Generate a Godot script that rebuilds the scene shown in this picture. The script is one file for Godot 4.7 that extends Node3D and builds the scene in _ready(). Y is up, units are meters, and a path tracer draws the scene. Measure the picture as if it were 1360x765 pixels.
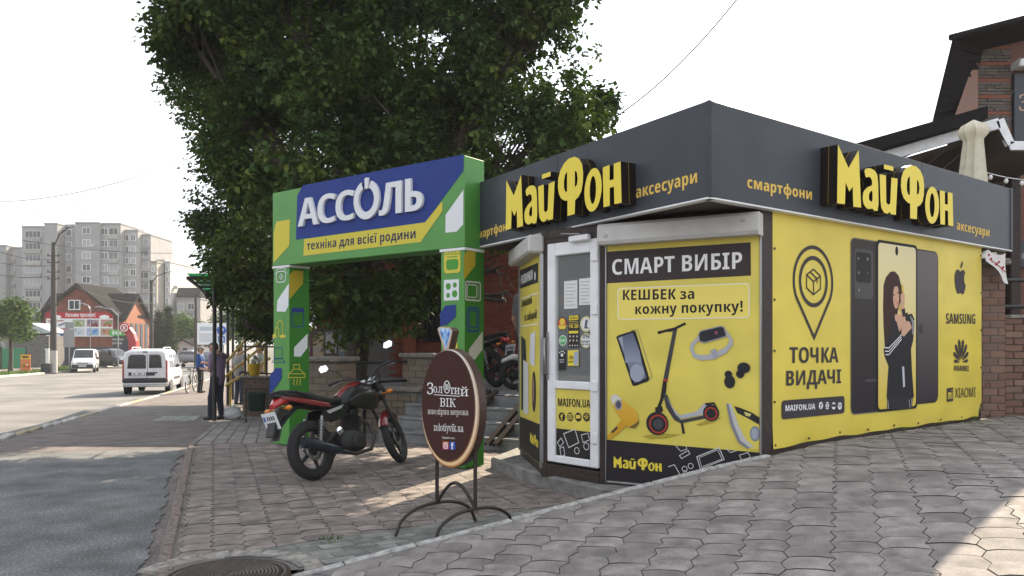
extends Node3D
# A corner phone-accessory kiosk beside an appliance-shop portal on a small-town street, late-summer sun behind the trees.
# x runs right, y up, depth runs along -z. Positions were read off the photograph with the lens below.
const F := 1042.0
const CX := 680.0
const HY := 456.0
const EYE := 1.4

var rng := RandomNumberGenerator.new()
var M := {}
var tex := {}
var used := {}

# ---------------------------------------------------------------- mesh builder
class MB:
	var v := PackedVector3Array()
	var n := PackedVector3Array()
	var c := PackedColorArray()
	var col := Color(1, 1, 1)
	var xf := Transform3D.IDENTITY
	func vert(a: Vector3, nn: Vector3) -> void:
		v.append(xf * a); n.append((xf.basis * nn).normalized()); c.append(col)
	func tri(a: Vector3, b: Vector3, d: Vector3) -> void:
		var nn := (b - a).cross(d - a)
		if nn.length_squared() < 1e-16: return
		vert(a, nn); vert(d, nn); vert(b, nn)
	func quad(a: Vector3, b: Vector3, d: Vector3, e: Vector3) -> void:
		tri(a, b, d); tri(a, d, e)
	func fan(pts: Array) -> void:
		for i in range(1, pts.size() - 1): tri(pts[0], pts[i], pts[i + 1])
	func box(ce: Vector3, s: Vector3, b := Basis.IDENTITY) -> void:
		var h := s * 0.5
		var p := []
		for i in 8: p.append(ce + b * Vector3(h.x if i & 1 else -h.x, h.y if i & 2 else -h.y, h.z if i & 4 else -h.z))
		quad(p[4], p[5], p[7], p[6]); quad(p[1], p[0], p[2], p[3]); quad(p[5], p[1], p[3], p[7])
		quad(p[0], p[4], p[6], p[2]); quad(p[6], p[7], p[3], p[2]); quad(p[0], p[1], p[5], p[4])
	func cbox(ce: Vector3, s: Vector3, bev := 0.01, b := Basis.IDENTITY) -> void:
		# a box with chamfered edges
		var h := s * 0.5
		bev = minf(bev, minf(h.x, minf(h.y, h.z)) * 0.95)
		var g := func(x, y, z): return ce + b * Vector3(x, y, z)
		for s1 in [-1.0, 1.0]:
			for ax in 3:
				var o := []
				for k in [[-1.0, -1.0], [1.0, -1.0], [1.0, 1.0], [-1.0, 1.0]]:
					var q := Vector3.ZERO
					q[ax] = h[ax] * s1
					q[(ax + 1) % 3] = (h[(ax + 1) % 3] - bev) * k[0]
					q[(ax + 2) % 3] = (h[(ax + 2) % 3] - bev) * k[1]
					o.append(g.call(q.x, q.y, q.z))
				if s1 > 0: quad(o[0], o[1], o[2], o[3])
				else: quad(o[3], o[2], o[1], o[0])
		for ax in 3:
			var a1 := (ax + 1) % 3
			var a2 := (ax + 2) % 3
			for s1 in [-1.0, 1.0]:
				for s2 in [-1.0, 1.0]:
					var q := [Vector3.ZERO, Vector3.ZERO, Vector3.ZERO, Vector3.ZERO]
					for k in 4:
						var w := Vector3.ZERO
						w[ax] = (h[ax] - bev) * (-1.0 if k == 0 or k == 3 else 1.0)
						w[a1] = (h[a1] if k < 2 else h[a1] - bev) * s1
						w[a2] = (h[a2] - bev if k < 2 else h[a2]) * s2
						q[k] = g.call(w.x, w.y, w.z)
					if s1 * s2 > 0: quad(q[0], q[1], q[2], q[3])
					else: quad(q[3], q[2], q[1], q[0])
		for i in 8:
			var sg := Vector3(1 if i & 1 else -1, 1 if i & 2 else -1, 1 if i & 4 else -1)
			var t := []
			for ax in 3:
				var w := (h - Vector3.ONE * bev) * sg
				w[ax] = h[ax] * sg[ax]
				t.append(g.call(w.x, w.y, w.z))
			if sg.x * sg.y * sg.z > 0: tri(t[0], t[1], t[2])
			else: tri(t[2], t[1], t[0])
	func grid(r: Array, wrap := true, cap0 := false, cap1 := false) -> void:
		# rings of points joined with smooth normals; rings run anticlockwise seen from their far end
		var m: int = r[0].size()
		var nr := []
		for i in r.size():
			var row := PackedVector3Array()
			row.resize(m)
			nr.append(row)
		var last := m if wrap else m - 1
		for i in r.size() - 1:
			for j in last:
				var k := (j + 1) % m
				var nn: Vector3 = (r[i][k] - r[i][j]).cross(r[i + 1][j] - r[i][j]) + (r[i + 1][k] - r[i + 1][j]).cross(r[i + 1][k] - r[i][k])
				nn = nn.normalized()
				nr[i][j] += nn; nr[i][k] += nn; nr[i + 1][j] += nn; nr[i + 1][k] += nn
		for i in r.size() - 1:
			for j in last:
				var k := (j + 1) % m
				for t in [[i, j, i + 1, j, i, k], [i, k, i + 1, j, i + 1, k]]:
					for z in 3: vert(r[t[z * 2]][t[z * 2 + 1]], nr[t[z * 2]][t[z * 2 + 1]])
		if cap0:
			var ce := Vector3.ZERO
			for q in r[0]: ce += q
			ce /= m
			for j in m: tri(ce, r[0][(j + 1) % m], r[0][j])
		if cap1:
			var ce := Vector3.ZERO
			var e: Variant = r[r.size() - 1]
			for q in e: ce += q
			ce /= m
			for j in m: tri(ce, e[j], e[(j + 1) % m])
	func tube(path: Array, r: Variant, sides := 8, caps := true, flat := 1.0) -> void:
		var rings := []
		var cnt := path.size()
		var t0: Vector3 = (path[1] - path[0]).normalized()
		var up := Vector3.UP if absf(t0.y) < 0.9 else Vector3.RIGHT
		var side := t0.cross(up).normalized()
		for i in cnt:
			var a: Vector3 = path[maxi(i - 1, 0)]
			var b: Vector3 = path[mini(i + 1, cnt - 1)]
			var t := (b - a).normalized()
			side = (side - t * side.dot(t)).normalized()
			var bi := t.cross(side)
			var rad: float = r[i] if r is Array else r
			var ring := PackedVector3Array()
			for k in sides:
				var an := TAU * k / sides
				ring.append(path[i] + (side * cos(an) + bi * sin(an) * flat) * rad)
			rings.append(ring)
		grid(rings, true, caps, caps)
	func lathe(prof: Array, sides := 24, t := Transform3D.IDENTITY, caps := false) -> void:
		var rings := []
		for q in prof:
			var ring := PackedVector3Array()
			for k in sides:
				var an := -TAU * k / sides
				ring.append(t * Vector3(cos(an) * q[0], q[1], sin(an) * q[0]))
			rings.append(ring)
		grid(rings, true, caps, caps)
	func ellip(ce: Vector3, r: Vector3, b := Basis.IDENTITY, su := 12, sv := 8) -> void:
		var rings := []
		for i in sv + 1:
			var la := -PI / 2 + PI * clampf(i, 0.02, sv - 0.02) / sv
			var ring := PackedVector3Array()
			for k in su:
				var an := -TAU * k / su
				ring.append(ce + b * Vector3(cos(an) * cos(la) * r.x, sin(la) * r.y, sin(an) * cos(la) * r.z))
			rings.append(ring)
		grid(rings)
	func prism(poly: Array, z0: float, z1: float, t := Transform3D.IDENTITY, sides := true, back := true) -> void:
		# polygon in xy pushed from z0 to z1 (front at z1)
		var pp := PackedVector2Array()
		for q in poly: pp.append(Vector2(q[0], q[1]))
		if Geometry2D.is_polygon_clockwise(pp): pp.reverse()
		var ix := Geometry2D.triangulate_polygon(pp)
		var g := func(i, z): return t * Vector3(pp[i].x, pp[i].y, z)
		for k in range(0, ix.size(), 3):
			var a := pp[ix[k]]
			var b := pp[ix[k + 1]]
			var d := pp[ix[k + 2]]
			var flip := (b - a).cross(d - a) < 0
			var i1 := ix[k + 2] if flip else ix[k + 1]
			var i2 := ix[k + 1] if flip else ix[k + 2]
			tri(g.call(ix[k], z1), g.call(i1, z1), g.call(i2, z1))
			if back: tri(g.call(ix[k], z0), g.call(i2, z0), g.call(i1, z0))
		if sides:
			for i in pp.size():
				var j := (i + 1) % pp.size()
				quad(g.call(i, z0), g.call(j, z0), g.call(j, z1), g.call(i, z1))
	func add(o: MB, t := Transform3D.IDENTITY) -> void:
		for i in o.v.size():
			v.append(xf * (t * o.v[i])); n.append((xf.basis * (t.basis * o.n[i])).normalized()); c.append(o.c[i])
	func mesh() -> ArrayMesh:
		var a := []
		a.resize(Mesh.ARRAY_MAX)
		a[Mesh.ARRAY_VERTEX] = v; a[Mesh.ARRAY_NORMAL] = n; a[Mesh.ARRAY_COLOR] = c
		var m := ArrayMesh.new()
		m.add_surface_from_arrays(Mesh.PRIMITIVE_TRIANGLES, a)
		return m

# a vertical plane standing in the scene: o at y = 0, u to the right, w out of the face
class Face:
	var o: Vector3
	var u: Vector3
	var w: Vector3
	var off := 0.0
	func _init(a: Vector3, b: Vector3, offset := 0.0) -> void:
		o = Vector3(a.x, 0, a.z)
		u = Vector3(b.x - a.x, 0, b.z - a.z).normalized()
		w = u.cross(Vector3.UP)
		off = offset
	func hit(px: float, py: float) -> Vector2:
		var d := Vector3((px - 680.0) / 1042.0, (456.0 - py) / 1042.0, -1)
		var e := Vector3(0, 1.4, 0)
		var q := e + d * ((o + w * off - e).dot(w) / d.dot(w))
		return Vector2((q - o).dot(u), q.y)
	func p(q: Vector2, out := 0.0) -> Vector3:
		return o + u * q.x + Vector3.UP * q.y + w * (off + out)
	func basis() -> Basis:
		return Basis(u, Vector3.UP, w)
	func xform(q := Vector2.ZERO, out := 0.0) -> Transform3D:
		return Transform3D(basis(), p(q, out))

# flat print on a face; points are given in an enlarged crop of the picture and land on the face in metres
class Art extends MB:
	var f: Face
	var cr := [0.0, 0.0, 1.0]
	var lift := 0.003
	var step := 0.00022
	func q(x: float, y: float) -> Vector2:
		return f.hit(cr[0] + x * cr[2], cr[1] + y * cr[2])
	func m(px: float, x := 0.0, y := 0.0) -> float:
		return (q(x, y) - q(x, y + px)).length()
	func pts(a: Array) -> PackedVector2Array:
		var r := PackedVector2Array()
		for i in range(0, a.size(), 2): r.append(q(a[i], a[i + 1]))
		return r
	func fill(pp: PackedVector2Array, k: Color, k2: Variant = null) -> void:
		var ix := Geometry2D.triangulate_polygon(pp)
		var lo := 1e9
		var hi := -1e9
		for e in pp: lo = minf(lo, e.y); hi = maxf(hi, e.y)
		for i in range(0, ix.size(), 3):
			var a := pp[ix[i]]
			var b := pp[ix[i + 1]]
			var d := pp[ix[i + 2]]
			if (b - a).cross(d - a) < 0:
				var t := b
				b = d; d = t
			for e in [a, d, b]:
				col = k if k2 == null else k.lerp(k2, (e.y - lo) / maxf(hi - lo, 1e-5))
				v.append(xf * f.p(e, lift)); n.append((xf.basis * f.w).normalized()); c.append(col)
		lift += step
	func z(a: Array, k: Color, k2: Variant = null) -> void:
		fill(pts(a), k, k2)
	func stroke(pp: PackedVector2Array, wd: float, k: Color, closed := false) -> void:
		var cnt := pp.size()
		var l := PackedVector2Array()
		var r := PackedVector2Array()
		for i in cnt:
			var a := pp[(i - 1 + cnt) % cnt] if closed or i > 0 else pp[i]
			var b := pp[(i + 1) % cnt] if closed or i < cnt - 1 else pp[i]
			var t1 := (pp[i] - a).normalized()
			var t2 := (b - pp[i]).normalized()
			if t1 == Vector2.ZERO: t1 = t2
			if t2 == Vector2.ZERO: t2 = t1
			var mm := (t1.orthogonal() + t2.orthogonal()).normalized()
			var s := wd * 0.5 / maxf(mm.dot(t1.orthogonal()), 0.4)
			l.append(pp[i] + mm * s); r.append(pp[i] - mm * s)
		col = k
		for i in (cnt if closed else cnt - 1):
			var j := (i + 1) % cnt
			for e in [l[i], r[j], l[j], l[i], r[i], r[j]]:
				v.append(xf * f.p(e, lift)); n.append((xf.basis * f.w).normalized()); c.append(col)
		lift += step
	func line(a: Array, wz: float, k: Color, closed := false) -> void:
		stroke(pts(a), m(wz, a[0], a[1]), k, closed)
	func rr(a: Vector2, b: Vector2, rad: float, seg := 5) -> PackedVector2Array:
		var x0 := minf(a.x, b.x)
		var x1 := maxf(a.x, b.x)
		var y0 := minf(a.y, b.y)
		var y1 := maxf(a.y, b.y)
		var r := PackedVector2Array()
		for k in 4:
			var ce := Vector2(x1 - rad if k == 0 or k == 3 else x0 + rad, y1 - rad if k < 2 else y0 + rad)
			for i in seg + 1:
				var an := PI / 2 * (k + float(i) / seg)
				r.append(ce + Vector2(cos(an), sin(an)) * rad)
		return r
	func oval(ce: Vector2, rx: float, ry: float, seg := 28, a0 := 0.0, a1 := TAU) -> PackedVector2Array:
		var r := PackedVector2Array()
		var full := is_equal_approx(a1 - a0, TAU)
		for i in (seg if full else seg + 1):
			var an := a0 + (a1 - a0) * i / seg
			r.append(ce + Vector2(cos(an) * rx, sin(an) * ry))
		return r
	func dot(x: float, y: float, rz: float, k: Color) -> void:
		fill(oval(q(x, y), m(rz, x, y), m(rz, x, y), 20), k)
	func ring(x: float, y: float, rz: float, wz: float, k: Color) -> void:
		stroke(oval(q(x, y), m(rz, x, y), m(rz, x, y), 28), m(wz, x, y), k, true)

# ---------------------------------------------------------------- helpers
func P(x: float, d: float, y := 0.0) -> Vector3:
	return Vector3(x, y, -d)
func at(px: float, py: float, d: float) -> Vector3:
	return Vector3((px - CX) / F * d, EYE + (HY - py) / F * d, -d)
func L(r: float, g: float, b: float) -> Color:
	return Color(r, g, b)
func S(hex: String) -> Color:
	return Color(hex).srgb_to_linear()

func grain_tex(key: String, freq: float, lo: float, hi: float, oct := 4, size := 512, ty := FastNoiseLite.TYPE_SIMPLEX_SMOOTH, power := 1.0, sd := 3) -> Texture2D:
	if tex.has(key): return tex[key]
	var fn := FastNoiseLite.new()
	fn.noise_type = ty; fn.frequency = freq; fn.fractal_octaves = oct; fn.seed = sd
	var im := fn.get_seamless_image(size, size)
	im.convert(Image.FORMAT_L8)
	var by := im.get_data()
	for i in by.size():
		by[i] = int(255.0 * (lo + (hi - lo) * pow(by[i] / 255.0, power)))
	im = Image.create_from_data(size, size, false, Image.FORMAT_L8, by)
	im.convert(Image.FORMAT_RGB8)
	tex[key] = ImageTexture.create_from_image(im)
	return tex[key]

func mat(key: String, k: Color, rough := 0.8, o := {}) -> StandardMaterial3D:
	if M.has(key): return M[key]
	var m := StandardMaterial3D.new()
	m.resource_name = key
	m.albedo_color = Color(k.r, k.g, k.b).linear_to_srgb()
	m.roughness = rough
	m.metallic = o.get("metal", 0.0)
	if o.has("spec"): m.metallic_specular = o.spec
	if o.get("vcol", false): m.vertex_color_use_as_albedo = true
	if o.has("alpha"):
		m.transparency = BaseMaterial3D.TRANSPARENCY_ALPHA
		m.albedo_color.a = o.alpha
	if o.has("tex"):
		m.albedo_texture = o.tex
		m.uv1_triplanar = true; m.uv1_world_triplanar = o.get("world", true)
		m.uv1_scale = Vector3.ONE * o.get("scale", 1.0)
	if o.has("detail"):
		m.detail_enabled = true; m.detail_albedo = o.detail; m.detail_blend_mode = BaseMaterial3D.BLEND_MODE_MUL
		m.detail_uv_layer = BaseMaterial3D.DETAIL_UV_2
		m.uv2_triplanar = true; m.uv2_world_triplanar = o.get("world", true)
		m.uv2_scale = Vector3.ONE * o.get("dscale", 0.2)
	if o.has("bump"):
		m.heightmap_enabled = true; m.heightmap_texture = o.get("btex", o.get("tex")); m.heightmap_scale = o.bump
		m.uv1_triplanar = true; m.uv1_world_triplanar = o.get("world", true)
		m.uv1_scale = Vector3.ONE * o.get("scale", 1.0)
	if o.has("coat"):
		m.clearcoat_enabled = true; m.clearcoat = o.coat; m.clearcoat_roughness = o.get("coat_rough", 0.06)
	if o.has("back"):
		m.backlight_enabled = true; m.backlight = Color(o.back.r, o.back.g, o.back.b).linear_to_srgb()
	if o.has("rim"):
		m.rim_enabled = true; m.rim = o.rim
	M[key] = m
	return m

func numbered(called: String) -> String:
	var k: int = used.get(called, 0)
	used[called] = k + 1
	return called if k == 0 else "%s_%03d" % [called, k]

func tag(o: Node, label := "", category := "", group := "", kind := "") -> Node:
	if label: o.set_meta("label", label)
	if category: o.set_meta("category", category)
	if group: o.set_meta("group", group)
	if kind: o.set_meta("kind", kind)
	return o

func thing(called: String, label: String, category: String, pos := Vector3.ZERO, turn := 0.0, group := "") -> Node3D:
	var o := Node3D.new()
	o.name = numbered(called)
	add_child(o, true)
	o.position = pos; o.rotation.y = turn
	tag(o, label, category, group)
	return o

func struct(called: String) -> Node3D:
	var o := Node3D.new()
	o.name = numbered(called)
	add_child(o, true)
	o.set_meta("kind", "structure")
	return o

# a builder whose points are given in the world and land in a top-level thing's own axes
func wmb(root: Node3D = null) -> MB:
	var b := MB.new()
	if root: b.xf = root.transform.affine_inverse()
	return b

func art(root: Node3D, f: Face, crop: Array, lift := 0.003) -> Art:
	var a := Art.new()
	a.f = f; a.cr = crop; a.lift = lift
	if root: a.xf = root.transform.affine_inverse()
	return a

func part(called: String, b: MB, m: Material, parent: Node = self) -> MeshInstance3D:
	var o := MeshInstance3D.new()
	o.name = called if parent != self else numbered(called)
	o.mesh = b.mesh()
	o.material_override = m
	parent.add_child(o, true)
	return o

func put(called: String, mesh: Mesh, m: Material, t: Transform3D, parent: Node) -> MeshInstance3D:
	var o := MeshInstance3D.new()
	o.name = called
	o.mesh = mesh
	o.material_override = m
	o.transform = t
	parent.add_child(o, true)
	return o

var fonts := {}
func font(kind: String) -> Font:
	if not fonts.has(kind):
		var s := SystemFont.new()
		s.font_names = PackedStringArray(["Droid Serif" if kind.begins_with("serif") else "Droid Sans"])
		s.font_weight = 700 if kind.ends_with("bold") else 400
		fonts[kind] = s
	return fonts[kind]

var glyphs := {}
func glyph(s: String, fk: String, depth := 0.0) -> Dictionary:
	var key := s + fk + str(depth)
	if not glyphs.has(key):
		var t := TextMesh.new()
		t.font = font(fk); t.text = s; t.font_size = 20 if fk == "serif" else 64; t.pixel_size = 0.01; t.depth = depth; t.curve_step = 1.0 if fk == "serif" else 1.5
		t.horizontal_alignment = HORIZONTAL_ALIGNMENT_LEFT
		var vs := PackedVector3Array()
		var ns := PackedVector3Array()
		for i in t.get_surface_count():
			var a := t.surface_get_arrays(i)
			var ix: Variant = a[Mesh.ARRAY_INDEX]
			if ix == null: ix = range(a[Mesh.ARRAY_VERTEX].size())
			for k in ix: vs.append(a[Mesh.ARRAY_VERTEX][k]); ns.append(a[Mesh.ARRAY_NORMAL][k])
		var lo := Vector3(1e9, 1e9, 1e9)
		var hi := -lo
		for e in vs: lo = lo.min(e); hi = hi.max(e)
		glyphs[key] = {"v": vs, "n": ns, "lo": lo, "hi": hi}
	return glyphs[key]

# lettering from a to b (ends of the base line, on the face) with capitals h metres tall
func text(a: Art, s: String, p0: Vector2, p1: Vector2, h: float, k: Color, fk := "bold", depth := 0.0) -> void:
	var g := glyph(s, fk, depth)
	var hh := glyph("Н", fk, depth)
	var sx: float = p0.distance_to(p1) / (g.hi.x - g.lo.x)
	var sy: float = h / (hh.hi.y - hh.lo.y)
	var dir := (p1 - p0).normalized()
	var nor := Vector2(-dir.y, dir.x)
	a.col = k
	for i in g.v.size():
		var e: Vector3 = g.v[i]
		var q = p0 + dir * (e.x - g.lo.x) * sx + nor * (e.y - hh.lo.y) * sy
		var nn: Vector3 = g.n[i]
		a.v.append(a.xf * a.f.p(q, a.lift + e.z - g.lo.z))
		a.n.append((a.xf.basis * (a.f.u * nn.x + Vector3.UP * nn.y + a.f.w * nn.z)).normalized())
		a.c.append(k)
	a.lift += a.step
func textz(a: Art, s: String, x0: float, y0: float, x1: float, y1: float, hz: float, k: Color, fk := "bold", depth := 0.0) -> void:
	text(a, s, a.q(x0, y0), a.q(x1, y1), a.m(hz, (x0 + x1) / 2, (y0 + y1) / 2 - hz), k, fk, depth)

# ---------------------------------------------------------------- lie of the land
func g(d: float) -> float:
	var k := [[11.0, 0.0], [18.0, -0.33], [30.0, -0.5], [60.0, -0.75], [200.0, -0.9], [5000.0, -0.9]]
	if d <= 11.0: return 0.0
	for i in k.size() - 1:
		if d <= k[i + 1][0]: return lerpf(k[i][1], k[i + 1][1], (d - k[i][0]) / (k[i + 1][0] - k[i][0]))
	return -0.9
func onground(px: float, py: float) -> Vector3:
	var d := 10.0
	for i in 60: d = lerpf(d, (EYE - g(d)) * F / (py - HY), 0.6)
	return P((px - CX) / F * d, d, g(d))
func ramp_h(x: float, d: float) -> float:
	var a := 0.12 * (x + 1.14) + 0.085 * (d - 4.96)
	var b := 0.535 + 0.006 * (x - 2.0)
	var k := 0.12
	var h := clampf(0.5 + 0.5 * (b - a) / k, 0.0, 1.0)
	return lerpf(b, a, h) - k * h * (1.0 - h)

# ================================================================ scene
func _ready() -> void:
	rng.seed = 7
	# ---- camera: level lens, shifted up (the picture is the upper part of a wider frame)
	var cam := Camera3D.new()
	cam.name = "camera"
	cam.projection = Camera3D.PROJECTION_FRUSTUM
	cam.near = 0.1
	cam.far = 3000.0
	cam.size = 0.1 * 765.0 / F
	cam.frustum_offset = Vector2(0, 0.1 * (HY - 382.5) / F)
	cam.position = Vector3(0, EYE, 0)
	add_child(cam)
	# ---- sky, exposure, sun
	var env := Environment.new()
	env.background_mode = Environment.BG_SKY
	var sky := Sky.new()
	var pan := PanoramaSkyMaterial.new()
	pan.panorama = sky_picture()
	sky.sky_material = pan
	env.sky = sky
	env.background_energy_multiplier = 0.68
	env.tonemap_mode = Environment.TONE_MAPPER_LINEAR
	env.tonemap_exposure = 2.85
	env.sdfgi_enabled = true; env.ssao_enabled = true; env.ssil_enabled = true
	env.fog_enabled = true
	env.fog_density = 0.0006
	env.fog_light_color = Color(0.93, 0.94, 0.96)
	var we := WorldEnvironment.new()
	we.name = "world_environment"
	we.environment = env
	add_child(we)
	var sun := DirectionalLight3D.new()
	sun.name = "sun"
	sun.light_energy = 1.6
	sun.light_color = Color(1.0, 0.93, 0.82)
	sun.light_angular_distance = 0.55
	sun.shadow_enabled = true
	add_child(sun)
	sun.look_at_from_position(Vector3.ZERO, Vector3(-0.70, -1.0, 1.39))
	# ---- structure, then things
	materials()
	terrain()
	paving()
	stage("kiosk")
	kiosk()
	portal()
	jewel_sign()
	stage("steps")
	steps_and_shop()
	stage("bikes")
	bikes()
	stage("trees")
	trees()
	shelter()
	stage("people")
	people()
	stage("vehicles")
	vehicles()
	stage("town")
	town()
	right_house()
	wires()
	litter()
	stage("done")

func stage(s: String) -> void:
	print(s, " ", Time.get_ticks_msec())

func sky_picture() -> Texture2D:
	# bright thin overcast with faint grey-blue gaps, brighter round the sun
	var w := 512
	var h := 256
	var fn := FastNoiseLite.new()
	fn.seed = 11; fn.frequency = 1.6; fn.fractal_octaves = 5
	var sd := Vector3(0.70, 1.0, -1.39).normalized()
	var im := Image.create(w, h, false, Image.FORMAT_RGBF)
	for y in h:
		var la := PI / 2 - PI * (y + 0.5) / h
		for x in w:
			var lo := TAU * (x + 0.5) / w
			var d := Vector3(sin(lo) * cos(la), sin(la), -cos(lo) * cos(la))
			var q := Vector3(d.x, d.y * 2.2, d.z)
			var cl := smoothstep(-0.22, 0.34, fn.get_noise_3dv(q * 1.3))
			var up := maxf(d.y, 0.0)
			var k := Color(0.90, 0.94, 0.99).lerp(Color(1.0, 1.0, 1.0), cl)
			var e := lerpf(0.56, 1.02, cl) * (1.02 - 0.12 * up)
			var glow := pow(maxf(d.dot(sd), 0.0), 6.0) * 0.55
			e += glow
			if d.y < 0: e *= 0.45
			im.set_pixel(x, y, Color(k.r * e * 0.96, k.g * e * 0.99, k.b * e * 1.05))
	return ImageTexture.create_from_image(im)

func materials() -> void:
	var fine := grain_tex("fine", 0.06, 0.72, 1.0, 5)
	var speck := grain_tex("speck", 0.35, 0.55, 1.0, 2, 512, FastNoiseLite.TYPE_VALUE, 0.7, 5)
	var blotch := grain_tex("blotch", 0.012, 0.62, 1.0, 5, 512, FastNoiseLite.TYPE_SIMPLEX_SMOOTH, 0.8, 9)
	var dirt := grain_tex("dirt", 0.02, 0.35, 1.0, 6, 512, FastNoiseLite.TYPE_SIMPLEX_SMOOTH, 0.55, 21)
	var stones := grain_tex("stones", 0.11, 0.55, 1.0, 1, 512, FastNoiseLite.TYPE_CELLULAR, 0.8, 15)
	mat("asphalt_new", L(0.29, 0.295, 0.30), 0.92, {"tex": stones, "scale": 0.9, "detail": blotch, "dscale": 0.25, "bump": 0.4})
	mat("asphalt_old", L(0.33, 0.275, 0.255), 0.93, {"tex": stones, "scale": 0.8, "detail": blotch, "dscale": 0.3, "bump": 0.5})
	mat("road", L(0.31, 0.30, 0.29), 0.9, {"tex": speck, "scale": 0.7, "detail": blotch, "dscale": 0.05})
	mat("sand", L(0.20, 0.18, 0.16), 0.95, {"tex": speck, "scale": 2.0})
	mat("dirt_ground", L(0.16, 0.15, 0.10), 0.95, {"tex": blotch, "scale": 0.1, "detail": speck, "dscale": 1.0})
	mat("verge", L(0.10, 0.15, 0.035), 0.95, {"tex": fine, "scale": 0.8, "detail": blotch, "dscale": 0.15})
	mat("pave_far", L(0.38, 0.32, 0.28), 0.9, {"tex": speck, "scale": 0.8, "detail": blotch, "dscale": 0.2})
	mat("concrete", L(0.36, 0.35, 0.33), 0.9, {"tex": fine, "scale": 1.5, "detail": blotch, "dscale": 0.7, "bump": 0.3})
	mat("concrete_light", L(0.52, 0.51, 0.49), 0.9, {"tex": dirt, "scale": 1.2, "bump": 0.3})
	mat("kerb_yellow", L(0.46, 0.39, 0.24), 0.85, {"tex": dirt, "scale": 1.3})
	mat("kerb_white", L(0.62, 0.60, 0.55), 0.85, {"tex": dirt, "scale": 1.3})
	mat("edging_grey", L(0.36, 0.335, 0.30), 0.9, {"tex": dirt, "scale": 0.9, "bump": 0.3})
	mat("edging", L(0.24, 0.185, 0.165), 0.9, {"tex": dirt, "scale": 1.6, "bump": 0.3})
	for i in 5:
		var t: float = [1.0, 0.84, 1.16, 0.93, 1.07][i]
		mat("paver_pink%d" % i, L(0.40 * t, 0.335 * t, 0.305 * t), 0.92, {"tex": speck, "scale": 2.2, "detail": blotch, "dscale": 0.5 + 0.1 * i, "bump": 0.3})
		mat("paver_grey%d" % i, L(0.455 * t, 0.412 * t, 0.388 * t), 0.92, {"tex": speck, "scale": 2.2, "detail": blotch, "dscale": 0.5 + 0.1 * i, "bump": 0.3})
		mat("paver_slate%d" % i, L(0.36 * t, 0.355 * t, 0.33 * t), 0.92, {"tex": speck, "scale": 2.2, "detail": blotch, "dscale": 0.5 + 0.1 * i, "bump": 0.3})
	mat("paver_joined", L(1, 1, 1), 0.92, {"tex": speck, "scale": 2.2, "detail": blotch, "dscale": 0.6, "bump": 0.3, "vcol": true})
	mat("iron", L(0.11, 0.085, 0.075), 0.55, {"metal": 0.6, "tex": dirt, "scale": 2.0})
	mat("print", L(1, 1, 1), 0.6, {"vcol": true, "spec": 0.25})
	mat("print_gloss", L(1, 1, 1), 0.45, {"vcol": true, "spec": 0.3})
	mat("paint", L(1, 1, 1), 0.5, {"vcol": true, "detail": fine, "dscale": 1.0})
	mat("dark_metal", L(0.035, 0.033, 0.033), 0.45, {"metal": 0.3, "tex": fine, "scale": 2.0})
	mat("steel", L(0.45, 0.45, 0.46), 0.35, {"metal": 0.9, "tex": fine, "scale": 3.0})
	mat("white_plastic", L(0.82, 0.83, 0.84), 0.35, {"tex": grain_tex("faint", 0.02, 0.9, 1.0, 4, 256), "scale": 0.8})
	mat("glass_dark", L(0.02, 0.024, 0.028), 0.06, {"spec": 0.6})
	mat("rubber", L(0.018, 0.018, 0.019), 0.75, {"tex": fine, "scale": 5.0})
	mat("brown_wood", L(0.055, 0.03, 0.022), 0.6, {"tex": grain_tex("wood", 0.03, 0.45, 1.0, 4, 256), "scale": 2.0})
	mat("facade", L(1, 1, 1), 0.85, {"vcol": true, "tex": tex.faint, "scale": 0.09, "detail": fine, "dscale": 0.5})
	mat("brickcol", L(1, 1, 1), 0.9, {"vcol": true, "tex": speck, "scale": 1.5, "bump": 0.3})
	mat("bark", L(0.10, 0.08, 0.06), 0.95, {"tex": dirt, "scale": 1.5, "bump": 1.0})

# a sheet between x limits given at depths, following the fall of the ground
func sheet(rows: Array, dy: float, called: String, m: Material, parent: Node = null) -> Node:
	var b := MB.new()
	var r := []
	for i in rows.size() - 1:
		var steps := maxi(1, int((rows[i + 1][0] - rows[i][0]) / 4.0)) if rows[i + 1][0] < 70 else 1
		for k in steps + (1 if i == rows.size() - 2 else 0):
			var t := float(k) / steps
			r.append([lerpf(rows[i][0], rows[i + 1][0], t), lerpf(rows[i][1], rows[i + 1][1], t), lerpf(rows[i][2], rows[i + 1][2], t)])
	for i in r.size() - 1:
		b.quad(P(r[i][1], r[i][0], g(r[i][0]) + dy), P(r[i][2], r[i][0], g(r[i][0]) + dy), P(r[i + 1][2], r[i + 1][0], g(r[i + 1][0]) + dy), P(r[i + 1][1], r[i + 1][0], g(r[i + 1][0]) + dy))
	var o := part(called, b, m, parent if parent else self)
	if parent == null: o.set_meta("kind", "structure")
	return o

func curve(k: Array, d: float) -> float:
	for i in k.size() - 1:
		if d <= k[i + 1][0] or i == k.size() - 2: return lerpf(k[i][1], k[i + 1][1], (d - k[i][0]) / (k[i + 1][0] - k[i][0]))
	return 0.0
const KERB := [[5.0, -5.25], [12.1, -7.9], [18.5, -10.3], [35.0, -14.6], [60.0, -21.5], [150.0, -49.0], [500.0, -155.0]]
const OVER := [[0.0, -18.0], [50.0, -32.6], [62.0, -35.0], [100.0, -46.0], [150.0, -62.0], [500.0, -172.0]]
func edge_x(d: float) -> float:
	return -2.15 - 0.379 * (d - 4.72) if d < 10.7 else -4.42 - 0.307 * (d - 10.7)

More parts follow.
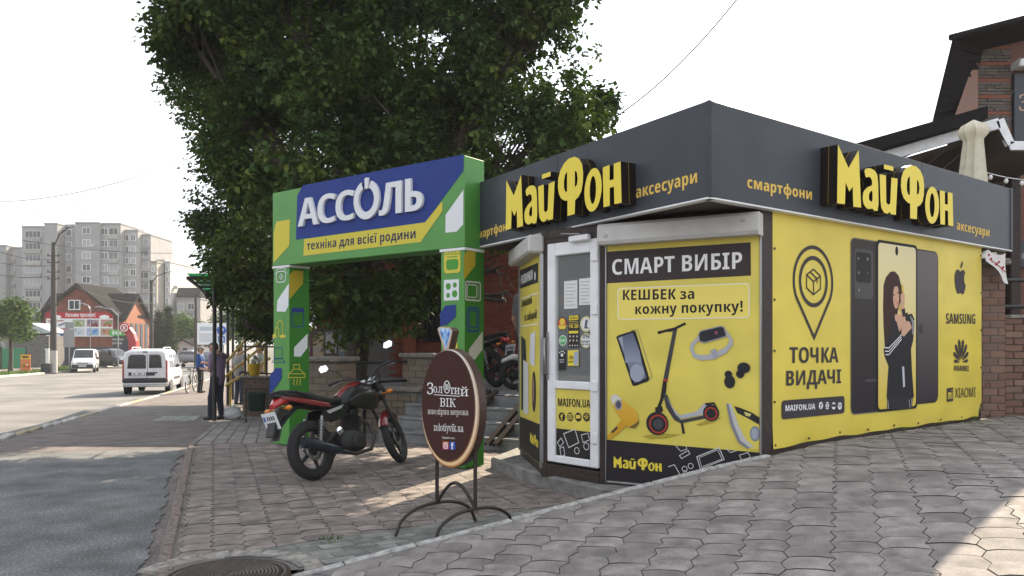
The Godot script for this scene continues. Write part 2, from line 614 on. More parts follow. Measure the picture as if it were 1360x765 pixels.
func terrain() -> void:
	sheet([[-40.0, -400.0, 400.0], [5.0, -400.0, 400.0], [30.0, -400.0, 400.0], [60.0, -500.0, 500.0], [200.0, -900.0, 900.0], [2500.0, -4000.0, 4000.0]], -0.16, "ground", M.dirt_ground)
	var rows := []
	var ver := []
	var walk := []
	for d in [-12.0, 5.0, 12.1, 18.5, 35.0, 50.0, 60.0, 100.0, 150.0, 500.0]:
		rows.append([d, curve(OVER, d), curve(KERB, d) - 0.02])
		ver.append([d, curve(OVER, d) - 9.0, curve(OVER, d) - 0.2])
		walk.append([d, curve(OVER, d) - 6.0, curve(OVER, d) - 3.2])
	sheet(rows, -0.12, "road", M.road)
	sheet(ver, 0.0, "verge", M.verge)
	sheet(walk, 0.008, "far_pavement", M.pave_far)
	var side := []
	for d in [-8.0, 4.0, 10.8]: side.append([d, curve(KERB, d) + 0.14, edge_x(d) + 0.05])
	sheet(side, -0.014, "pavement", M.asphalt_old)
	side = []
	for d in [10.8, 12.1, 18.5, 35.0, 50.0, 60.0, 100.0]:
		side.append([d, curve(KERB, d) + 0.14, curve(KERB, d) + 12.0])
	sheet(side, -0.012, "pavement", M.asphalt_old)
	# the newer asphalt with a ragged edge towards the paving
	var b := MB.new()
	var r2 := RandomNumberGenerator.new()
	r2.seed = 4
	var rag := FastNoiseLite.new()
	rag.seed = 8; rag.frequency = 0.1
	var prev := []
	for i in 420:
		var d := -6.0 + i * 0.04
		var e := edge_x(d) - 0.10 + 0.05 * rag.get_noise_1d(d * 40.0) + 0.09 * rag.get_noise_1d(d * 9.0)
		var l := curve(KERB, d) + 0.14
		var row := [P(l, d, -0.006), P(maxf(e, l + 0.1), d, -0.006)]
		if d > 9.6: # its far end lies askew across the pavement
			row = [P(l, minf(d, 9.7), -0.006), P(maxf(e, l + 0.1), d, -0.006)]
		if prev: b.quad(prev[0], prev[1], row[1], row[0])
		prev = row
		if d > 10.6: break
	part("asphalt_strip", b, M.asphalt_new).set_meta("kind", "structure")
	# kerb stones along the road and on its far side
	var ks := struct("kerb")
	for side_i in 2:
		var K: Array = KERB if side_i == 0 else OVER
		var d := 5.0 if side_i == 0 else 34.0
		var i := 0
		while d < (58.0 if side_i == 0 else 92.0):
			var ln := 1.0 if side_i == 0 else 2.0
			var a := P(curve(K, d), d, g(d))
			var nd := d + ln * 0.94
			var e := P(curve(K, nd), nd, g(nd))
			var mb := MB.new()
			var u := (e - a).normalized()
			var ba := Basis(u.cross(Vector3.UP).normalized(), Vector3.UP, -u).orthonormalized()
			mb.cbox(Vector3.ZERO, Vector3(0.16, 0.18, ln * 0.985), 0.02)
			var off := (ba.x * (0.06 if side_i == 0 else -0.08))
			put("kerb_stone", mb.mesh(), [M.kerb_white, M.kerb_yellow, M.concrete_light][(i / 2) % 3 if side_i == 0 else 0], Transform3D(ba.rotated(Vector3.UP, r2.randf_range(-0.012, 0.012)), (a + e) * 0.5 + off + Vector3(0, -0.075 + r2.randf_range(-0.008, 0.008), 0)), ks)
			d = nd
			i += 1

# ---------------------------------------------------------------- paving
func paver_mb(poly: PackedVector2Array, thick := 0.03, bev := 0.004) -> MB:
	# poly in (x, depth); top at y = 0
	var b := MB.new()
	var pp := poly.duplicate()
	if Geometry2D.is_polygon_clockwise(pp): pp.reverse()
	var inn := Geometry2D.offset_polygon(pp, -bev)
	var top: PackedVector2Array = inn[0] if inn.size() == 1 and inn[0].size() == pp.size() else pp
	if Geometry2D.is_polygon_clockwise(top): top.reverse()
	if top != pp: # line the inner outline up with the outer one
		var best := 0
		for i in top.size():
			if top[i].distance_to(pp[0]) < top[best].distance_to(pp[0]): best = i
		var q := PackedVector2Array()
		for i in top.size(): q.append(top[(i + best) % top.size()])
		top = q
	var ix := Geometry2D.triangulate_polygon(top)
	for k in range(0, ix.size(), 3):
		var t := [top[ix[k]], top[ix[k + 1]], top[ix[k + 2]]]
		if (t[1] - t[0]).cross(t[2] - t[0]) < 0: t = [t[0], t[2], t[1]]
		b.tri(Vector3(t[0].x, 0, -t[0].y), Vector3(t[1].x, 0, -t[1].y), Vector3(t[2].x, 0, -t[2].y))
	for i in pp.size():
		var j := (i + 1) % pp.size()
		if top != pp:
			b.quad(Vector3(pp[i].x, -bev, -pp[i].y), Vector3(pp[j].x, -bev, -pp[j].y), Vector3(top[j].x, 0, -top[j].y), Vector3(top[i].x, 0, -top[i].y))
		b.quad(Vector3(pp[i].x, -thick, -pp[i].y), Vector3(pp[j].x, -thick, -pp[j].y), Vector3(pp[j].x, -bev, -pp[j].y), Vector3(pp[i].x, -bev, -pp[i].y))
	return b

func seen_px(p: Vector3) -> Vector2:
	return Vector2(CX + F * p.x / -p.z, HY - F * (p.y - EYE) / -p.z) if p.z < -0.3 else Vector2(-9999, 0)

# lays pieces: cells = [[centre, outline about the centre, key of a shared shape]], in (x, depth) turned by ang
func lay(parent: Node, called: String, cells: Array, region: PackedVector2Array, ang: float, height: Callable, kind: String, most := 290, joint := 0.0028) -> void:
	var shared := {}
	var list := []
	var r2 := RandomNumberGenerator.new()
	r2.seed = 31
	for ce in cells:
		var c: Vector2 = ce[0].rotated(ang)
		var poly := PackedVector2Array()
		for q in ce[1]: poly.append(q.rotated(ang) + c)
		var hits := Geometry2D.intersect_polygons(poly, region)
		if hits.is_empty(): continue
		var whole := true
		for q in poly:
			if not Geometry2D.is_point_in_polygon(q, region): whole = false
		var tone := r2.randi() % 5
		var h := r2.randf_range(-0.0025, 0.0025)
		var tilt := Vector2(r2.randf_range(-0.014, 0.014), r2.randf_range(-0.014, 0.014))
		var b: MB
		if whole:
			if not shared.has(ce[2]):
				var o := PackedVector2Array()
				for q in ce[1]: o.append(q.rotated(ang))
				shared[ce[2]] = paver_mb(Geometry2D.offset_polygon(o, -joint)[0])
				shared[ce[2] + "_mesh"] = shared[ce[2]].mesh()
			b = shared[ce[2]]
		else:
			var sm := Geometry2D.offset_polygon(hits[0], -joint)
			if sm.is_empty(): continue
			var o := PackedVector2Array()
			for q in sm[0]: o.append(q - c)
			if absf(area(o)) < 0.0012: continue
			b = paver_mb(o)
		var y: float = height.call(c.x, c.y)
		var gx: float = (height.call(c.x + 0.05, c.y) - height.call(c.x - 0.05, c.y)) / 0.1 + tilt.x
		var gd: float = (height.call(c.x, c.y + 0.05) - height.call(c.x, c.y - 0.05)) / 0.1 + tilt.y
		var t := Transform3D(Basis(Vector3(1, gx, 0), Vector3(0, 1, 0), Vector3(0, -gd, 1)), P(c.x, c.y, y + h))
		var px := seen_px(t.origin)
		var vis := px.x > -10 and px.x < 1370 and px.y > 300 and px.y < 775
		list.append([c.length() if vis else 1000.0 + c.length(), b, t, tone, shared.get(ce[2] + "_mesh") if whole else null])
	list.sort_custom(func(a, b): return a[0] < b[0])
	var rest := MB.new()
	for i in list.size():
		var e: Array = list[i]
		if i < most and e[0] < 999:
			put(called, e[4] if e[4] else e[1].mesh(), M["%s%d" % [kind, e[3]]], e[2], parent)
		else:
			var k: Color = M["%s%d" % [kind, e[3]]].albedo_color.srgb_to_linear()
			var at0 := rest.c.size()
			rest.add(e[1], e[2])
			for z in range(at0, rest.c.size()): rest.c[z] = k
	if rest.v.size():
		part("distant_" + called + "s", rest, M.paver_joined, parent).set_meta("kind", "stuff")

func area(p: PackedVector2Array) -> float:
	var s := 0.0
	for i in p.size(): s += p[i].cross(p[(i + 1) % p.size()])
	return s * 0.5

# double-waisted paving blocks in columns
func wave_cells(u0: float, u1: float, v0: float, v1: float, pu := 0.205, ph := 0.168) -> Array:
	var out := []
	var zz := func(ph_: float): # zigzag of the column joint, period ph
		var t := fposmod(ph_ / ph, 1.0)
		return 0.032 * (absf(t - 0.5) * 2.0 - 0.5)
	var i := 0
	var u := u0
	while u < u1:
		var sh := 0.0 if i % 2 == 0 else ph * 0.5
		var v := v0 - ph
		while v < v1:
			var a := v + sh
			var bump := 0.020
			var vs := [a, a + ph * 0.5, a + ph]
			if sh == 0.0: vs = [a, a + ph * 0.5, a + ph]
			var o := []
			var c := Vector2(u + pu * 0.5, a + ph * 0.5)
			for q in [[zz.call(vs[0] - v0), a], [pu * 0.28, a + bump], [pu * 0.72, a + bump], [pu + zz.call(vs[0] - v0), a], [pu + zz.call(vs[1] - v0), vs[1]], [pu + zz.call(vs[2] - v0), a + ph], [pu * 0.72, a + ph + bump], [pu * 0.28, a + ph + bump], [zz.call(vs[2] - v0), a + ph], [zz.call(vs[1] - v0), vs[1]]]:
				o.append(Vector2(u + q[0], q[1]) - c)
			out.append([c, o, "wave%d" % (i % 2)])
			v += ph
		u += pu
		i += 1
	return out

func brick_cells(u0: float, u1: float, v0: float, v1: float, lu: float, lv: float, shift := 0.5) -> Array:
	var out := []
	var j := 0
	var v := v0
	while v < v1:
		var u := u0 + (lu * shift if j % 2 else 0.0)
		while u < u1:
			var c := Vector2(u + lu * 0.5, v + lv * 0.5)
			out.append([c, [Vector2(-lu, -lv) * 0.5, Vector2(lu, -lv) * 0.5, Vector2(lu, lv) * 0.5, Vector2(-lu, lv) * 0.5], "b"])
			u += lu
		v += lv
		j += 1
	return out

const E0 := Vector2(-1.14, 4.96)
const E1 := Vector2(2.12, 6.41)
func paving() -> void:
	var ed := (E1 - E0).normalized()
	var far0 := E0 - ed * 5.0
	# ---- lower forecourt
	var pl := struct("plaza")
	var b := MB.new()
	var e2: Vector2 = E1 + ed * 0.4
	var poly := [[-2.09, 4.55], [e2.x, e2.y], [4.5, 9.0], [5.5, 13.0], [-3.2, 12.2], [-3.4, 10.95], [edge_x(10.9), 10.9]]
	var pp := PackedVector2Array()
	for q in poly: pp.append(Vector2(q[0], q[1]))
	var ix := Geometry2D.triangulate_polygon(pp)
	for k in range(0, ix.size(), 3):
		var t := [pp[ix[k]], pp[ix[k + 1]], pp[ix[k + 2]]]
		if (t[1] - t[0]).cross(t[2] - t[0]) < 0: t = [t[0], t[2], t[1]]
		b.tri(P(t[0].x, t[0].y, -0.008), P(t[1].x, t[1].y, -0.008), P(t[2].x, t[2].y, -0.008))
	part("bedding", b, M.sand, pl)
	var a1 := Vector2(-1.9, 5.23)
	var a2 := Vector2(0.75, 7.05)
	var flat := func(_x, _d): return 0.0
	var reg := PackedVector2Array([Vector2(edge_x(4.3) + 0.1, 4.3), a1 + Vector2(-0.33, -0.23), a1, a2, Vector2(1.5, 7.6), Vector2(1.5, 9.8), Vector2(-0.4, 10.36), Vector2(-3.2, 11.98), Vector2(-3.4, 10.95), Vector2(edge_x(10.9) + 0.1, 10.9)])
	lay(pl, "paver", wave_cells(-3.5, 6.0, 2.5, 13.5), reg, atan(0.379), flat, "paver_pink", 300)
	# grey block strip along the foot of the ramp
	var sp := struct("block_strip")
	var reg2 := PackedVector2Array([a1, a2, E1 + Vector2(-0.3, 0.2), E0 + Vector2(0.02, 0.05), far0 + ed * 3.9, Vector2(-2.3, 4.45), Vector2(-1.95, 4.9)])
	var a_ang := (a2 - a1).angle()
	var mh := Vector2(-1.72, 4.73)
	var hole := PackedVector2Array()
	for i in 24: hole.append(mh + Vector2(cos(TAU * i / 24), sin(TAU * i / 24)) * 0.42)
	var regs := Geometry2D.clip_polygons(reg2, hole)
	lay(sp, "block", brick_cells(1.0, 9.0, 2.0, 9.0, 0.24, 0.12).map(func(c): return c), regs[0], a_ang, flat, "paver_slate", 300, 0.004)
	# light stones set round the manhole
	for i in 7:
		var an := deg_to_rad(162.0 - i * 22.0)
		var c := mh + Vector2(cos(an), sin(an)) * 0.52
		var mb := MB.new()
		mb.cbox(Vector3.ZERO, Vector3(0.20, 0.06, 0.13), 0.012)
		put("stone", mb.mesh(), M.edging_grey, Transform3D(Basis(Vector3.UP, an - PI / 2 + 0.08 * sin(i * 5.0)), P(c.x, c.y, -0.022 + 0.005 * sin(i * 3.0))), sp)
	var mo := thing("manhole_cover", "round iron manhole cover with concentric ribs in the paving", "manhole cover", P(mh.x, mh.y, 0.0))
	var prof := [[0.005, 0.004]]
	for i in 13:
		var r0 := 0.03 + i * 0.022
		prof.append_array([[r0, 0.004], [r0 + 0.003, 0.009], [r0 + 0.011, 0.009], [r0 + 0.014, 0.004]])
	var cb := MB.new()
	prof.append_array([[0.325, 0.004], [0.326, -0.02]])
	prof.reverse()
	cb.lathe(prof, 48)
	part("cover", cb, M.iron, mo)
	cb = MB.new()
	cb.lathe([[0.375, -0.02], [0.37, 0.004], [0.35, 0.010], [0.333, 0.008], [0.332, -0.02]], 48)
	part("rim", cb, M.iron, mo)
	# ---- brown edging stones between paving and asphalt
	var es := struct("paving_edge")
	var d := 3.6
	var r2 := RandomNumberGenerator.new()
	r2.seed = 5
	while d < 10.6:
		var ln := 0.98
		var nd := d + ln * 0.935
		var m0 := P(edge_x(d) + 0.04, d)
		var m1 := P(edge_x(nd) + 0.04, nd)
		var mb := MB.new()
		mb.cbox(Vector3.ZERO, Vector3(0.085, 0.12, ln * 0.99), 0.012)
		put("edging_stone", mb.mesh(), M.edging, Transform3D(Basis(Vector3.UP, atan(0.379) + r2.randf_range(-0.012, 0.012)), (m0 + m1) * 0.5 + Vector3(0, -0.054, 0)), es)
		d = nd
	# ---- paving under the shelter
	var sh := struct("shelter_paving")
	var rows := []
	for k in [10.9, 14.0, 18.0, 24.0]: rows.append([k, edge_x(k), -1.6])
	sheet(rows, -0.006, "bedding", M.sand, sh)
	var gr := func(_x, dd): return g(dd) + 0.003
	var reg3 := PackedVector2Array([Vector2(edge_x(10.93), 10.93), Vector2(-3.35, 10.98), Vector2(-3.2, 12.1), Vector2(-4.2, 16.6), Vector2(-5.2, 20.0), Vector2(edge_x(20.0), 20.0)])
	lay(sh, "plank_paver", brick_cells(-3.0, 3.0, 8.0, 23.0, 0.20, 0.42, 0.0), reg3, atan(0.307), gr, "paver_grey", 300, 0.006)
	# pale studded tiles at the edge of the pavement
	var tt := struct("tactile_paving")
	var tm := MB.new()
	tm.cbox(Vector3(0, -0.01, 0), Vector3(0.29, 0.03, 0.29), 0.006)
	for k in 16: tm.box(Vector3(-0.11 + (k % 4) * 0.073, 0.008, -0.11 + (k / 4) * 0.073), Vector3(0.03, 0.008, 0.03))
	var tms := tm.mesh()
	for i in 15:
		var dd := 17.3 + (i % 5) * 0.31
		put("tile", tms, M.concrete_light, Transform3D(Basis(Vector3.UP, atan(0.307)), P(-7.75 - 0.307 * (dd - 17.3) + (i / 5) * 0.31, dd, g(dd) + 0.006)), tt)
	# ---- ramp
	var rp := struct("ramp")
	b = MB.new()
	var nrm := Vector2(ed.y, -ed.x)
	for i in range(-12, 34):
		for j in range(0, 34):
			var q := []
			for k in [[0, 0], [1, 0], [1, 1], [0, 1]]:
				var w: Vector2 = E0 + ed * (i + k[0]) * 0.3 + nrm * (j + k[1]) * 0.25
				q.append(P(w.x, w.y, ramp_h(w.x, w.y) - 0.008))
			b.quad(q[0], q[3], q[2], q[1])
		# the face of its edge
		var p0: Vector2 = E0 + ed * i * 0.3
		var p1: Vector2 = E0 + ed * (i + 1) * 0.3
		b.quad(P(p1.x, p1.y, -0.2), P(p0.x, p0.y, -0.2), P(p0.x, p0.y, ramp_h(p0.x, p0.y) - 0.008), P(p1.x, p1.y, ramp_h(p1.x, p1.y) - 0.008))
	part("bedding", b, M.sand, rp)
	var rh := func(x, dd): return ramp_h(x, dd)
	var kiosk_line := P(2.14, 6.45)
	var reg4 := PackedVector2Array([E0 + nrm * 0.07 - ed * 0.5, E1 + nrm * 0.07 - ed * 0.03, Vector2(2.16, 6.39), Vector2(6.05, 9.36), Vector2(8.5, 9.36), Vector2(8.5, 1.5), Vector2(1.0, 1.5), Vector2(-1.9, 3.6)])
	lay(rp, "paver", wave_cells(-5.0, 9.0, 0.0, 13.0, 0.236, 0.165), reg4, -atan(0.42), rh, "paver_grey", 300)
	var s := -1.2
	while s < 3.45:
		var ln := r2.randf_range(0.42, 0.7)
		ln = minf(ln, 3.52 - s)
		var c0: Vector2 = E0 + ed * s + nrm * 0.03
		var c1: Vector2 = E0 + ed * (s + ln) + nrm * 0.03
		var v0 := P(c0.x, c0.y, ramp_h(c0.x, c0.y))
		var v1 := P(c1.x, c1.y, ramp_h(c1.x, c1.y))
		var u := (v1 - v0).normalized()
		var mb := MB.new()
		mb.cbox(Vector3.ZERO, Vector3(v0.distance_to(v1) * 0.985, 0.07, 0.065), 0.009)
		var zz := u.cross(Vector3.UP).normalized()
		put("edging_stone", mb.mesh(), M.concrete_light, Transform3D(Basis(u, zz.cross(u), zz), (v0 + v1) * 0.5 + Vector3(0, -0.026 + r2.randf_range(-0.004, 0.004), 0)), rp)
		s += ln

# ================================================================ the kiosk
var YEL := L(0.78, 0.62, 0.070)
var INK := L(0.030, 0.027, 0.028)
var WHITE := L(0.80, 0.80, 0.80)

func keyhole(outer: PackedVector2Array, hole: PackedVector2Array) -> PackedVector2Array:
	if Geometry2D.is_polygon_clockwise(outer): outer.reverse()
	if not Geometry2D.is_polygon_clockwise(hole): hole.reverse()
	var bi := 0
	var bj := 0
	var best := 1e9
	for i in outer.size():
		for j in hole.size():
			var dd := outer[i].distance_to(hole[j])
			if dd < best: best = dd; bi = i; bj = j
	var out := PackedVector2Array()
	for i in bi + 1: out.append(outer[i])
	for j in hole.size() + 1: out.append(hole[(bj + j) % hole.size()])
	var e := (hole[bj] - outer[bi]).orthogonal().normalized() * 0.0004
	out[out.size() - 1] += e
	out.append(outer[bi] + e)
	for i in range(bi + 1, outer.size()): out.append(outer[i])
	return out

func round_pts(a: Array, it := 1) -> Array:
	# corner cutting, to round a traced outline
	for k in it:
		var r := []
		for i in a.size():
			var p: Vector2 = a[i]
			var q: Vector2 = a[(i + 1) % a.size()]
			r.append(p.lerp(q, 0.22)); r.append(p.lerp(q, 0.78))
		a = r
	return a

# the house lettering: outlines (with holes) in metres, first letter's foot at the origin
func logo_shapes(f: Face) -> Array:
	var a := Art.new()
	a.f = f; a.cr = [1080.0, 180.0, 0.19608]
	var z := func(l): return Array(a.pts(l))
	var ov := func(x, y, rx, ry, n):
		var l := []
		for i in n: l.append_array([x + rx * cos(TAU * i / n), y + ry * sin(TAU * i / n)])
		return Array(a.pts(l))
	var o := []
	o.append([z.call([168, 60, 240, 220, 308, 98, 325, 488, 272, 482, 268, 345, 245, 380, 220, 318, 215, 465, 162, 458])])
	o.append([round_pts(z.call([345, 228, 385, 219, 420, 238, 440, 280, 444, 512, 408, 508, 405, 494, 370, 500, 343, 470, 335, 425, 340, 380, 366, 350, 400, 338, 398, 298, 380, 276, 356, 288])), round_pts(z.call([402, 370, 384, 382, 376, 410, 380, 440, 402, 452]))])
	o.append([z.call([450, 262, 493, 270, 495, 452, 508, 470, 522, 460, 530, 285, 572, 292, 560, 538, 524, 532, 522, 518, 502, 530, 480, 522, 462, 490, 456, 440])])
	o.append([z.call([480, 195, 543, 210, 543, 241, 480, 226])])
	o.append([z.call([594, 340, 597, 290, 610, 245, 635, 212, 665, 200, 700, 210, 728, 240, 746, 285, 752, 340, 750, 400, 742, 445, 725, 472, 705, 482, 702, 567, 657, 560, 657, 462, 638, 453, 614, 425, 601, 390]),
		z.call([655, 275, 641, 290, 634, 330, 635, 370, 643, 398, 655, 404]), z.call([703, 298, 715, 316, 720, 355, 716, 392, 703, 402])])
	o.append([ov.call(806, 472, 47, 126, 24), ov.call(806, 472, 17, 82, 18)])
	o.append([z.call([858, 372, 892, 378, 892, 464, 912, 468, 912, 384, 944, 390, 949, 615, 915, 608, 913, 510, 893, 506, 893, 605, 862, 600])])
	var org: Vector2 = o[0][0][9]
	for s in o:
		for l in s:
			for i in l.size(): l[i] -= org
	return o

func logo_letter(s: Array, scale: Vector2, org: Vector2) -> PackedVector2Array:
	var loops := []
	for l in s:
		var pp := PackedVector2Array()
		for q in l: pp.append(org + q * scale)
		loops.append(pp)
	var r: PackedVector2Array = loops[0]
	for i in range(1, loops.size()): r = keyhole(r, loops[i])
	return r

func letter3d(root: Node3D, f: Face, s: Array, scale: Vector2, org: Vector2, depth: float) -> void:
	var b := wmb(root)
	var side_k := L(0.012, 0.011, 0.011)
	b.col = side_k
	for l in s:
		var pp := PackedVector2Array()
		for q in l: pp.append(org + q * scale)
		var is_hole: bool = l != s[0]
		if Geometry2D.is_polygon_clockwise(pp) != is_hole: pp.reverse()
		for i in pp.size():
			var j := (i + 1) % pp.size()
			b.quad(f.p(pp[i], 0.0), f.p(pp[j], 0.0), f.p(pp[j], depth), f.p(pp[i], depth))
			b.col = L(0.35, 0.26, 0.03) # the joint of the two shells shows as a thin bright line
			var e := (f.p(pp[j]) - f.p(pp[i])).cross(f.w).normalized() * 0.0015
			b.quad(f.p(pp[i], depth * 0.47) + e, f.p(pp[j], depth * 0.47) + e, f.p(pp[j], depth * 0.47 + 0.004) + e, f.p(pp[i], depth * 0.47 + 0.004) + e)
			b.col = side_k
	var a := Art.new()
	a.f = f; a.xf = b.xf; a.lift = depth
	a.fill(logo_letter(s, scale, org), YEL)
	b.v.append_array(a.v); b.n.append_array(a.n); b.c.append_array(a.c)
	part("letter", b, M.print_gloss, root.get_node("fascia"))

func strip(b: MB, f: Face, u0: float, u1: float, v0: float, v1: float, n0: float, n1: float, bev := 0.004) -> void:
	b.cbox(f.p(Vector2((u0 + u1) / 2, (v0 + v1) / 2), (n0 + n1) / 2), Vector3(u1 - u0, v1 - v0, n1 - n0), bev, f.basis())

func social(a: Art, xs: Array, y: float, r: float, ring_k: Color, glyph_k: Color) -> void:
	for i in xs.size():
		a.dot(xs[i], y + i * 0.4, r, ring_k)
		var x: float = xs[i]
		if i == 0: textz(a, "f", x - r * 0.3, y + r * 0.75, x + r * 0.35, y + r * 0.75, r * 1.25, glyph_k)
		elif i == 1:
			a.line([x - r * 0.45, y - r * 0.5, x + r * 0.45, y - r * 0.5, x + r * 0.45, y + r * 0.5, x - r * 0.45, y + r * 0.5], r * 0.18, glyph_k, true)
			a.ring(x, y, r * 0.22, r * 0.16, glyph_k)
		elif i == 2: a.z([x - r * 0.5, y - r * 0.4, x + r * 0.5, y - r * 0.4, x + r * 0.5, y + r * 0.4, x - r * 0.5, y + r * 0.4], glyph_k)
		else:
			a.ring(x, y, r * 0.5, r * 0.12, glyph_k)
			a.line([x - r * 0.5, y, x + r * 0.5, y], r * 0.12, glyph_k)
			a.line([x, y - r * 0.5, x, y + r * 0.5], r * 0.12, glyph_k)

func kiosk() -> void:
	mat("fascia_panel", L(0.054, 0.062, 0.075), 0.48, {"spec": 0.35, "tex": grain_tex("panelgrain", 0.01, 0.86, 1.0, 3, 256), "scale": 0.7})
	mat("banner_vinyl", YEL, 0.5, {"tex": grain_tex("vinyl", 0.008, 0.90, 1.0, 3, 256), "scale": 0.8})
	mat("panel_vinyl", L(0.76, 0.63, 0.10), 0.45, {"tex": tex.vinyl, "scale": 0.9})
	mat("roller", L(0.56, 0.55, 0.53), 0.45, {"tex": tex.faint, "scale": 1.0})
	mat("glass_pane", L(0.75, 0.8, 0.8), 0.02, {"alpha": 0.12})
	var c0 := at(942, HY, 5.9)
	var c1 := at(628, HY, 9.05)
	var c2 := at(1344, HY, 9.3)
	var c3 := c1 + c2 - c0
	var root := thing("kiosk", "dark grey and yellow phone accessories kiosk with a canopy round its corner", "kiosk", P(2.6, 8.6, 0.0))
	var FL := Face.new(c1, c0)
	var FR := Face.new(c0, c2)
	var lenL := Vector2(c1.x - c0.x, c1.z - c0.z).length()
	var lenR := Vector2(c2.x - c0.x, c2.z - c0.z).length()
	var y0 := 2.504
	var y1 := 3.23
	# ---- canopy fascia: panels with thin joints
	var fb := wmb(root)
	for f in [[FL, lenL], [FR, lenR], [Face.new(c2, c3), lenL], [Face.new(c3, c1), lenR]]:
		var cuts := [0.0, f[1]]
		if f[0] == FL: cuts = [0.0, lenL * 0.46, lenL]
		if f[0] == FR: cuts = [0.0, lenR * 0.60, lenR]
		for i in cuts.size() - 1:
			strip(fb, f[0], cuts[i] + (0.002 if i else 0.03), cuts[i + 1] - (0.002 if i < cuts.size() - 2 else 0.03), y0, y1, -0.05, 0.0, 0.003)
	var fas := part("fascia", fb, M.fascia_panel, root)
	var tb := wmb(root)
	for c in [c0, c1, c2, c3]:
		tb = wmb(root)
		tb.cbox(Vector3(c.x, (y0 + y1) / 2, c.z) + ((P(2.8, 9.0) - c) * Vector3(1, 0, 1)).normalized() * 0.032, Vector3(0.058, y1 - y0 + 0.01, 0.058), 0.01, FR.basis())
		part("corner_trim", tb, M.fascia_panel, root)
	for f in [[FL, lenL], [FR, lenR]]:
		tb = wmb(root)
		strip(tb, f[0], 0.01, f[1] - 0.005, y0 - 0.016, y0 - 0.001, -0.07, 0.006, 0.003)
		part("edge_trim", tb, M.white_plastic, root)
	# ---- roof and soffit
	var sb := wmb(root)
	var poly := func(y: float, cs: Array, down: bool, bb: MB):
		var l := []
		for c in cs: l.append(Vector3(c.x, y, c.z))
		if down: l.reverse()
		bb.fan(l)
	poly.call(2.50, [c0, c2, c3, c1], true, sb)
	poly.call(2.52, [c0, c2, c3, c1], false, sb)
	part("soffit", sb, M.brown_wood, root)
	sb = wmb(root)
	poly.call(3.12, [c0, c2, c3, c1], false, sb)
	poly.call(3.08, [c0, c2, c3, c1], true, sb)
	part("roof", sb, mat("roof_felt", L(0.12, 0.12, 0.12), 0.9, {"tex": tex.speck, "scale": 1.0}), root)
	# ---- walls
	var FB := Face.new(c0, c2, -0.07)
	var bu0: float = FB.hit(1026, 450).x
	var bu1: float = FB.hit(1303.5, 450).x
	var w0 := FB.p(Vector2(bu0, 0))
	var w1 := FB.p(Vector2(bu1, 0))
	var pr := at(1012, HY, 6.42)
	var pl := at(805, HY, 7.12)
	var dr := at(796.5, HY, 7.13)
	var dl := at(727, HY, 7.62)
	var lr := at(721, HY, 7.66)
	var ll := at(692, HY, 9.0)
	var back0 := ll + (c2 - c0).normalized() * 1.4
	var back1 := w1 + (c1 - c0).normalized() * 2.9
	var wb := wmb(root)
	for s in [[w0, w1], [w1, back1], [back1, back0], [back0, ll]]:
		var f := Face.new(s[0], s[1])
		strip(wb, f, 0.0, s[0].distance_to(s[1]), -0.02, 2.499, -0.06, -0.012, 0.002)
	for s in [[ll, lr], [pl, pr]]:
		var f := Face.new(s[0], s[1])
		strip(wb, f, 0.0, Vector2(s[0].x - s[1].x, s[0].z - s[1].z).length(), 0.1, 2.499, -0.07, -0.014, 0.002)
	part("wall", wb, mat("kiosk_wall", L(0.06, 0.04, 0.032), 0.7, {"tex": tex.fine, "scale": 1.0}), root)
	var fl := wmb(root)
	fl.fan([Vector3(w0.x, 0.22, w0.z), Vector3(w1.x, 0.22, w1.z), Vector3(back1.x, 0.22, back1.z), Vector3(back0.x, 0.22, back0.z), Vector3(ll.x, 0.22, ll.z), Vector3(dl.x, 0.22, dl.z), Vector3(dr.x, 0.22, dr.z)])
	part("floor", fl, M.concrete, root)
	# posts of dark timber
	for s in [[pr, w0 + Vector3(0.0, 0, 0.0)], [dr, pl], [lr, dl]]:
		var pb := wmb(root)
		var f := Face.new(s[0], s[1])
		var ln := Vector2(s[0].x - s[1].x, s[0].z - s[1].z).length()
		strip(pb, f, 0.002, ln - 0.002, 0.1, 2.498, -0.08, -0.001, 0.004)
		part("post", pb, M.brown_wood, root)
	# base course below door and panels, and the step it stands on
	var gb := wmb(root)
	for s in [[ll, lr], [lr, dl], [dl, dr], [dr, pl], [pl, pr]]:
		var f := Face.new(s[0], s[1])
		strip(gb, f, 0.0, Vector2(s[0].x - s[1].x, s[0].z - s[1].z).length(), 0.10, 0.235, -0.05, 0.012, 0.004)
	part("base_course", gb, M.brown_wood, root)
	var st := thing("concrete_step", "low grey concrete step round the kiosk door", "step", P(0.6, 7.9, 0.0))
	var stb := wmb(st)
	var sp := []
	for q in [[652, 622], [700, 640], [762, 658], [800, 667]]:
		var e := onground(q[0], q[1])
		sp.append(Vector2(e.x, -e.z))
	var outl := PackedVector2Array([Vector2(0.05, 9.6), sp[0], sp[1], sp[2], sp[3], Vector2(2.05, 6.75), Vector2(2.2, 7.4), Vector2(1.2, 8.9)])
	var tb2 := paver_mb(outl, 0.16, 0.02)
	stb.add(tb2, Transform3D(Basis.IDENTITY, Vector3(0, 0.125, 0)))
	part("slab", stb, M.concrete, st)
	# ---- signs on the fascia
	var f2 := Face.new(c0, c2, 0.16)
	var shapes := logo_shapes(f2)
	var zr := Art.new()
	zr.f = f2; zr.cr = [1080.0, 180.0, 0.19608]
	var orgR := zr.q(162, 458)
	var wR: float = zr.q(949, 610).x - orgR.x
	for s in shapes: letter3d(root, FR, s, Vector2.ONE, orgR, 0.16)
	var f3 := Face.new(c1, c0, 0.16)
	var zl := Art.new()
	zl.f = f3; zl.cr = [660.0, 170.0, 0.18304]
	var orgL := zl.q(64, 742)
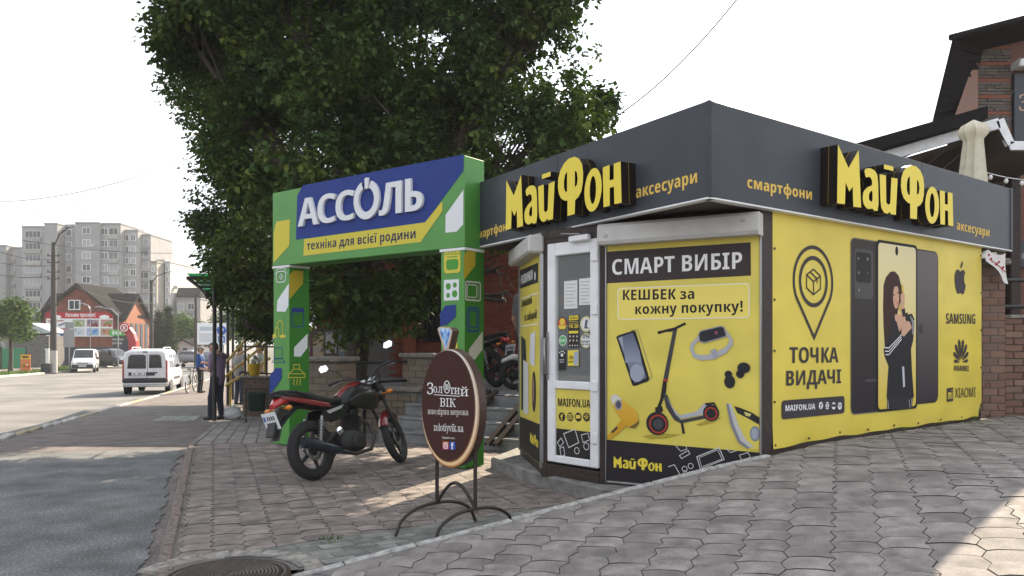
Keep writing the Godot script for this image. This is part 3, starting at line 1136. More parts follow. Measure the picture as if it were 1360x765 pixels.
	var wL: float = zl.q(905, 530).x - orgL.x
	var hL: float = (zl.q(905, 228).y - zl.q(905, 530).y) / (zr.q(944, 390).y - zr.q(949, 615).y)
	for s in shapes: letter3d(root, FL, s, Vector2(wL / wR, hL), orgL, 0.16)
	var fa := art(root, FR, [930.0, 130.0, 0.31618], 0.002)
	textz(fa, "смартфони", 197, 377, 468, 428, 46, L(0.74, 0.50, 0.11))
	textz(fa, "аксесуари", 1077, 553, 1214, 583, 37, L(0.74, 0.50, 0.11))
	part("print", fa, M.print, fas)
	fa = art(root, FL, [620.0, 120.0, 0.28766], 0.002)
	textz(fa, "аксесуари", 782, 498, 1064, 425, 57, L(0.74, 0.50, 0.11))
	textz(fa, "смартфони", 38, 690, 206, 640, 40, L(0.74, 0.50, 0.11))
	part("print", fa, M.print, fas)
	kiosk_panel(root, pl, pr, shapes, wR)
	kiosk_door(root, dl, dr, shapes, wR)
	kiosk_side(root, ll, lr, shapes, wR)
	kiosk_banner(root, FB, bu0, bu1, y0)

func logo_flat(a: Art, shapes: Array, wR: float, p0: Vector2, p1: Vector2, k := Color(0, 0, 0)) -> void:
	var s := p0.distance_to(p1) / wR
	for l in shapes:
		a.fill(logo_letter(l, Vector2(s, s), p0), YEL if k == Color(0, 0, 0) else k)

func kiosk_panel(root: Node3D, pl: Vector3, pr: Vector3, shapes: Array, wR: float) -> void:
	var f := Face.new(pl, pr, 0.0)
	var ln := Vector2(pl.x - pr.x, pl.z - pr.z).length()
	var b := wmb(root)
	strip(b, f, 0.012, ln - 0.012, 0.165, 2.30, -0.01, 0.012, 0.003)
	var pan := part("shutter_panel", b, M.panel_vinyl, root)
	b = wmb(root)
	strip(b, f, 0.0, 0.013, 0.16, 2.30, -0.01, 0.03)
	part("guide_rail", b, M.steel, root)
	b = wmb(root)
	strip(b, f, ln - 0.013, ln, 0.16, 2.30, -0.01, 0.03)
	part("guide_rail", b, M.steel, root)
	b = wmb(root)
	strip(b, f, 0.0, ln, 0.14, 0.158, -0.01, 0.022)
	part("sill_rail", b, M.steel, root)
	# roller box
	b = wmb(root)
	var rb := Face.new(pl, pr, 0.17)
	var u0: float = rb.hit(793, 310).x
	var u1: float = rb.hit(1007, 295).x
	var yb: float = rb.hit(793, 325).y
	var yt: float = rb.hit(793, 298).y
	var prof := [[-0.17, yb], [-0.015, yb], [0.0, yb + 0.03], [0.0, yt - 0.025], [-0.02, yt], [-0.17, yt]]
	var t := Transform3D(Basis(-rb.w, Vector3.UP, rb.u), rb.o + rb.w * 0.17)
	var pz := []
	for q in prof: pz.append([-q[0], q[1]])
	b.prism(pz, u0, u1, t)
	var rbx := part("roller_box", b, M.roller, root)
	b = wmb(root)
	strip(b, rb, u0 + 0.06, u0 + 0.10, yb + 0.06, yb + 0.085, -0.002, 0.006)
	part("clip", b, M.steel, rbx)
	b = wmb(root)
	strip(b, rb, u1 - 0.14, u1 - 0.10, yb + 0.10, yb + 0.125, -0.002, 0.006)
	part("clip", b, M.steel, rbx)
	# print
	var a := art(root, f, [660.0, 280.0, 0.4707], 0.0135)
	a.z([309, 116, 717, 89, 718, 183, 309, 205], L(0.055, 0.047, 0.047))
	textz(a, "СМАРТ ВИБІР", 327, 181, 693, 163, 45, WHITE)
	var r1 := a.rr(a.q(343, 307), a.q(713, 205), 0.03)
	a.fill(r1, L(0.80, 0.67, 0.16))
	a.stroke(r1, 0.006, WHITE, true)
	textz(a, "КЕШБЕК за", 357, 252, 558, 249, 29, INK)
	textz(a, "кожну покупку!", 392, 292, 695, 284, 29, INK)
	part("headline_print", a, M.print, pan)
	# goods shown on the panel
	a = art(root, f, [810.0, 420.0, 0.28767], 0.0145)
	var hand := INK
	# phone
	a.z([32, 96, 42, 88, 112, 66, 122, 70, 186, 290, 180, 300, 118, 322, 106, 318], L(0.03, 0.03, 0.035))
	a.z([42, 100, 108, 76, 172, 284, 116, 308], L(0.12, 0.14, 0.20), L(0.35, 0.38, 0.46))
	a.z([75, 215, 110, 208, 150, 215, 140, 160, 108, 76, 60, 94], L(0.28, 0.31, 0.40), L(0.10, 0.12, 0.18))
	a.fill(a.oval(a.q(128, 262), a.m(34), a.m(40)), L(0.32, 0.35, 0.43))
	a.line([130, 62, 198, 278, 180, 296], 2.5, L(0.18, 0.17, 0.15))
	a.line([100, 66, 128, 62], 2.5, L(0.18, 0.17, 0.15))
	# scooter
	a.z([150, 552, 250, 540, 330, 545, 260, 562, 190, 566], L(0.40, 0.31, 0.05))
	a.z([400, 500, 470, 470, 520, 466, 480, 490, 420, 505], L(0.40, 0.31, 0.05))
	a.line([224, 78, 262, 66, 300, 58, 352, 33], 11, INK)
	a.z([224, 70, 236, 66, 242, 76, 228, 82], INK)
	a.line([268, 66, 312, 60], 14, INK)
	a.z([294, 68, 312, 66, 268, 300, 248, 298], L(0.06, 0.06, 0.065))
	a.z([250, 290, 272, 292, 270, 302, 250, 300], L(0.5, 0.05, 0.03))
	a.z([248, 298, 266, 300, 262, 352, 236, 420, 226, 440, 218, 428, 236, 380], INK)
	a.z([250, 355, 268, 362, 300, 440, 330, 478, 440, 456, 448, 470, 330, 494, 300, 478, 262, 420], L(0.06, 0.06, 0.065))
	a.z([264, 372, 306, 452, 330, 474, 438, 452, 448, 400, 436, 404, 402, 440, 326, 456, 300, 430], L(0.42, 0.43, 0.46))
	a.z([440, 400, 485, 396, 500, 424, 494, 430, 480, 406, 446, 412], INK)
	a.z([330, 488, 340, 486, 350, 540, 338, 543], INK)
	a.dot(222, 494, 54, L(0.03, 0.03, 0.032))
	a.ring(226, 497, 40, 7, L(0.42, 0.05, 0.03))
	a.dot(226, 497, 24, L(0.07, 0.07, 0.075))
	a.dot(470, 446, 38, L(0.03, 0.03, 0.032))
	a.ring(470, 448, 26, 6, L(0.42, 0.05, 0.03))
	a.z([212, 420, 244, 414, 250, 436, 236, 446, 214, 444], INK)
	# bracelet
	a.z([372, 150, 378, 125, 418, 84, 428, 92, 396, 130, 388, 152, 400, 174, 440, 180, 490, 168, 540, 140, 556, 112, 540, 84, 530, 60, 542, 66, 570, 106, 570, 130, 540, 170, 480, 198, 424, 204, 388, 190], L(0.40, 0.41, 0.43))
	a.z([412, 84, 424, 68, 516, 46, 530, 52, 540, 84, 536, 94, 440, 122, 418, 116], L(0.035, 0.035, 0.04))
	a.line([412, 84, 424, 68, 516, 46, 530, 52, 540, 84, 536, 94, 440, 122, 418, 116], 5, L(0.28, 0.28, 0.3), true)
	a.dot(494, 76, 8, L(0.25, 0.08, 0.12))
	a.z([466, 160, 490, 148, 506, 186, 484, 200], L(0.33, 0.34, 0.37))
	# earbuds
	a.fill(a.oval(a.q(550, 268), a.m(16), a.m(16)), L(0.025, 0.025, 0.028))
	a.fill(a.oval(a.q(556, 302), a.m(23), a.m(28)), L(0.03, 0.03, 0.033))
	a.fill(a.oval(a.q(621, 238), a.m(27), a.m(23)), L(0.03, 0.03, 0.033))
	a.fill(a.oval(a.q(604, 266), a.m(17), a.m(18)), L(0.025, 0.025, 0.028))
	# hair dryer
	a.z([8, 372, 28, 358, 60, 380, 46, 412, 16, 414], L(0.62, 0.60, 0.55))
	a.z([16, 412, 30, 392, 58, 384, 126, 440, 138, 480, 120, 514, 90, 512, 52, 468], L(0.62, 0.33, 0.03), L(0.70, 0.42, 0.06))
	a.z([90, 512, 120, 516, 138, 492, 136, 476, 126, 492, 112, 500], L(0.18, 0.12, 0.05))
	a.z([-6, 550, 60, 476, 88, 500, 30, 548, 6, 566, -6, 566], L(0.60, 0.32, 0.03))
	a.z([10, 532, 36, 508, 42, 516, 16, 540], L(0.05, 0.05, 0.05))
	a.fill(a.oval(a.q(44, 408), a.m(18), a.m(24)), L(0.30, 0.31, 0.34))
	a.fill(a.oval(a.q(44, 408), a.m(12), a.m(17)), L(0.09, 0.09, 0.11))
	# iron
	a.z([540, 402, 562, 402, 640, 430, 692, 462, 692, 618, 640, 612, 596, 580, 560, 500], L(0.66, 0.55, 0.10))
	a.z([540, 402, 552, 402, 576, 500, 606, 572, 650, 606, 640, 612, 596, 582, 560, 500], L(0.22, 0.23, 0.26))
	a.z([552, 404, 562, 402, 596, 500, 632, 570, 668, 600, 650, 606, 606, 572, 576, 500], L(0.50, 0.50, 0.48))
	a.z([576, 414, 600, 420, 660, 444, 692, 466, 692, 500, 640, 470, 592, 446], L(0.035, 0.035, 0.035))
	a.z([622, 440, 656, 450, 650, 462, 630, 458], L(0.6, 0.56, 0.2))
	a.fill(a.oval(a.q(673, 541), a.m(21), a.m(32)), L(0.20, 0.22, 0.26))
	a.fill(a.oval(a.q(671, 541), a.m(14), a.m(24)), L(0.33, 0.36, 0.42))
	part("goods_print", a, M.print, pan)
	# black foot with logo and outlines of gadgets
	a = art(root, f, [810.0, 420.0, 0.28767], 0.0145)
	var u0f := 0.014
	var u1f := ln - 0.014
	var vt: float = a.q(0, 570).y
	var vt2: float = a.q(690, 628).y
	a.fill(PackedVector2Array([Vector2(u0f, 0.168), Vector2(u1f, 0.168), Vector2(u1f, vt2), Vector2(u0f, vt)]), L(0.03, 0.027, 0.028))
	logo_flat(a, shapes, wR, a.q(20, 697), a.q(243, 716))
	var w := L(0.62, 0.62, 0.62)
	a.line([404, 648, 506, 606, 530, 660, 420, 704], 4, w, true)
	a.line([414, 652, 500, 616, 520, 658, 426, 694], 2.5, w, true)
	a.line([324, 642, 364, 618, 372, 634, 334, 656], 3.5, w, true)
	a.line([306, 596, 330, 622, 358, 612, 354, 598], 3, w)
	a.line([272, 694, 300, 684, 326, 728, 300, 744], 3.5, w)
	a.ring(348, 704, 12, 3, w); a.ring(376, 690, 12, 3, w); a.ring(350, 718, 7, 2.5, w)
	a.line([536, 606, 560, 628, 590, 618], 3, w)
	a.line([600, 640, 640, 628, 652, 650, 612, 664], 3, w, true)
	part("foot_print", a, M.print, pan)

func kiosk_door(root: Node3D, dl: Vector3, dr: Vector3, shapes: Array, wR: float) -> void:
	var f := Face.new(dl, dr, 0.0)
	var ln := Vector2(dl.x - dr.x, dl.z - dr.z).length()
	var door := Node3D.new()
	door.name = "door"
	root.add_child(door)
	var a := art(root, f, [725.0, 310.0, 0.4183], 0.0)
	var v0: float = a.q(90, 735).y
	var v1: float = a.q(90, 24).y
	var g1: float = a.q(90, 66).y
	var g0: float = a.q(90, 470).y
	var l1: float = a.q(90, 495).y
	var l0: float = a.q(90, 712).y
	var ui0: float = a.q(32, 300).x
	var ui1: float = a.q(143, 300).x
	var b := wmb(root)
	strip(b, f, 0.012, ui0, v0, v1, -0.04, 0.02, 0.01)
	strip(b, f, ui1, ln - 0.012, v0, v1, -0.04, 0.02, 0.01)
	strip(b, f, ui0, ui1, v0, l0, -0.04, 0.018, 0.008)
	strip(b, f, ui0, ui1, g1, v1, -0.04, 0.018, 0.008)
	strip(b, f, ui0, ui1, g0 - 0.075, g0, -0.04, 0.018, 0.008)
	part("frame", b, M.white_plastic, door)
	b = wmb(root)
	strip(b, f, 0.0, ln, v1 + 0.004, v1 + 0.05, -0.06, 0.012)
	strip(b, f, 0.0, ln, v1 + 0.052, 2.498, -0.06, -0.002)
	part("lintel", b, M.brown_wood, root)
	b = wmb(root)
	strip(b, f, ui0 - 0.01, ui1 + 0.01, g0 - 0.01, g1 + 0.01, -0.016, -0.010, 0.001)
	part("pane", b, M.glass_pane, door)
	b = wmb(root)
	strip(b, f, ui0 - 0.01, ui1 + 0.01, l0 - 0.01, g0 - 0.06, -0.020, -0.006, 0.001)
	part("lower_panel", b, M.panel_vinyl, door)
	var yy := a.q(90, 625).y
	a = art(root, f, [725.0, 310.0, 0.4183], -0.004)
	a.fill(PackedVector2Array([Vector2(ui0, l0), Vector2(ui1, l0), Vector2(ui1, yy), Vector2(ui0, yy)]), L(0.035, 0.03, 0.03))
	part("gadget_ground", a, M.print, door)
	a = art(root, f, [725.0, 310.0, 0.4183], -0.003)
	textz(a, "MAIFON.UA", 38, 548, 140, 554, 25, INK)
	part("web_print", a, M.print, door)
	a = art(root, f, [725.0, 310.0, 0.4183], -0.003)
	social(a, [50.0, 76.0, 102.0, 128.0], 582.0, 14.0, INK, L(0.7, 0.56, 0.1))
	part("icon_print", a, M.print, door)
	a = art(root, f, [725.0, 310.0, 0.4183], -0.002)
	var w := L(0.6, 0.6, 0.6)
	a.line([56, 636, 92, 622, 104, 664, 72, 680], 3, w, true)
	a.line([36, 664, 48, 650, 56, 664, 44, 678], 2.5, w, true)
	a.line([44, 682, 56, 678, 60, 704, 48, 708], 2.5, w, true)
	a.ring(98, 690, 10, 2.5, w); a.ring(128, 676, 11, 2.5, w)
	a.line([112, 640, 134, 634, 138, 656, 118, 664], 2.5, w, true)
	part("lower_print", a, M.print, door)
	# stickers and notices on the glass
	a = art(root, f, [725.0, 310.0, 0.4183], -0.0085)
	var pap := L(0.66, 0.66, 0.64)
	for n in [[56, 148, 98, 238], [104, 140, 143, 226]]:
		a.z([n[0], n[1] + 4, n[2], n[1], n[2], n[3], n[0], n[3] + 2], pap)
		for k in 7: a.line([n[0] + 5, n[1] + 14 + k * 11, n[2] - 4 - (k * 7) % 13, n[1] + 13 + k * 11], 2.0, L(0.33, 0.34, 0.36))
	part("notice", a, M.print, door)
	a = art(root, f, [725.0, 310.0, 0.4183], -0.0085)
	a.dot(50, 286, 21, L(0.05, 0.03, 0.03)); a.dot(50, 286, 18, L(0.62, 0.12, 0.06)); a.dot(50, 280, 11, L(0.72, 0.55, 0.08)); a.z([36, 292, 64, 292, 58, 304, 42, 304], L(0.72, 0.55, 0.08))
	a.dot(52, 340, 17, L(0.75, 0.75, 0.75)); a.dot(52, 340, 14.5, L(0.10, 0.38, 0.13)); textz(a, "ОК", 44, 344, 60, 344, 8, WHITE)
	a.dot(126, 288, 25, L(0.62, 0.57, 0.33)); a.dot(126, 288, 19, L(0.7, 0.7, 0.68)); a.z([120, 302, 124, 274, 132, 274, 128, 302], L(0.1, 0.12, 0.16)); a.dot(131, 300, 3, L(0.1, 0.12, 0.16))
	a.dot(126, 340, 24, L(0.62, 0.57, 0.33)); a.dot(126, 340, 20, L(0.7, 0.7, 0.68))
	textz(a, "0%", 116, 334, 137, 334, 14, INK); textz(a, "кредит", 110, 346, 143, 346, 8, INK); textz(a, "на місце", 113, 355, 140, 355, 7, INK)
	a.z([70, 262, 104, 258, 104, 362, 70, 362], L(0.04, 0.036, 0.036))
	a.z([72, 262, 102, 260, 102, 274, 72, 276], YEL)
	textz(a, "МайФон", 75, 273, 100, 272, 9, INK)
	for k in 2:
		textz(a, "10", 72, 300, 85, 300, 11, YEL); textz(a, "20", 89, 300, 102, 300, 11, YEL)
	a.line([72, 280, 102, 280], 3, L(0.4, 0.32, 0.08)); a.line([72, 286, 102, 286], 2, L(0.4, 0.32, 0.08))
	a.z([72, 310, 102, 309, 102, 317, 72, 318], YEL)
	for k in 6: a.dot(76 + (k % 3) * 11, 327 + (k / 3) * 13, 3.4, L(0.55, 0.5, 0.4))
	for k in 4: a.dot(76 + k * 8, 356, 2.6, L(0.6, 0.6, 0.55))
	a.z([40, 370, 62, 368, 62, 432, 40, 434], L(0.035, 0.033, 0.035))
	a.dot(51, 386, 5.5, WHITE)
	for k in [[44, 378], [49, 374], [55, 374], [59, 379]]: a.dot(k[0], k[1], 2.4, WHITE)
	a.line([43, 402, 59, 401], 2, w); a.line([44, 409, 58, 408], 2, w)
	a.z([70, 372, 104, 370, 104, 420, 70, 420], YEL)
	a.z([90, 376, 104, 374, 102, 418, 88, 418], L(0.35, 0.4, 0.5))
	textz(a, "-30%", 72, 400, 88, 400, 12, INK)
	textz(a, "купуй", 72, 410, 87, 410, 7, INK)
	part("sticker", a, M.print, door)
	# hinges, handle, closer
	for z in [[158, 72], [158, 242], [158, 485], [158, 650]]:
		b = wmb(root)
		var q := Art.new()
		q.f = f; q.cr = [725.0, 310.0, 0.4183]
		var c := q.q(154, z[1])
		strip(b, f, ln - 0.075, ln - 0.004, c.y - 0.05, c.y + 0.05, 0.018, 0.036, 0.006)
		part("hinge", b, M.white_plastic, door)
	b = wmb(root)
	var hc: Vector2 = Vector2(0.022, v0 + 0.95)
	strip(b, f, 0.014, 0.046, hc.y - 0.16, hc.y + 0.30, 0.019, 0.028, 0.006)
	part("handle_plate", b, M.steel, door)
	b = wmb(root)
	b.tube([f.p(Vector2(0.03, hc.y + 0.24), 0.02), f.p(Vector2(0.03, hc.y + 0.24), 0.07), f.p(Vector2(0.03, hc.y - 0.1), 0.07), f.p(Vector2(0.03, hc.y - 0.1), 0.02)], 0.011, 8)
	part("handle", b, M.steel, door)
	b = wmb(root)
	strip(b, f, ln - 0.33, ln - 0.08, v1 - 0.02, v1 + 0.04, 0.02, 0.075, 0.012)
	part("door_closer", b, M.white_plastic, door)
	b = wmb(root)
	b.tube([f.p(Vector2(ln - 0.2, v1 + 0.05), 0.05), f.p(Vector2(0.30, v1 + 0.06), 0.12), f.p(Vector2(0.22, v1 + 0.06), 0.03)], 0.008, 6)
	part("closer_arm", b, M.steel, door)
	# what stands behind the glass: a counter with shelves of boxed goods
	var shelf := thing("display_shelf", "shelf of boxed goods behind the kiosk door glass", "shelf", P(1.9, 8.7, 0.22))
	b = MB.new()
	for k in 5: b.box(Vector3(0, 0.15 + k * 0.42, 0), Vector3(1.5, 0.02, 0.35))
	b.box(Vector3(-0.75, 1.0, 0), Vector3(0.02, 2.0, 0.35)); b.box(Vector3(0.75, 1.0, 0), Vector3(0.02, 2.0, 0.35)); b.box(Vector3(0, 1.0, -0.18), Vector3(1.5, 2.0, 0.02))
	part("rack", b, mat("shelf_red", L(0.25, 0.05, 0.04), 0.6), shelf)
	for k in 4:
		for j in 10:
			b = MB.new()
			b.col = [L(0.5, 0.5, 0.48), L(0.6, 0.45, 0.05), L(0.08, 0.1, 0.2), L(0.35, 0.06, 0.05)][(k * 3 + j * 7) % 4]
			b.box(Vector3(-0.66 + j * 0.145, 0.16 + k * 0.42 + 0.11, 0.05), Vector3(0.1, 0.2, 0.12))
			part("goods_box", b, M.print, shelf)
	shelf.rotation.y = atan2(f.w.x, f.w.z)

func kiosk_side(root: Node3D, ll: Vector3, lr: Vector3, shapes: Array, wR: float) -> void:
	var f := Face.new(ll, lr, 0.0)
	var ln := Vector2(ll.x - lr.x, ll.z - lr.z).length()
	var cr := [560.0, 330.0, 0.37908]
	var a := art(root, f, [660.0, 280.0, 0.4707], 0.0135)
	var b := wmb(root)
	var vt: float = a.q(125, 122).y
	strip(b, f, 0.012, ln - 0.012, 0.2, vt, -0.012, 0.012, 0.003)
	var pan := part("side_panel", b, M.panel_vinyl, root)
	b = wmb(root)
	strip(b, f, ln - 0.013, ln, 0.18, vt, -0.01, 0.03)
	part("guide_rail", b, M.steel, root)
	b = wmb(root)
	strip(b, f, 0.0, 0.013, 0.18, vt, -0.01, 0.03)
	part("guide_rail", b, M.steel, root)
	b = wmb(root)
	strip(b, f, 0.0, ln + 0.03, vt, vt + 0.175, -0.01, 0.15, 0.02)
	part("roller_box", b, M.roller, root)
	a.z([68, 168, 120, 146, 120, 202, 68, 220], L(0.04, 0.036, 0.036))
	textz(a, "НОВИНКИ", 71, 208, 104, 193, 26, WHITE)
	a.fill(a.oval(a.q(111, 184), a.m(6), a.m(9)), WHITE)
	a.stroke(a.rr(a.q(70, 326), a.q(119, 232), 0.03), 0.01, WHITE, true)
	textz(a, "Замовляй", 72, 272, 102, 262, 22, INK)
	textz(a, "та забирай!", 80, 312, 117, 302, 22, INK)
	a.z([72, 352, 84, 365, 92, 570, 72, 560], L(0.04, 0.04, 0.045))
	a.z([78, 420, 92, 430, 92, 575, 78, 570], L(0.62, 0.62, 0.6))
	a.z([98, 348, 112, 340, 110, 440, 96, 430], L(0.62, 0.63, 0.66))
	a.fill(a.oval(a.q(108, 510), a.m(24), a.m(42)), L(0.06, 0.04, 0.04))
	a.fill(a.oval(a.q(106, 505), a.m(13), a.m(28)), L(0.24, 0.16, 0.12))
	a.fill(PackedVector2Array([Vector2(0.014, 0.21), Vector2(ln - 0.014, 0.21), Vector2(ln - 0.014, a.q(122, 600).y), Vector2(0.014, a.q(68, 580).y)]), L(0.035, 0.03, 0.03))
	logo_flat(a, shapes, wR, a.q(98, 652), a.q(121, 664))
	part("side_print", a, M.print, pan)

func kiosk_banner(root: Node3D, f: Face, u0: float, u1: float, ytop: float) -> void:
	# vinyl sheet, slack along its foot
	var b := wmb(root)
	var nu := 48
	var nv := 10
	var low := func(u): return ramp_h(f.p(Vector2(u, 0)).x, -f.p(Vector2(u, 0)).z) + 0.012 + 0.010 * sin(u * 9.0) * sin(u * 2.3)
	var rings := []
	for j in nv + 1:
		var ring := PackedVector3Array()
		for i in nu + 1:
			var u := lerpf(u0, u1, float(i) / nu)
			var v := lerpf(low.call(u), ytop - 0.002, float(j) / nv)
			var sl := 0.010 * sin(u * 7.3 + 0.6) * maxf(0.0, 0.16 - (v - low.call(u))) / 0.16
			ring.append(f.p(Vector2(u, v), sl))
		rings.append(ring)
	b.grid(rings, false)
	var ban := part("banner", b, M.banner_vinyl, root)
	for i in 9:
		var u := lerpf(u0 + 0.03, u1 - 0.03, i / 8.0)
		b = wmb(root)
		b.box(f.p(Vector2(u, low.call(u) + 0.03), 0.008), Vector3(0.018, 0.018, 0.006), f.basis())
		part("grommet", b, M.dark_metal, ban)
		b = wmb(root)
		b.box(f.p(Vector2(u0 + 0.022 if i % 2 else u1 - 0.022, lerpf(0.7, 2.4, i / 8.0)), 0.006), Vector3(0.018, 0.018, 0.006), f.basis())
		part("grommet", b, M.dark_metal, ban)
	# collection point mark and lettering
	var a := art(root, f, [1030.0, 310.0, 0.19608], 0.0035)
	var ink := L(0.055, 0.05, 0.052)
	var pc := a.q(252, 300)
	var rad: float = absf(a.q(122, 300).x - a.q(383, 330).x) * 0.5
	pc.x = (a.q(122, 300).x + a.q(383, 330).x) * 0.5
	var topv: float = a.q(243, 92).y
	pc.y = topv - rad
	var tip := a.q(260, 706)
	var pin := PackedVector2Array()
	for i in 29:
		var an := deg_to_rad(-28.0 + i * 236.0 / 28.0)
		pin.append(pc + Vector2(cos(an), sin(an)) * rad)
	pin.append(tip)
	a.stroke(pin, 0.032, ink, true)
	a.stroke(a.oval(pc, rad * 0.69, rad * 0.69, 40), 0.036, ink, true)
	var s := rad * 0.36
	var bp := func(x, y): return pc + Vector2(x, y) * s
	var hexa := PackedVector2Array([bp.call(0, 1.0), bp.call(1, 0.5), bp.call(1, -0.55), bp.call(0, -1.05), bp.call(-1, -0.55), bp.call(-1, 0.5)])
	a.stroke(hexa, 0.014, ink, true)
	a.stroke(PackedVector2Array([bp.call(-1, 0.5), bp.call(0, 0.0), bp.call(1, 0.5)]), 0.014, ink)
	a.stroke(PackedVector2Array([bp.call(0, 0), bp.call(0, -1.05)]), 0.014, ink)
	a.stroke(PackedVector2Array([bp.call(-0.5, 0.75), bp.call(0.5, 0.25), bp.call(0.5, -0.1)]), 0.014, ink)
	a.cr = [1010.0, 260.0, 0.4442]
	textz(a, "ТОЧКА", 86, 500, 232, 498, 46, ink)
	textz(a, "ВИДАЧІ", 76, 568, 240, 560, 43, ink)
	var rr := a.rr(a.q(62, 669), a.q(250, 598), 0.035)
	a.fill(rr, ink)
	textz(a, "MAIFON.UA", 73, 644, 162, 638, 17, WHITE)
	social(a, [179.0, 198.0, 217.0, 235.0], 627.0, 11.0, WHITE, ink)
	part("pickup_print", a, M.print, ban)
	# phones with the picture of a girl
	a = art(root, f, [1120.0, 310.0, 0.32663], 0.0035)
	var p1 := a.rr(a.q(30, 736), a.q(200, 44), 0.06)
	a.fill(p1, L(0.030, 0.026, 0.028), L(0.055, 0.048, 0.046))
	a.stroke(p1, 0.012, L(0.13, 0.12, 0.12), true)
	var cm := a.rr(a.q(44, 264), a.q(120, 70), 0.045)
	a.fill(cm, L(0.09, 0.085, 0.085))
	a.fill(a.rr(a.q(49, 198), a.q(112, 82), 0.04), L(0.03, 0.028, 0.03))
	for k in [[60, 102, 7], [97, 104, 9], [61, 160, 8], [97, 162, 4], [62, 230, 10]]:
		a.dot(k[0], k[1], k[2], L(0.10, 0.10, 0.11)); a.dot(k[0], k[1], k[2] * 0.4, L(0.4, 0.4, 0.42))
	textz(a, "SAMSUNG", 88, 604, 131, 602, 11, L(0.16, 0.15, 0.15))
	var p2 := a.rr(a.q(215, 700), a.q(382, 78), 0.075)
	a.fill(p2, L(0.045, 0.038, 0.040), L(0.16, 0.145, 0.145))
	a.stroke(p2, 0.012, L(0.03, 0.028, 0.028), true)
	apple(a, 313, 388, 30, L(0.055, 0.05, 0.05))
	var p3 := a.rr(a.q(133, 728), a.q(298, 50), 0.05)
	a.fill(p3, L(0.022, 0.02, 0.02))
	var p4 := a.rr(a.q(139, 716), a.q(292, 60), 0.045)
	a.fill(p4, L(0.66, 0.50, 0.07), L(0.78, 0.70, 0.42))
	a.fill(a.oval(a.q(214, 72), 0.03, 0.045), L(0.022, 0.02, 0.02))
	# girl
	var hair := L(0.050, 0.026, 0.020)
	var skin := L(0.60, 0.36, 0.25)
	var coat := L(0.026, 0.025, 0.028)
	a.z([160, 210, 170, 178, 188, 156, 206, 154, 222, 172, 232, 210, 236, 260, 222, 300, 216, 330, 210, 440, 200, 470, 166, 474, 160, 380, 158, 300], hair)
	a.z([206, 330, 240, 330, 246, 380, 222, 400, 208, 380], skin)
	a.z([196, 340, 214, 360, 224, 400, 240, 372, 256, 330, 276, 326, 286, 350, 284, 400, 280, 440, 272, 470, 276, 560, 284, 664, 266, 680, 180, 678, 172, 668, 176, 600, 180, 540, 164, 500, 160, 470, 176, 440, 186, 390], coat)
	a.z([174, 668, 280, 664, 276, 712, 174, 716], L(0.035, 0.033, 0.036))
	a.fill(a.oval(a.q(211, 258), a.m(27), a.m(52)), skin)
	a.z([182, 236, 188, 196, 206, 186, 226, 202, 238, 250, 232, 262, 220, 214, 200, 218, 190, 244, 188, 300, 182, 310], hair)
	a.z([196, 250, 204, 246, 206, 250, 198, 254], hair); a.z([214, 242, 222, 236, 224, 240, 216, 246], hair)
	a.z([206, 286, 222, 274, 222, 280, 212, 292], L(0.62, 0.22, 0.18))
	a.z([207, 262, 212, 272, 206, 274], L(0.48, 0.27, 0.19))
	a.z([232, 210, 238, 206, 244, 262, 228, 316, 222, 310, 236, 262], L(0.68, 0.45, 0.05))
	a.z([228, 250, 238, 240, 246, 252, 244, 300, 248, 350, 236, 346, 230, 306], skin)
	a.z([232, 310, 246, 304, 250, 334, 238, 340], coat)
	a.z([232, 372, 248, 352, 266, 360, 274, 384, 256, 404, 242, 420, 232, 412], skin)
	a.z([244, 330, 256, 320, 262, 344, 252, 360], coat)
	for k in 3:
		var o := k * 9.0
		a.line([162 + o * 0.3, 464 + o * 1.6, 180, 466 + o * 1.5, 206, 440 + o * 1.2, 232, 412 + o * 1.0], 4.0, WHITE)
		a.line([268 + o * 0.7, 336 + o, 276 + o * 0.5, 362, 276 + o * 0.5, 410], 2.6, WHITE)
	a.z([234, 540, 242, 542, 246, 622, 238, 626], L(0.55, 0.57, 0.62))
	a.line([176, 680, 178, 712], 2.5, WHITE); a.line([262, 676, 266, 708], 2.5, WHITE); a.line([272, 672, 274, 704], 2.5, WHITE)
	part("phones_print", a, M.print, ban)
	# makers' marks
	a = art(root, f, [1240.0, 330.0, 0.30043], 0.0035)
	apple(a, 117, 142, 76, ink)
	textz(a, "SAMSUNG", 54, 332, 183, 334, 44, ink)
	var hc := a.q(120, 505)
	for i in 8:
		var an := deg_to_rad(8.0 + i * 164.0 / 7.0)
		var d := Vector2(cos(an), sin(an))
		var o := d.orthogonal()
		var ra := a.m(98) * (1.0 if i in [3, 4] else (0.93 if i in [2, 5] else (0.80 if i in [1, 6] else 0.62)))
		var base := hc + d * a.m(14)
		a.fill(PackedVector2Array([base, base + d * ra * 0.45 - o * ra * 0.10, base + d * ra * 0.85 - o * ra * 0.13, base + d * ra, base + d * ra * 0.85 + o * ra * 0.13, base + d * ra * 0.45 + o * ra * 0.10]), ink)
	textz(a, "HUAWEI", 88, 541, 153, 542, 24, ink)
	a.z([57, 618, 84, 614, 84, 674, 57, 678], ink)
	textz(a, "mi", 61, 666, 80, 664, 38, YEL)
	textz(a, "XIAOMI", 92, 660, 183, 655, 42, ink, "regular")
	part("makers_print", a, M.print, ban)

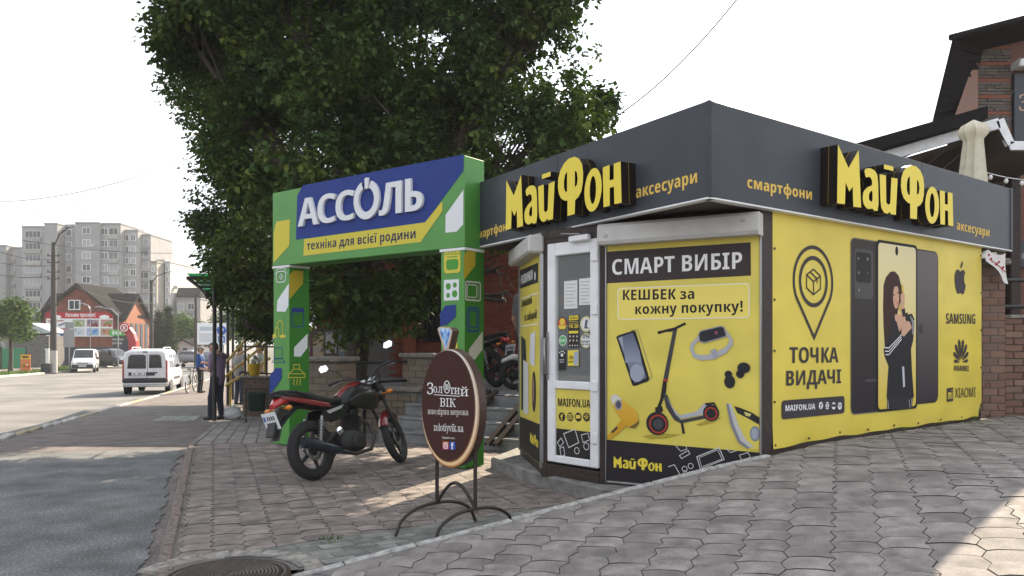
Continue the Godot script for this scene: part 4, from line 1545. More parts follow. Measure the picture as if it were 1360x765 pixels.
func apple(a: Art, x: float, y: float, h: float, k: Color) -> void:
	# bitten apple, h the half height of the body in crop pixels
	var c := a.q(x, y)
	var r := a.m(h) * 0.86
	var o := PackedVector2Array()
	for e in [[0.0, 0.62], [0.25, 0.76], [0.52, 0.78], [0.80, 0.62], [0.66, 0.42], [0.60, 0.14], [0.68, -0.14], [0.88, -0.32], [0.76, -0.62], [0.52, -0.94], [0.30, -0.96], [0.0, -0.86], [-0.30, -0.96], [-0.54, -0.90], [-0.80, -0.5], [-0.92, -0.08], [-0.90, 0.36], [-0.70, 0.68], [-0.42, 0.78], [-0.2, 0.72]]:
		o.append(c + Vector2(e[0], e[1]) * r * Vector2(0.98, 1.0))
	a.fill(o, k)
	var l := PackedVector2Array()
	for e in [[0.0, 0.86], [0.06, 1.12], [0.22, 1.32], [0.40, 1.40], [0.38, 1.16], [0.24, 0.96]]: l.append(c + Vector2(e[0], e[1]) * r)
	a.fill(l, k)

# ================================================================ the appliance shop's portal
func portal() -> void:
	mat("portal_green", L(0.085, 0.30, 0.055), 0.42, {"tex": tex.faint, "scale": 0.6})
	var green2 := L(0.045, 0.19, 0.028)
	var blue := L(0.030, 0.052, 0.22)
	var yel := L(0.60, 0.52, 0.075)
	var wht := L(0.70, 0.72, 0.74)
	var a0 := at(362, HY, 10.9)
	var a1 := at(617, HY, 8.7)
	var f := Face.new(a0, a1)
	var ln := Vector2(a0.x - a1.x, a0.z - a1.z).length()
	var root := thing("portal", "green appliance shop portal with blue name board spanning the steps", "portal", P((a0.x + a1.x) / 2, (-a0.z - a1.z) / 2, 0))
	var dp := 0.34
	var cw := 0.375
	var yb := 2.47
	var yt := 3.485
	var b := wmb(root)
	strip(b, f, 0.0, ln, yb, yt, -dp, 0.0, 0.006)
	var beam := part("beam", b, M.portal_green, root)
	var cols := []
	for u in [0.0, ln - cw]:
		b = wmb(root)
		strip(b, f, u + 0.008, u + cw - 0.008, 0.01, yb - 0.002, -dp + 0.01, -0.008, 0.006)
		cols.append(part("column", b, M.portal_green, root))
		b = wmb(root)
		strip(b, f, u - 0.004, u + cw + 0.004, yb - 0.034, yb - 0.003, -dp - 0.002, 0.004, 0.003)
		part("cap_strip", b, M.white_plastic, root)
	# board print
	var a := art(root, f, [340.0, 190.0, 0.30075], 0.003)
	a.z([90, 348, 150, 337, 148, 452, 78, 530, 79, 395], yel)
	a.z([208, 187, 918, 51, 917, 122, 748, 350, 177, 427, 183, 232], blue)
	a.z([214, 424, 748, 350, 824, 256, 824, 300, 728, 437, 210, 498], yel)
	a.z([917, 206, 916, 360, 886, 392, 837, 396, 838, 318], wht)
	textz(a, "техніка для всієї родини", 225, 473, 706, 420, 40, L(0.03, 0.035, 0.09))
	part("board_print", a, M.print, beam)
	a = art(root, f, [340.0, 190.0, 0.30075], 0.006)
	textz(a, "А", 195, 371, 285, 359, 122, wht, "bold", 0.035)
	part("letter", a, M.print, beam)
	var xs := [[282, 361, "С"], [362, 444, "С"], [553, 652, "Л"], [668, 745, "Ь"]]
	for q in xs:
		a = art(root, f, [340.0, 190.0, 0.30075], 0.006)
		var yl = 371.0 - (q[0] - 195.0) * 0.136
		var yr = 371.0 - (q[1] - 195.0) * 0.136
		textz(a, q[2], q[0], yl, q[1], yr, 122.0 + (q[0] - 195.0) * 0.05, wht, "bold", 0.035)
		part("letter", a, M.print, beam)
	a = art(root, f, [340.0, 190.0, 0.30075], 0.006)
	var c0 := a.q(497, 252)
	var rx: float = absf(a.q(441, 260).x - a.q(553, 245).x) * 0.5
	var ry := a.m(75)
	var rings := []
	for w in [[1.0, 0.0], [1.0, 0.035], [0.62, 0.035], [0.62, 0.0]]:
		var ring := PackedVector3Array()
		for i in 33:
			var an := deg_to_rad(112.0 + i * 316.0 / 32.0)
			ring.append(f.p(c0 + Vector2(cos(an) * rx, sin(an) * ry) * w[0], 0.006 + w[1]))
		rings.append(ring)
	b = wmb(root)
	b.col = wht
	for k in 3:
		for i in 32:
			b.quad(rings[k][i], rings[k][i + 1], rings[k + 1][i + 1], rings[k + 1][i])
	strip(b, f, c0.x - 0.035, c0.x + 0.035, c0.y + ry * 0.55, c0.y + ry * 1.12, 0.006, 0.041, 0.008)
	part("letter", b, M.print, beam)
	# column prints: front of the left column
	a = art(root, f, [350.0, 340.0, 0.18325], -0.005)
	a.stroke(a.rr(a.q(90, 192), a.q(158, 108), 0.05), 0.014, wht, true)
	a.line([86, 108, 106, 92, 150, 88, 160, 104], 6, wht); a.line([127, 88, 127, 72], 8, wht); a.line([84, 118, 84, 136], 6, wht); a.line([168, 112, 168, 130], 6, wht)
	a.ring(126, 150, 18, 5, wht); a.line([120, 158, 132, 142], 5, wht)
	a.z([183, 196, 178, 362, 158, 404, 94, 402, 98, 322], wht)
	a.line([88, 578, 84, 530, 96, 512, 108, 530, 110, 588], 7, yel); a.line([96, 520, 98, 490, 118, 462, 136, 482, 136, 575], 7, yel)
	a.z([64, 572, 88, 556, 92, 594, 66, 594], yel); a.z([118, 572, 158, 570, 156, 592, 118, 594], yel)
	a.line([78, 664, 134, 664, 132, 740, 78, 744], 5, blue, true)
	a.cr = [350.0, 460.0, 0.18325]
	a.line([78, 92, 134, 88, 152, 116, 58, 116], 6, blue, true)
	a.z([86, 158, 130, 158, 130, 232, 84, 300, 42, 352, 45, 212], blue)
	a.line([66, 358, 122, 356], 6, yel); a.line([94, 356, 94, 346], 6, yel)
	a.stroke(a.rr(a.q(68, 492), a.q(116, 376), 0.04), 0.014, yel, true)
	a.line([116, 384, 132, 388, 134, 440, 118, 470], 5, yel)
	part("front_print", a, M.print, cols[0])
	# inner side of the left column
	var i0 := f.p(Vector2(cw - 0.008, 0), -0.008)
	var fs := Face.new(i0, i0 - f.w * dp)
	a = art(root, fs, [350.0, 340.0, 0.18325], 0.003)
	var v0 := 0.012
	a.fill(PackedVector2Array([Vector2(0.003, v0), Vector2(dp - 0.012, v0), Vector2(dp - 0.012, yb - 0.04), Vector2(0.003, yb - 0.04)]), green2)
	a.z([187, 140, 216, 104, 287, 110, 284, 200, 186, 316], L(0.47, 0.36, 0.035))
	a.stroke(a.rr(a.q(205, 510), a.q(290, 382), 0.015), 0.016, blue, true)
	a.z([205, 378, 292, 380, 292, 408, 205, 408], blue); a.line([238, 421, 258, 422], 7, blue)
	a.z([318, 562, 317, 664, 268, 730, 220, 728, 220, 664], wht)
	a.cr = [350.0, 460.0, 0.18325]
	a.line([218, 132, 260, 132, 260, 164, 298, 200, 298, 226, 178, 226, 180, 200, 218, 166], 6, yel, true); a.line([182, 198, 296, 200], 5, yel); a.line([218, 165, 260, 165], 5, yel)
	for k in 3: a.line([216 + k * 23, 236, 222 + k * 23, 248, 214 + k * 23, 264, 222 + k * 23, 282], 5, yel)
	a.line([204, 372, 204, 346, 268, 346, 268, 372], 6, wht); a.line([178, 396, 184, 374, 290, 374, 296, 396], 7, wht)
	part("side_print", a, M.print, cols[0])
	# right column
	a = art(root, f, [575.0, 320.0, 0.20891], -0.005)
	a.fill(a.rr(a.q(68, 208), a.q(173, 54), 0.04), yel)
	a.fill(a.rr(a.q(82, 186), a.q(160, 112), 0.04), L(0.085, 0.30, 0.055))
	a.line([70, 86, 172, 80], 5, L(0.085, 0.30, 0.055)); a.line([90, 103, 152, 98], 6, L(0.085, 0.30, 0.055))
	for k in 3: a.dot(98 + k * 22, 72 - k, 4.5, L(0.085, 0.30, 0.055))
	a.z([68, 248, 164, 243, 164, 376, 68, 380], wht)
	for k in [[96, 289, 22], [138, 280, 17], [95, 346, 16], [137, 336, 23]]: a.dot(k[0], k[1], k[2], L(0.085, 0.30, 0.055))
	a.z([78, 410, 144, 405, 144, 480, 86, 534, 44, 540, 45, 458], blue)
	a.z([130, 640, 156, 650, 156, 690, 130, 700], yel)
	part("front_print", a, M.print, cols[1])
	var j0 := f.p(Vector2(ln - 0.008, 0), -0.008)
	fs = Face.new(j0, j0 - f.w * dp)
	a = art(root, fs, [575.0, 320.0, 0.20891], 0.003)
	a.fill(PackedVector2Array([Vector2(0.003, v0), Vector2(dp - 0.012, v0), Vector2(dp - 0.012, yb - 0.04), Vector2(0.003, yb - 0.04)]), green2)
	a.z([194, 100, 212, 64, 270, 64, 268, 156, 194, 250], L(0.47, 0.36, 0.035))
	var mw := L(0.50, 0.50, 0.46)
	a.stroke(a.rr(a.q(208, 374), a.q(300, 266), 0.02), 0.02, mw, true)
	a.stroke(a.rr(a.q(217, 356), a.q(276, 282), 0.02), 0.012, mw, true)
	a.line([284, 282, 285, 360], 5, mw)
	a.stroke(a.rr(a.q(219, 574), a.q(288, 428), 0.025), 0.022, blue, true)
	a.stroke(a.rr(a.q(232, 550), a.q(276, 446), 0.012), 0.014, blue, true)
	a.z([314, 574, 313, 690, 268, 752, 226, 754, 226, 690], mw)
	a.cr = [560.0, 330.0, 0.37908]
	a.line([172, 420, 190, 418, 190, 440, 202, 452, 202, 468, 162, 468, 162, 452, 172, 442], 4, yel, true)
	part("side_print", a, M.print, cols[1])

# ================================================================ the jeweller's pavement sign
func jewel_sign() -> void:
	var c := P(-0.44, 5.73, 0)
	var root := thing("pavement_sign", "brown oval jeweller's sign shaped like a ring on arched metal feet", "sign", c, -0.64)
	var f := Face.new(c - root.basis.x, c + root.basis.x, 0.0)
	var u: float = 1.0
	mat("sign_brown", L(0.052, 0.024, 0.020), 0.4, {"tex": tex.faint, "scale": 1.0})
	mat("sign_iron", L(0.040, 0.027, 0.023), 0.5, {"metal": 0.2, "tex": tex.fine, "scale": 4.0})
	var ce := Vector2(u - 0.018, 0.925)
	var outer := []
	for i in 48: outer.append([ce.x + 0.285 * cos(TAU * i / 48), ce.y + 0.437 * sin(TAU * i / 48)])
	var b := wmb(root)
	b.prism(outer, -0.075, 0.0, f.xform())
	var bd := part("board", b, M.sign_brown, root)
	# ring band printed round the oval, then the brown field
	var a := art(root, f, [555.0, 425.0, 0.26786], 0.003)
	var ring := func(e: Vector2, rx: float, ry: float): return a.oval(e, rx, ry, 56)
	a.fill(ring.call(ce, 0.281, 0.433), L(0.40, 0.18, 0.06), L(0.50, 0.42, 0.34))
	a.fill(ring.call(ce + Vector2(-0.006, 0.004), 0.272, 0.424), L(0.75, 0.52, 0.27), L(0.72, 0.70, 0.68))
	a.fill(ring.call(ce + Vector2(-0.016, 0.014), 0.262, 0.411), L(0.22, 0.09, 0.035), L(0.16, 0.12, 0.10))
	a.fill(ring.call(ce + Vector2(-0.021, 0.018), 0.258, 0.405), L(0.058, 0.026, 0.022))
	textz(a, "З", 48, 368, 78, 368, 58, WHITE, "serif")
	textz(a, "ол", 80, 360, 124, 362, 40, WHITE, "serif")
	textz(a, "ти", 160, 366, 210, 368, 40, WHITE, "serif")
	textz(a, "й", 212, 376, 252, 378, 44, WHITE, "serif")
	a.stroke(a.oval(a.q(146, 332), a.m(19), a.m(29), 24), a.m(4), WHITE, true)
	a.ring(146, 332, 11, 3, WHITE)
	a.line([136, 312, 156, 352], 3, WHITE); a.line([156, 312, 136, 352], 3, WHITE)
	a.line([82, 370, 210, 378], 3, WHITE)
	textz(a, "ВІК", 112, 428, 190, 432, 42, WHITE, "serif")
	textz(a, "ювелірна мережа", 52, 466, 253, 472, 28, L(0.72, 0.68, 0.64), "serif")
	textz(a, "zolotiyvik.ua", 82, 548, 228, 555, 34, WHITE, "serif")
	textz(a, "Відвідайте нас у:", 124, 587, 186, 590, 10, L(0.6, 0.58, 0.55), "bold")
	a.z([126, 602, 155, 603, 155, 642, 126, 641], L(0.45, 0.07, 0.22), L(0.62, 0.20, 0.06))
	a.stroke(a.rr(a.q(131, 635), a.q(150, 610), 0.012), 0.006, WHITE, true)
	a.ring(140.5, 622, 6, 3, WHITE)
	a.z([160, 603, 189, 604, 189, 643, 160, 642], L(0.045, 0.09, 0.36))
	textz(a, "f", 168, 641, 182, 641, 32, WHITE)
	part("print", a, M.print, bd)
	# gem on top
	var gem := a.pts([97, 44, 108, 33, 160, 37, 172, 55, 152, 146, 156, 200, 128, 198, 128, 146])
	var gl := []
	for q in gem: gl.append([q.x, q.y])
	b = wmb(root)
	b.prism(gl, -0.073, -0.002, f.xform())
	var go := part("gem_board", b, M.sign_brown, root)
	a = art(root, f, [555.0, 425.0, 0.26786], 0.0)
	a.z([97, 44, 108, 33, 160, 37, 172, 55, 152, 146, 156, 200, 128, 198, 128, 146], L(0.52, 0.38, 0.28))
	a.z([103, 47, 112, 38, 157, 42, 166, 56, 140, 150], L(0.50, 0.56, 0.66))
	a.z([108, 52, 116, 42, 154, 46, 161, 58, 139, 143], L(0.20, 0.40, 0.72))
	a.z([116, 44, 132, 42, 126, 66], L(0.55, 0.68, 0.82)); a.z([140, 44, 152, 47, 146, 68], L(0.50, 0.64, 0.80)); a.z([110, 56, 126, 66, 120, 90], L(0.07, 0.17, 0.45))
	a.z([126, 66, 146, 68, 138, 104], L(0.30, 0.48, 0.75)); a.z([146, 68, 159, 60, 150, 92], L(0.06, 0.14, 0.42)); a.z([122, 92, 138, 104, 136, 128], L(0.45, 0.60, 0.80)); a.z([139, 104, 149, 94, 142, 128], L(0.10, 0.22, 0.50))
	a.z([130, 150, 139, 146, 140, 198, 132, 197], L(0.30, 0.16, 0.08)); a.z([142, 146, 150, 146, 150, 198, 144, 198], L(0.62, 0.50, 0.38))
	part("print", a, M.print, go)
	# frame
	var ad := Vector3(0.75, 0, -0.66).normalized()
	for lx in [-0.185, 0.185]:
		var foot = c + root.basis.x * lx - root.basis.z * 0.045
		b = wmb(root)
		b.tube([Vector3(foot.x, 0.2, foot.z), Vector3(foot.x, 0.62 if lx > 0 else 0.64, foot.z)], 0.0145, 10)
		part("leg", b, M.sign_iron, root)
		b = wmb(root)
		var pth := []
		for i in 17:
			var t := -1.0 + i / 8.0
			pth.append(Vector3(foot.x, 0.012 + 0.195 * sqrt(maxf(0.0, 1.0 - pow(absf(t), 2.3))), foot.z) + ad * 0.37 * t)
		b.tube(pth, 0.0125, 8)
		part("foot", b, M.sign_iron, root)
	b = wmb(root)
	var l0 := c - root.basis.x * 0.185 - root.basis.z * 0.045
	var l1 := c + root.basis.x * 0.185 - root.basis.z * 0.045
	var pth2 := []
	for i in 15:
		var t := i / 14.0
		pth2.append(l0.lerp(l1, t) + Vector3(0, 0.205 + 0.17 * sin(PI * t), 0))
	b.tube(pth2, 0.0125, 8)
	part("cross_brace", b, M.sign_iron, root)

# ================================================================ steps, piers and the brick shop behind the portal
# bricks laid on a face between limits; each a box standing a little proud of the mortar
func bricks(root: Node3D, parent: Node, f: Face, u0: float, u1: float, v0: float, v1: float, lu: float, lv: float, cols: Array, single: bool, sd := 1, proud := 0.012, holes := []) -> void:
	var r2 := RandomNumberGenerator.new()
	r2.seed = sd
	var inv := root.transform.affine_inverse()
	var joined := MB.new()
	joined.xf = inv
	var shared := {}
	var j := 0
	var v := v0
	while v < v1 - 0.02:
		var h := minf(lv, v1 - v)
		var u := u0 - (lu * 0.5 if j % 2 else 0.0)
		while u < u1 - 0.01:
			var a := maxf(u, u0)
			var b := minf(u + lu, u1)
			var skip := b - a < 0.02
			for ho in holes:
				if (a + b) / 2 > ho[0] and (a + b) / 2 < ho[1] and v + h / 2 > ho[2] and v + h / 2 < ho[3]: skip = true
			if not skip:
				var k: Color = cols[r2.randi() % cols.size()]
				var n := r2.randf_range(-0.003, 0.004)
				var s := Vector3(b - a - 0.010, h - 0.010, proud + 0.02)
				var c := f.p(Vector2((a + b) / 2, v + h / 2), (proud - 0.02) / 2 + n)
				if single:
					var key := "%.3f %.3f %s" % [s.x, s.y, k]
					if not shared.has(key):
						var mb := MB.new()
						mb.col = k
						mb.cbox(Vector3.ZERO, s, 0.005)
						shared[key] = mb.mesh()
					put("brick", shared[key], M.brickcol, inv * Transform3D(f.basis(), c), parent)
				else:
					joined.col = k
					joined.box(c, s, f.basis())
			u += lu
		v += lv
		j += 1
	if joined.v.size(): part("brickwork", joined, M.brickcol, parent).set_meta("kind", "stuff")

func pier(called: String, label: String, c: Vector3, w: float, dp: float, h: float, turn: float, lu: float, lv: float, cols: Array, sd: int, group := "") -> Node3D:
	var root := thing(called, label, "brick pier", c, turn, group)
	var b := MB.new()
	b.box(Vector3(0, h / 2, 0), Vector3(w - 0.02, h, dp - 0.02))
	part("mortar", b, M.mortar, root)
	var t := root.transform
	var hx := w / 2
	var hz := dp / 2
	var cs := [Vector3(-hx, 0, hz), Vector3(hx, 0, hz), Vector3(hx, 0, -hz), Vector3(-hx, 0, -hz)]
	for i in 4:
		var f := Face.new(t * cs[i], t * cs[(i + 1) % 4], -0.012)
		var ln: float = [w, dp, w, dp][i]
		bricks(root, root, f, 0.002, ln - 0.002, c.y, c.y + h, lu, lv, cols, i != 2, sd + i)
	b = MB.new()
	b.cbox(Vector3(0, h + 0.035, 0), Vector3(w + 0.09, 0.07, dp + 0.09), 0.015)
	part("coping", b, M.coping, root)
	return root

func steps_and_shop() -> void:
	mat("mortar", L(0.22, 0.20, 0.18), 0.95, {"tex": tex.speck, "scale": 2.0})
	mat("coping", L(0.34, 0.31, 0.27), 0.92, {"tex": tex.dirt, "scale": 1.2})
	mat("step_stone", L(0.42, 0.42, 0.43), 0.85, {"tex": tex.speck, "scale": 1.6, "detail": tex.blotch, "dscale": 0.5})
	var tan_b := [L(0.30, 0.235, 0.17), L(0.26, 0.20, 0.15), L(0.33, 0.26, 0.19), L(0.28, 0.23, 0.18)]
	var red_b := [L(0.33, 0.085, 0.045), L(0.28, 0.07, 0.04), L(0.37, 0.10, 0.055)]
	var s := Vector3(0.8645, 0, 0.5026)
	var ni := Vector3(0.5026, 0, -0.8645)
	var base := P(-0.4, 10.35)
	var bas := Basis(s, Vector3.UP, -ni)
	var ts := -1.75
	var te := 1.3
	var st := thing("stone_steps", "grey stone steps rising behind the green portal", "steps", base)
	for k in 3:
		var b := wmb(st)
		var c := base + s * (ts + te) / 2 + ni * (k * 0.31 + 0.75) + Vector3(0, 0.0825 + k * 0.165, 0)
		b.cbox(c - Vector3(0, 0.02, 0), Vector3(te - ts, 0.125, 1.5), 0.004, bas)
		part("riser", b, M.step_stone, st)
		b = wmb(st)
		b.cbox(c + Vector3(0, 0.0625, 0) - ni * 0.008, Vector3(te - ts + 0.02, 0.038, 1.5), 0.012, bas)
		part("tread", b, M.step_stone, st)
	# landing
	var la := struct("landing")
	var b := MB.new()
	var l0 := base + s * (ts - 1.6) + ni * 0.93
	var l1 := base + s * te + ni * 0.93
	b.add(paver_mb(PackedVector2Array([Vector2(l0.x, -l0.z), Vector2(l1.x, -l1.z), Vector2(2.2, 11.6), Vector2(9.5, 16.9), Vector2(9.5, 22.0), Vector2(-3.6, 22.0)]), 0.95, 0.012), Transform3D(Basis.IDENTITY, Vector3(0, 0.655, 0)))
	part("slab", b, M.step_stone, la)
	# brick cheek left of the steps
	var ck := thing("brick_cheek", "tan brick cheek wall with stone coping left of the steps", "brick wall", base + s * (ts - 0.8) + ni * 0.9)
	var fc := Face.new(base + s * (ts - 1.5) + ni * 0.915, base + s * ts + ni * 0.915)
	bricks(ck, ck, fc, 0.0, 1.5, 0.0, 0.60, 0.25, 0.10, tan_b, true, 3)
	b = wmb(ck)
	b.cbox(base + s * (ts - 0.72) + ni * 1.05 + Vector3(0, 0.685, 0), Vector3(1.62, 0.065, 0.42), 0.012, bas)
	part("coping", b, M.coping, ck)
	# piers and rails
	var pa := at(436, HY, 11.75)
	var pc := at(565, HY, 12.6)
	pier("brick_pier", "tan brick pier beside the left column of the green portal", Vector3(pa.x, 0.0, pa.z), 0.66, 0.5, 1.13, -0.45, 0.25, 0.10, tan_b, 11, "piers at the steps")
	pier("brick_pier", "tan brick pier at the head of the steps behind the oval sign", Vector3(pc.x, 0.655, pc.z), 0.56, 0.5, 0.52, -0.45, 0.25, 0.10, tan_b, 17, "piers at the steps")
	var rl := thing("handrail", "dark metal double handrail between the two tan brick piers", "handrail", Vector3(pa.x + 0.4, 0.7, pa.z))
	for y in [1.10, 0.80]:
		b = wmb(rl)
		b.tube([Vector3(pa.x + 0.3, y, pa.z - 0.05), Vector3(pc.x - 0.27, y + 0.01, pc.z + 0.1)], 0.022, 8)
		part("rail", b, M.dark_metal, rl)
		b = wmb(rl)
		b.ellip(Vector3(pc.x - 0.27, y + 0.01, pc.z + 0.1), Vector3(0.05, 0.06, 0.05))
		part("flange", b, M.dark_metal, rl)
	# stroller channels on the steps
	for q in [[0.15, "brown steel stroller channel on the steps beside the kiosk"], [-0.55, "brown steel stroller channel on the steps beside the green column"]]:
		var ch := thing("stroller_channel", q[1], "ramp rail", base + s * q[0] + ni * 0.2, 0.0, "stroller channels")
		for off in [0.0, 0.13]:
			b = wmb(ch)
			var p0: Vector3 = base + s * (q[0] + off * 1.0) - ni * 0.12 + Vector3(0, 0.10, 0)
			var p1: Vector3 = base + s * (q[0] + off * 1.0) + ni * 1.06 + Vector3(0, 0.72, 0)
			var d := (p1 - p0).normalized()
			var bb := Basis(s, s.cross(d) * -1.0, d).orthonormalized()
			b.box((p0 + p1) / 2, Vector3(0.07, 0.008, p0.distance_to(p1)), bb)
			b.box((p0 + p1) / 2 + bb.x * 0.035 + bb.y * 0.02, Vector3(0.006, 0.045, p0.distance_to(p1)), bb)
			b.box((p0 + p1) / 2 - bb.x * 0.035 + bb.y * 0.02, Vector3(0.006, 0.045, p0.distance_to(p1)), bb)
			part("channel", b, mat("channel_steel", L(0.10, 0.075, 0.06), 0.5, {"metal": 0.5, "tex": tex.dirt, "scale": 2.0}), ch)
	# ---- red brick shop
	var sh := thing("brick_shop", "red brick shop with barred window behind the tree and steps", "building", P(0, 18, 0.66))
	var f := Face.new(P(-4.3, 17.2), P(9.2, 16.5))
	b = wmb(sh)
	strip(b, f, 0.0, 13.4, -0.3, 4.2, -4.0, -0.02, 0.02)
	part("wall", b, M.mortar, sh)
	var hw := [[2.25, 3.15, 1.4, 3.2], [0.95, 1.75, 0.6, 2.9]]
	bricks(sh, sh.get_node("wall"), f, 0.0, 13.4, 0.0, 4.2, 0.25, 0.075, red_b, false, 5, 0.01, hw)
	for u in [1.95, 3.2, 5.6, 8.0]:
		b = wmb(sh)
		strip(b, f, u, u + 0.28, 0.62, 4.2, -0.02, 0.10, 0.01)
		part("pilaster", b, mat("pilaster", L(0.36, 0.11, 0.06), 0.9, {"tex": tex.speck, "scale": 1.5}), sh)
	b = wmb(sh)
	strip(b, f, 2.25, 3.15, 1.4, 3.2, -0.1, -0.012, 0.005)
	var wi := part("window", b, mat("dull_glass", L(0.03, 0.025, 0.022), 0.5, {"spec": 0.2}), sh)
	b = wmb(sh)
	for k in 9:
		var u := 2.27 + k * 0.108
		b.tube([f.p(Vector2(u, 3.15), 0.05), f.p(Vector2(u, 2.1), 0.06), f.p(Vector2(u, 1.9), 0.14), f.p(Vector2(u, 1.65), 0.16), f.p(Vector2(u, 1.45), 0.06)], 0.011, 5)
	for v in [3.1, 2.2, 1.45]: b.box(f.p(Vector2(2.7, v), 0.05), Vector3(0.92, 0.03, 0.02), f.basis())
	part("grille", b, M.dark_metal, wi)
	b = wmb(sh)
	strip(b, f, 0.95, 1.75, 0.62, 2.9, -0.1, -0.03, 0.01)
	part("door", b, mat("shop_door", L(0.16, 0.05, 0.03), 0.5, {"tex": tex.fine, "scale": 1.0}), sh)
	b = wmb(sh)
	strip(b, f, 1.1, 1.6, 1.5, 2.7, -0.04, -0.015, 0.005)
	part("door_pane", b, mat("dull_glass", L(0.03, 0.025, 0.022), 0.5, {"spec": 0.2}), sh)
	b = wmb(sh)
	strip(b, f, -0.3, 13.7, 4.2, 4.35, -4.3, 0.35, 0.02)
	part("roof", b, mat("roof_dark", L(0.06, 0.055, 0.05), 0.8, {"tex": tex.fine, "scale": 1.0}), sh)
	# poster board left of the pier
	var pb := thing("notice_board", "board with faded posters behind the left brick pier", "notice board", at(432, HY, 13.6) - Vector3(0, 0.9, 0), -0.3)
	b = MB.new()
	b.cbox(Vector3(0, 0.86, -0.03), Vector3(1.1, 0.6, 0.04), 0.006)
	part("board", b, M.brown_wood, pb)
	for k in 2:
		b = MB.new()
		b.box(Vector3(-0.45 + k * 0.9, 0.3, -0.03), Vector3(0.06, 1.2, 0.05))
		part("post", b, M.brown_wood, pb)
	var pk := [L(0.16, 0.05, 0.08), L(0.26, 0.20, 0.13), L(0.26, 0.25, 0.25), L(0.10, 0.13, 0.16)]
	for k in 4:
		b = MB.new()
		b.col = pk[k]
		b.box(Vector3(-0.39 + k * 0.25, 0.88 + 0.03 * sin(k * 4.0), -0.006), Vector3(0.21, 0.36, 0.004))
		b.col = L(0.22, 0.20, 0.18)
		b.box(Vector3(-0.39 + k * 0.25, 0.80, -0.002), Vector3(0.17, 0.08, 0.004))
		part("poster", b, M.print, pb)

# ================================================================ motorcycles
# closed skin over stations along x: [x, centre height, half height, half width, centre z]
func skin(b: MB, st: Array, sides := 14, pw := 2.4) -> void:
	var rings := []
	for s in st:
		var ring := PackedVector3Array()
		for k in sides:
			var an := -TAU * k / sides
			var cy := signf(sin(an)) * pow(absf(sin(an)), 2.0 / pw)
			var cz := signf(cos(an)) * pow(absf(cos(an)), 2.0 / pw)
			ring.append(Vector3(s[0], s[1] + cy * s[2], (s[4] if s.size() > 4 else 0.0) + cz * s[3]))
		rings.append(ring)
	b.grid(rings, true, true, true)

const ZAXIS := Basis(Vector3(1, 0, 0), Vector3(0, 0, 1), Vector3(0, -1, 0))

func bike_wheel(parent: Node, c: Vector3, r: float, w: float, spokes: int, pre: Transform3D, rim_m: Material) -> void:
	var wh := Node3D.new()
	wh.name = "wheel"
	parent.add_child(wh, true)
	wh.transform = pre * Transform3D(Basis.IDENTITY, c)
	var b := MB.new()
	var prof := []
	for i in 15:
		var an := -PI * 0.85 + PI * 1.7 * i / 14.0
		prof.append([r - w * 0.52 + cos(an) * w * 0.52, sin(an) * w * 0.5])
	b.lathe(prof, 36, Transform3D(ZAXIS, Vector3.ZERO))
	part("tyre", b, M.rubber, wh)
	b = MB.new()
	var ri := r - w * 0.85
	b.lathe([[ri + 0.012, -w * 0.36], [ri + 0.02, -w * 0.38], [ri + 0.02, w * 0.38], [ri + 0.012, w * 0.36], [ri - 0.012, w * 0.3], [ri - 0.018, 0], [ri - 0.012, -w * 0.3], [ri + 0.012, -w * 0.36]], 36, Transform3D(ZAXIS, Vector3.ZERO))
	b.lathe([[0.005, -0.055], [0.05, -0.055], [0.055, -0.04], [0.055, 0.04], [0.05, 0.055], [0.005, 0.055]], 16, Transform3D(ZAXIS, Vector3.ZERO))
	for k in spokes:
		var an := TAU * k / spokes
		var d := Vector3(cos(an), sin(an), 0)
		b.tube([d * 0.03, d * (ri - 0.005)], [0.021, 0.014], 6, true, 1.3)
	part("rim", b, rim_m, wh)
	b = MB.new()
	b.lathe([[0.11, -0.002], [0.11, 0.002], [0.06, 0.002], [0.06, -0.002], [0.11, -0.002]], 24, Transform3D(ZAXIS, Vector3(0, 0, w * 0.42)))
	part("brake_disc", b, M.steel, wh)

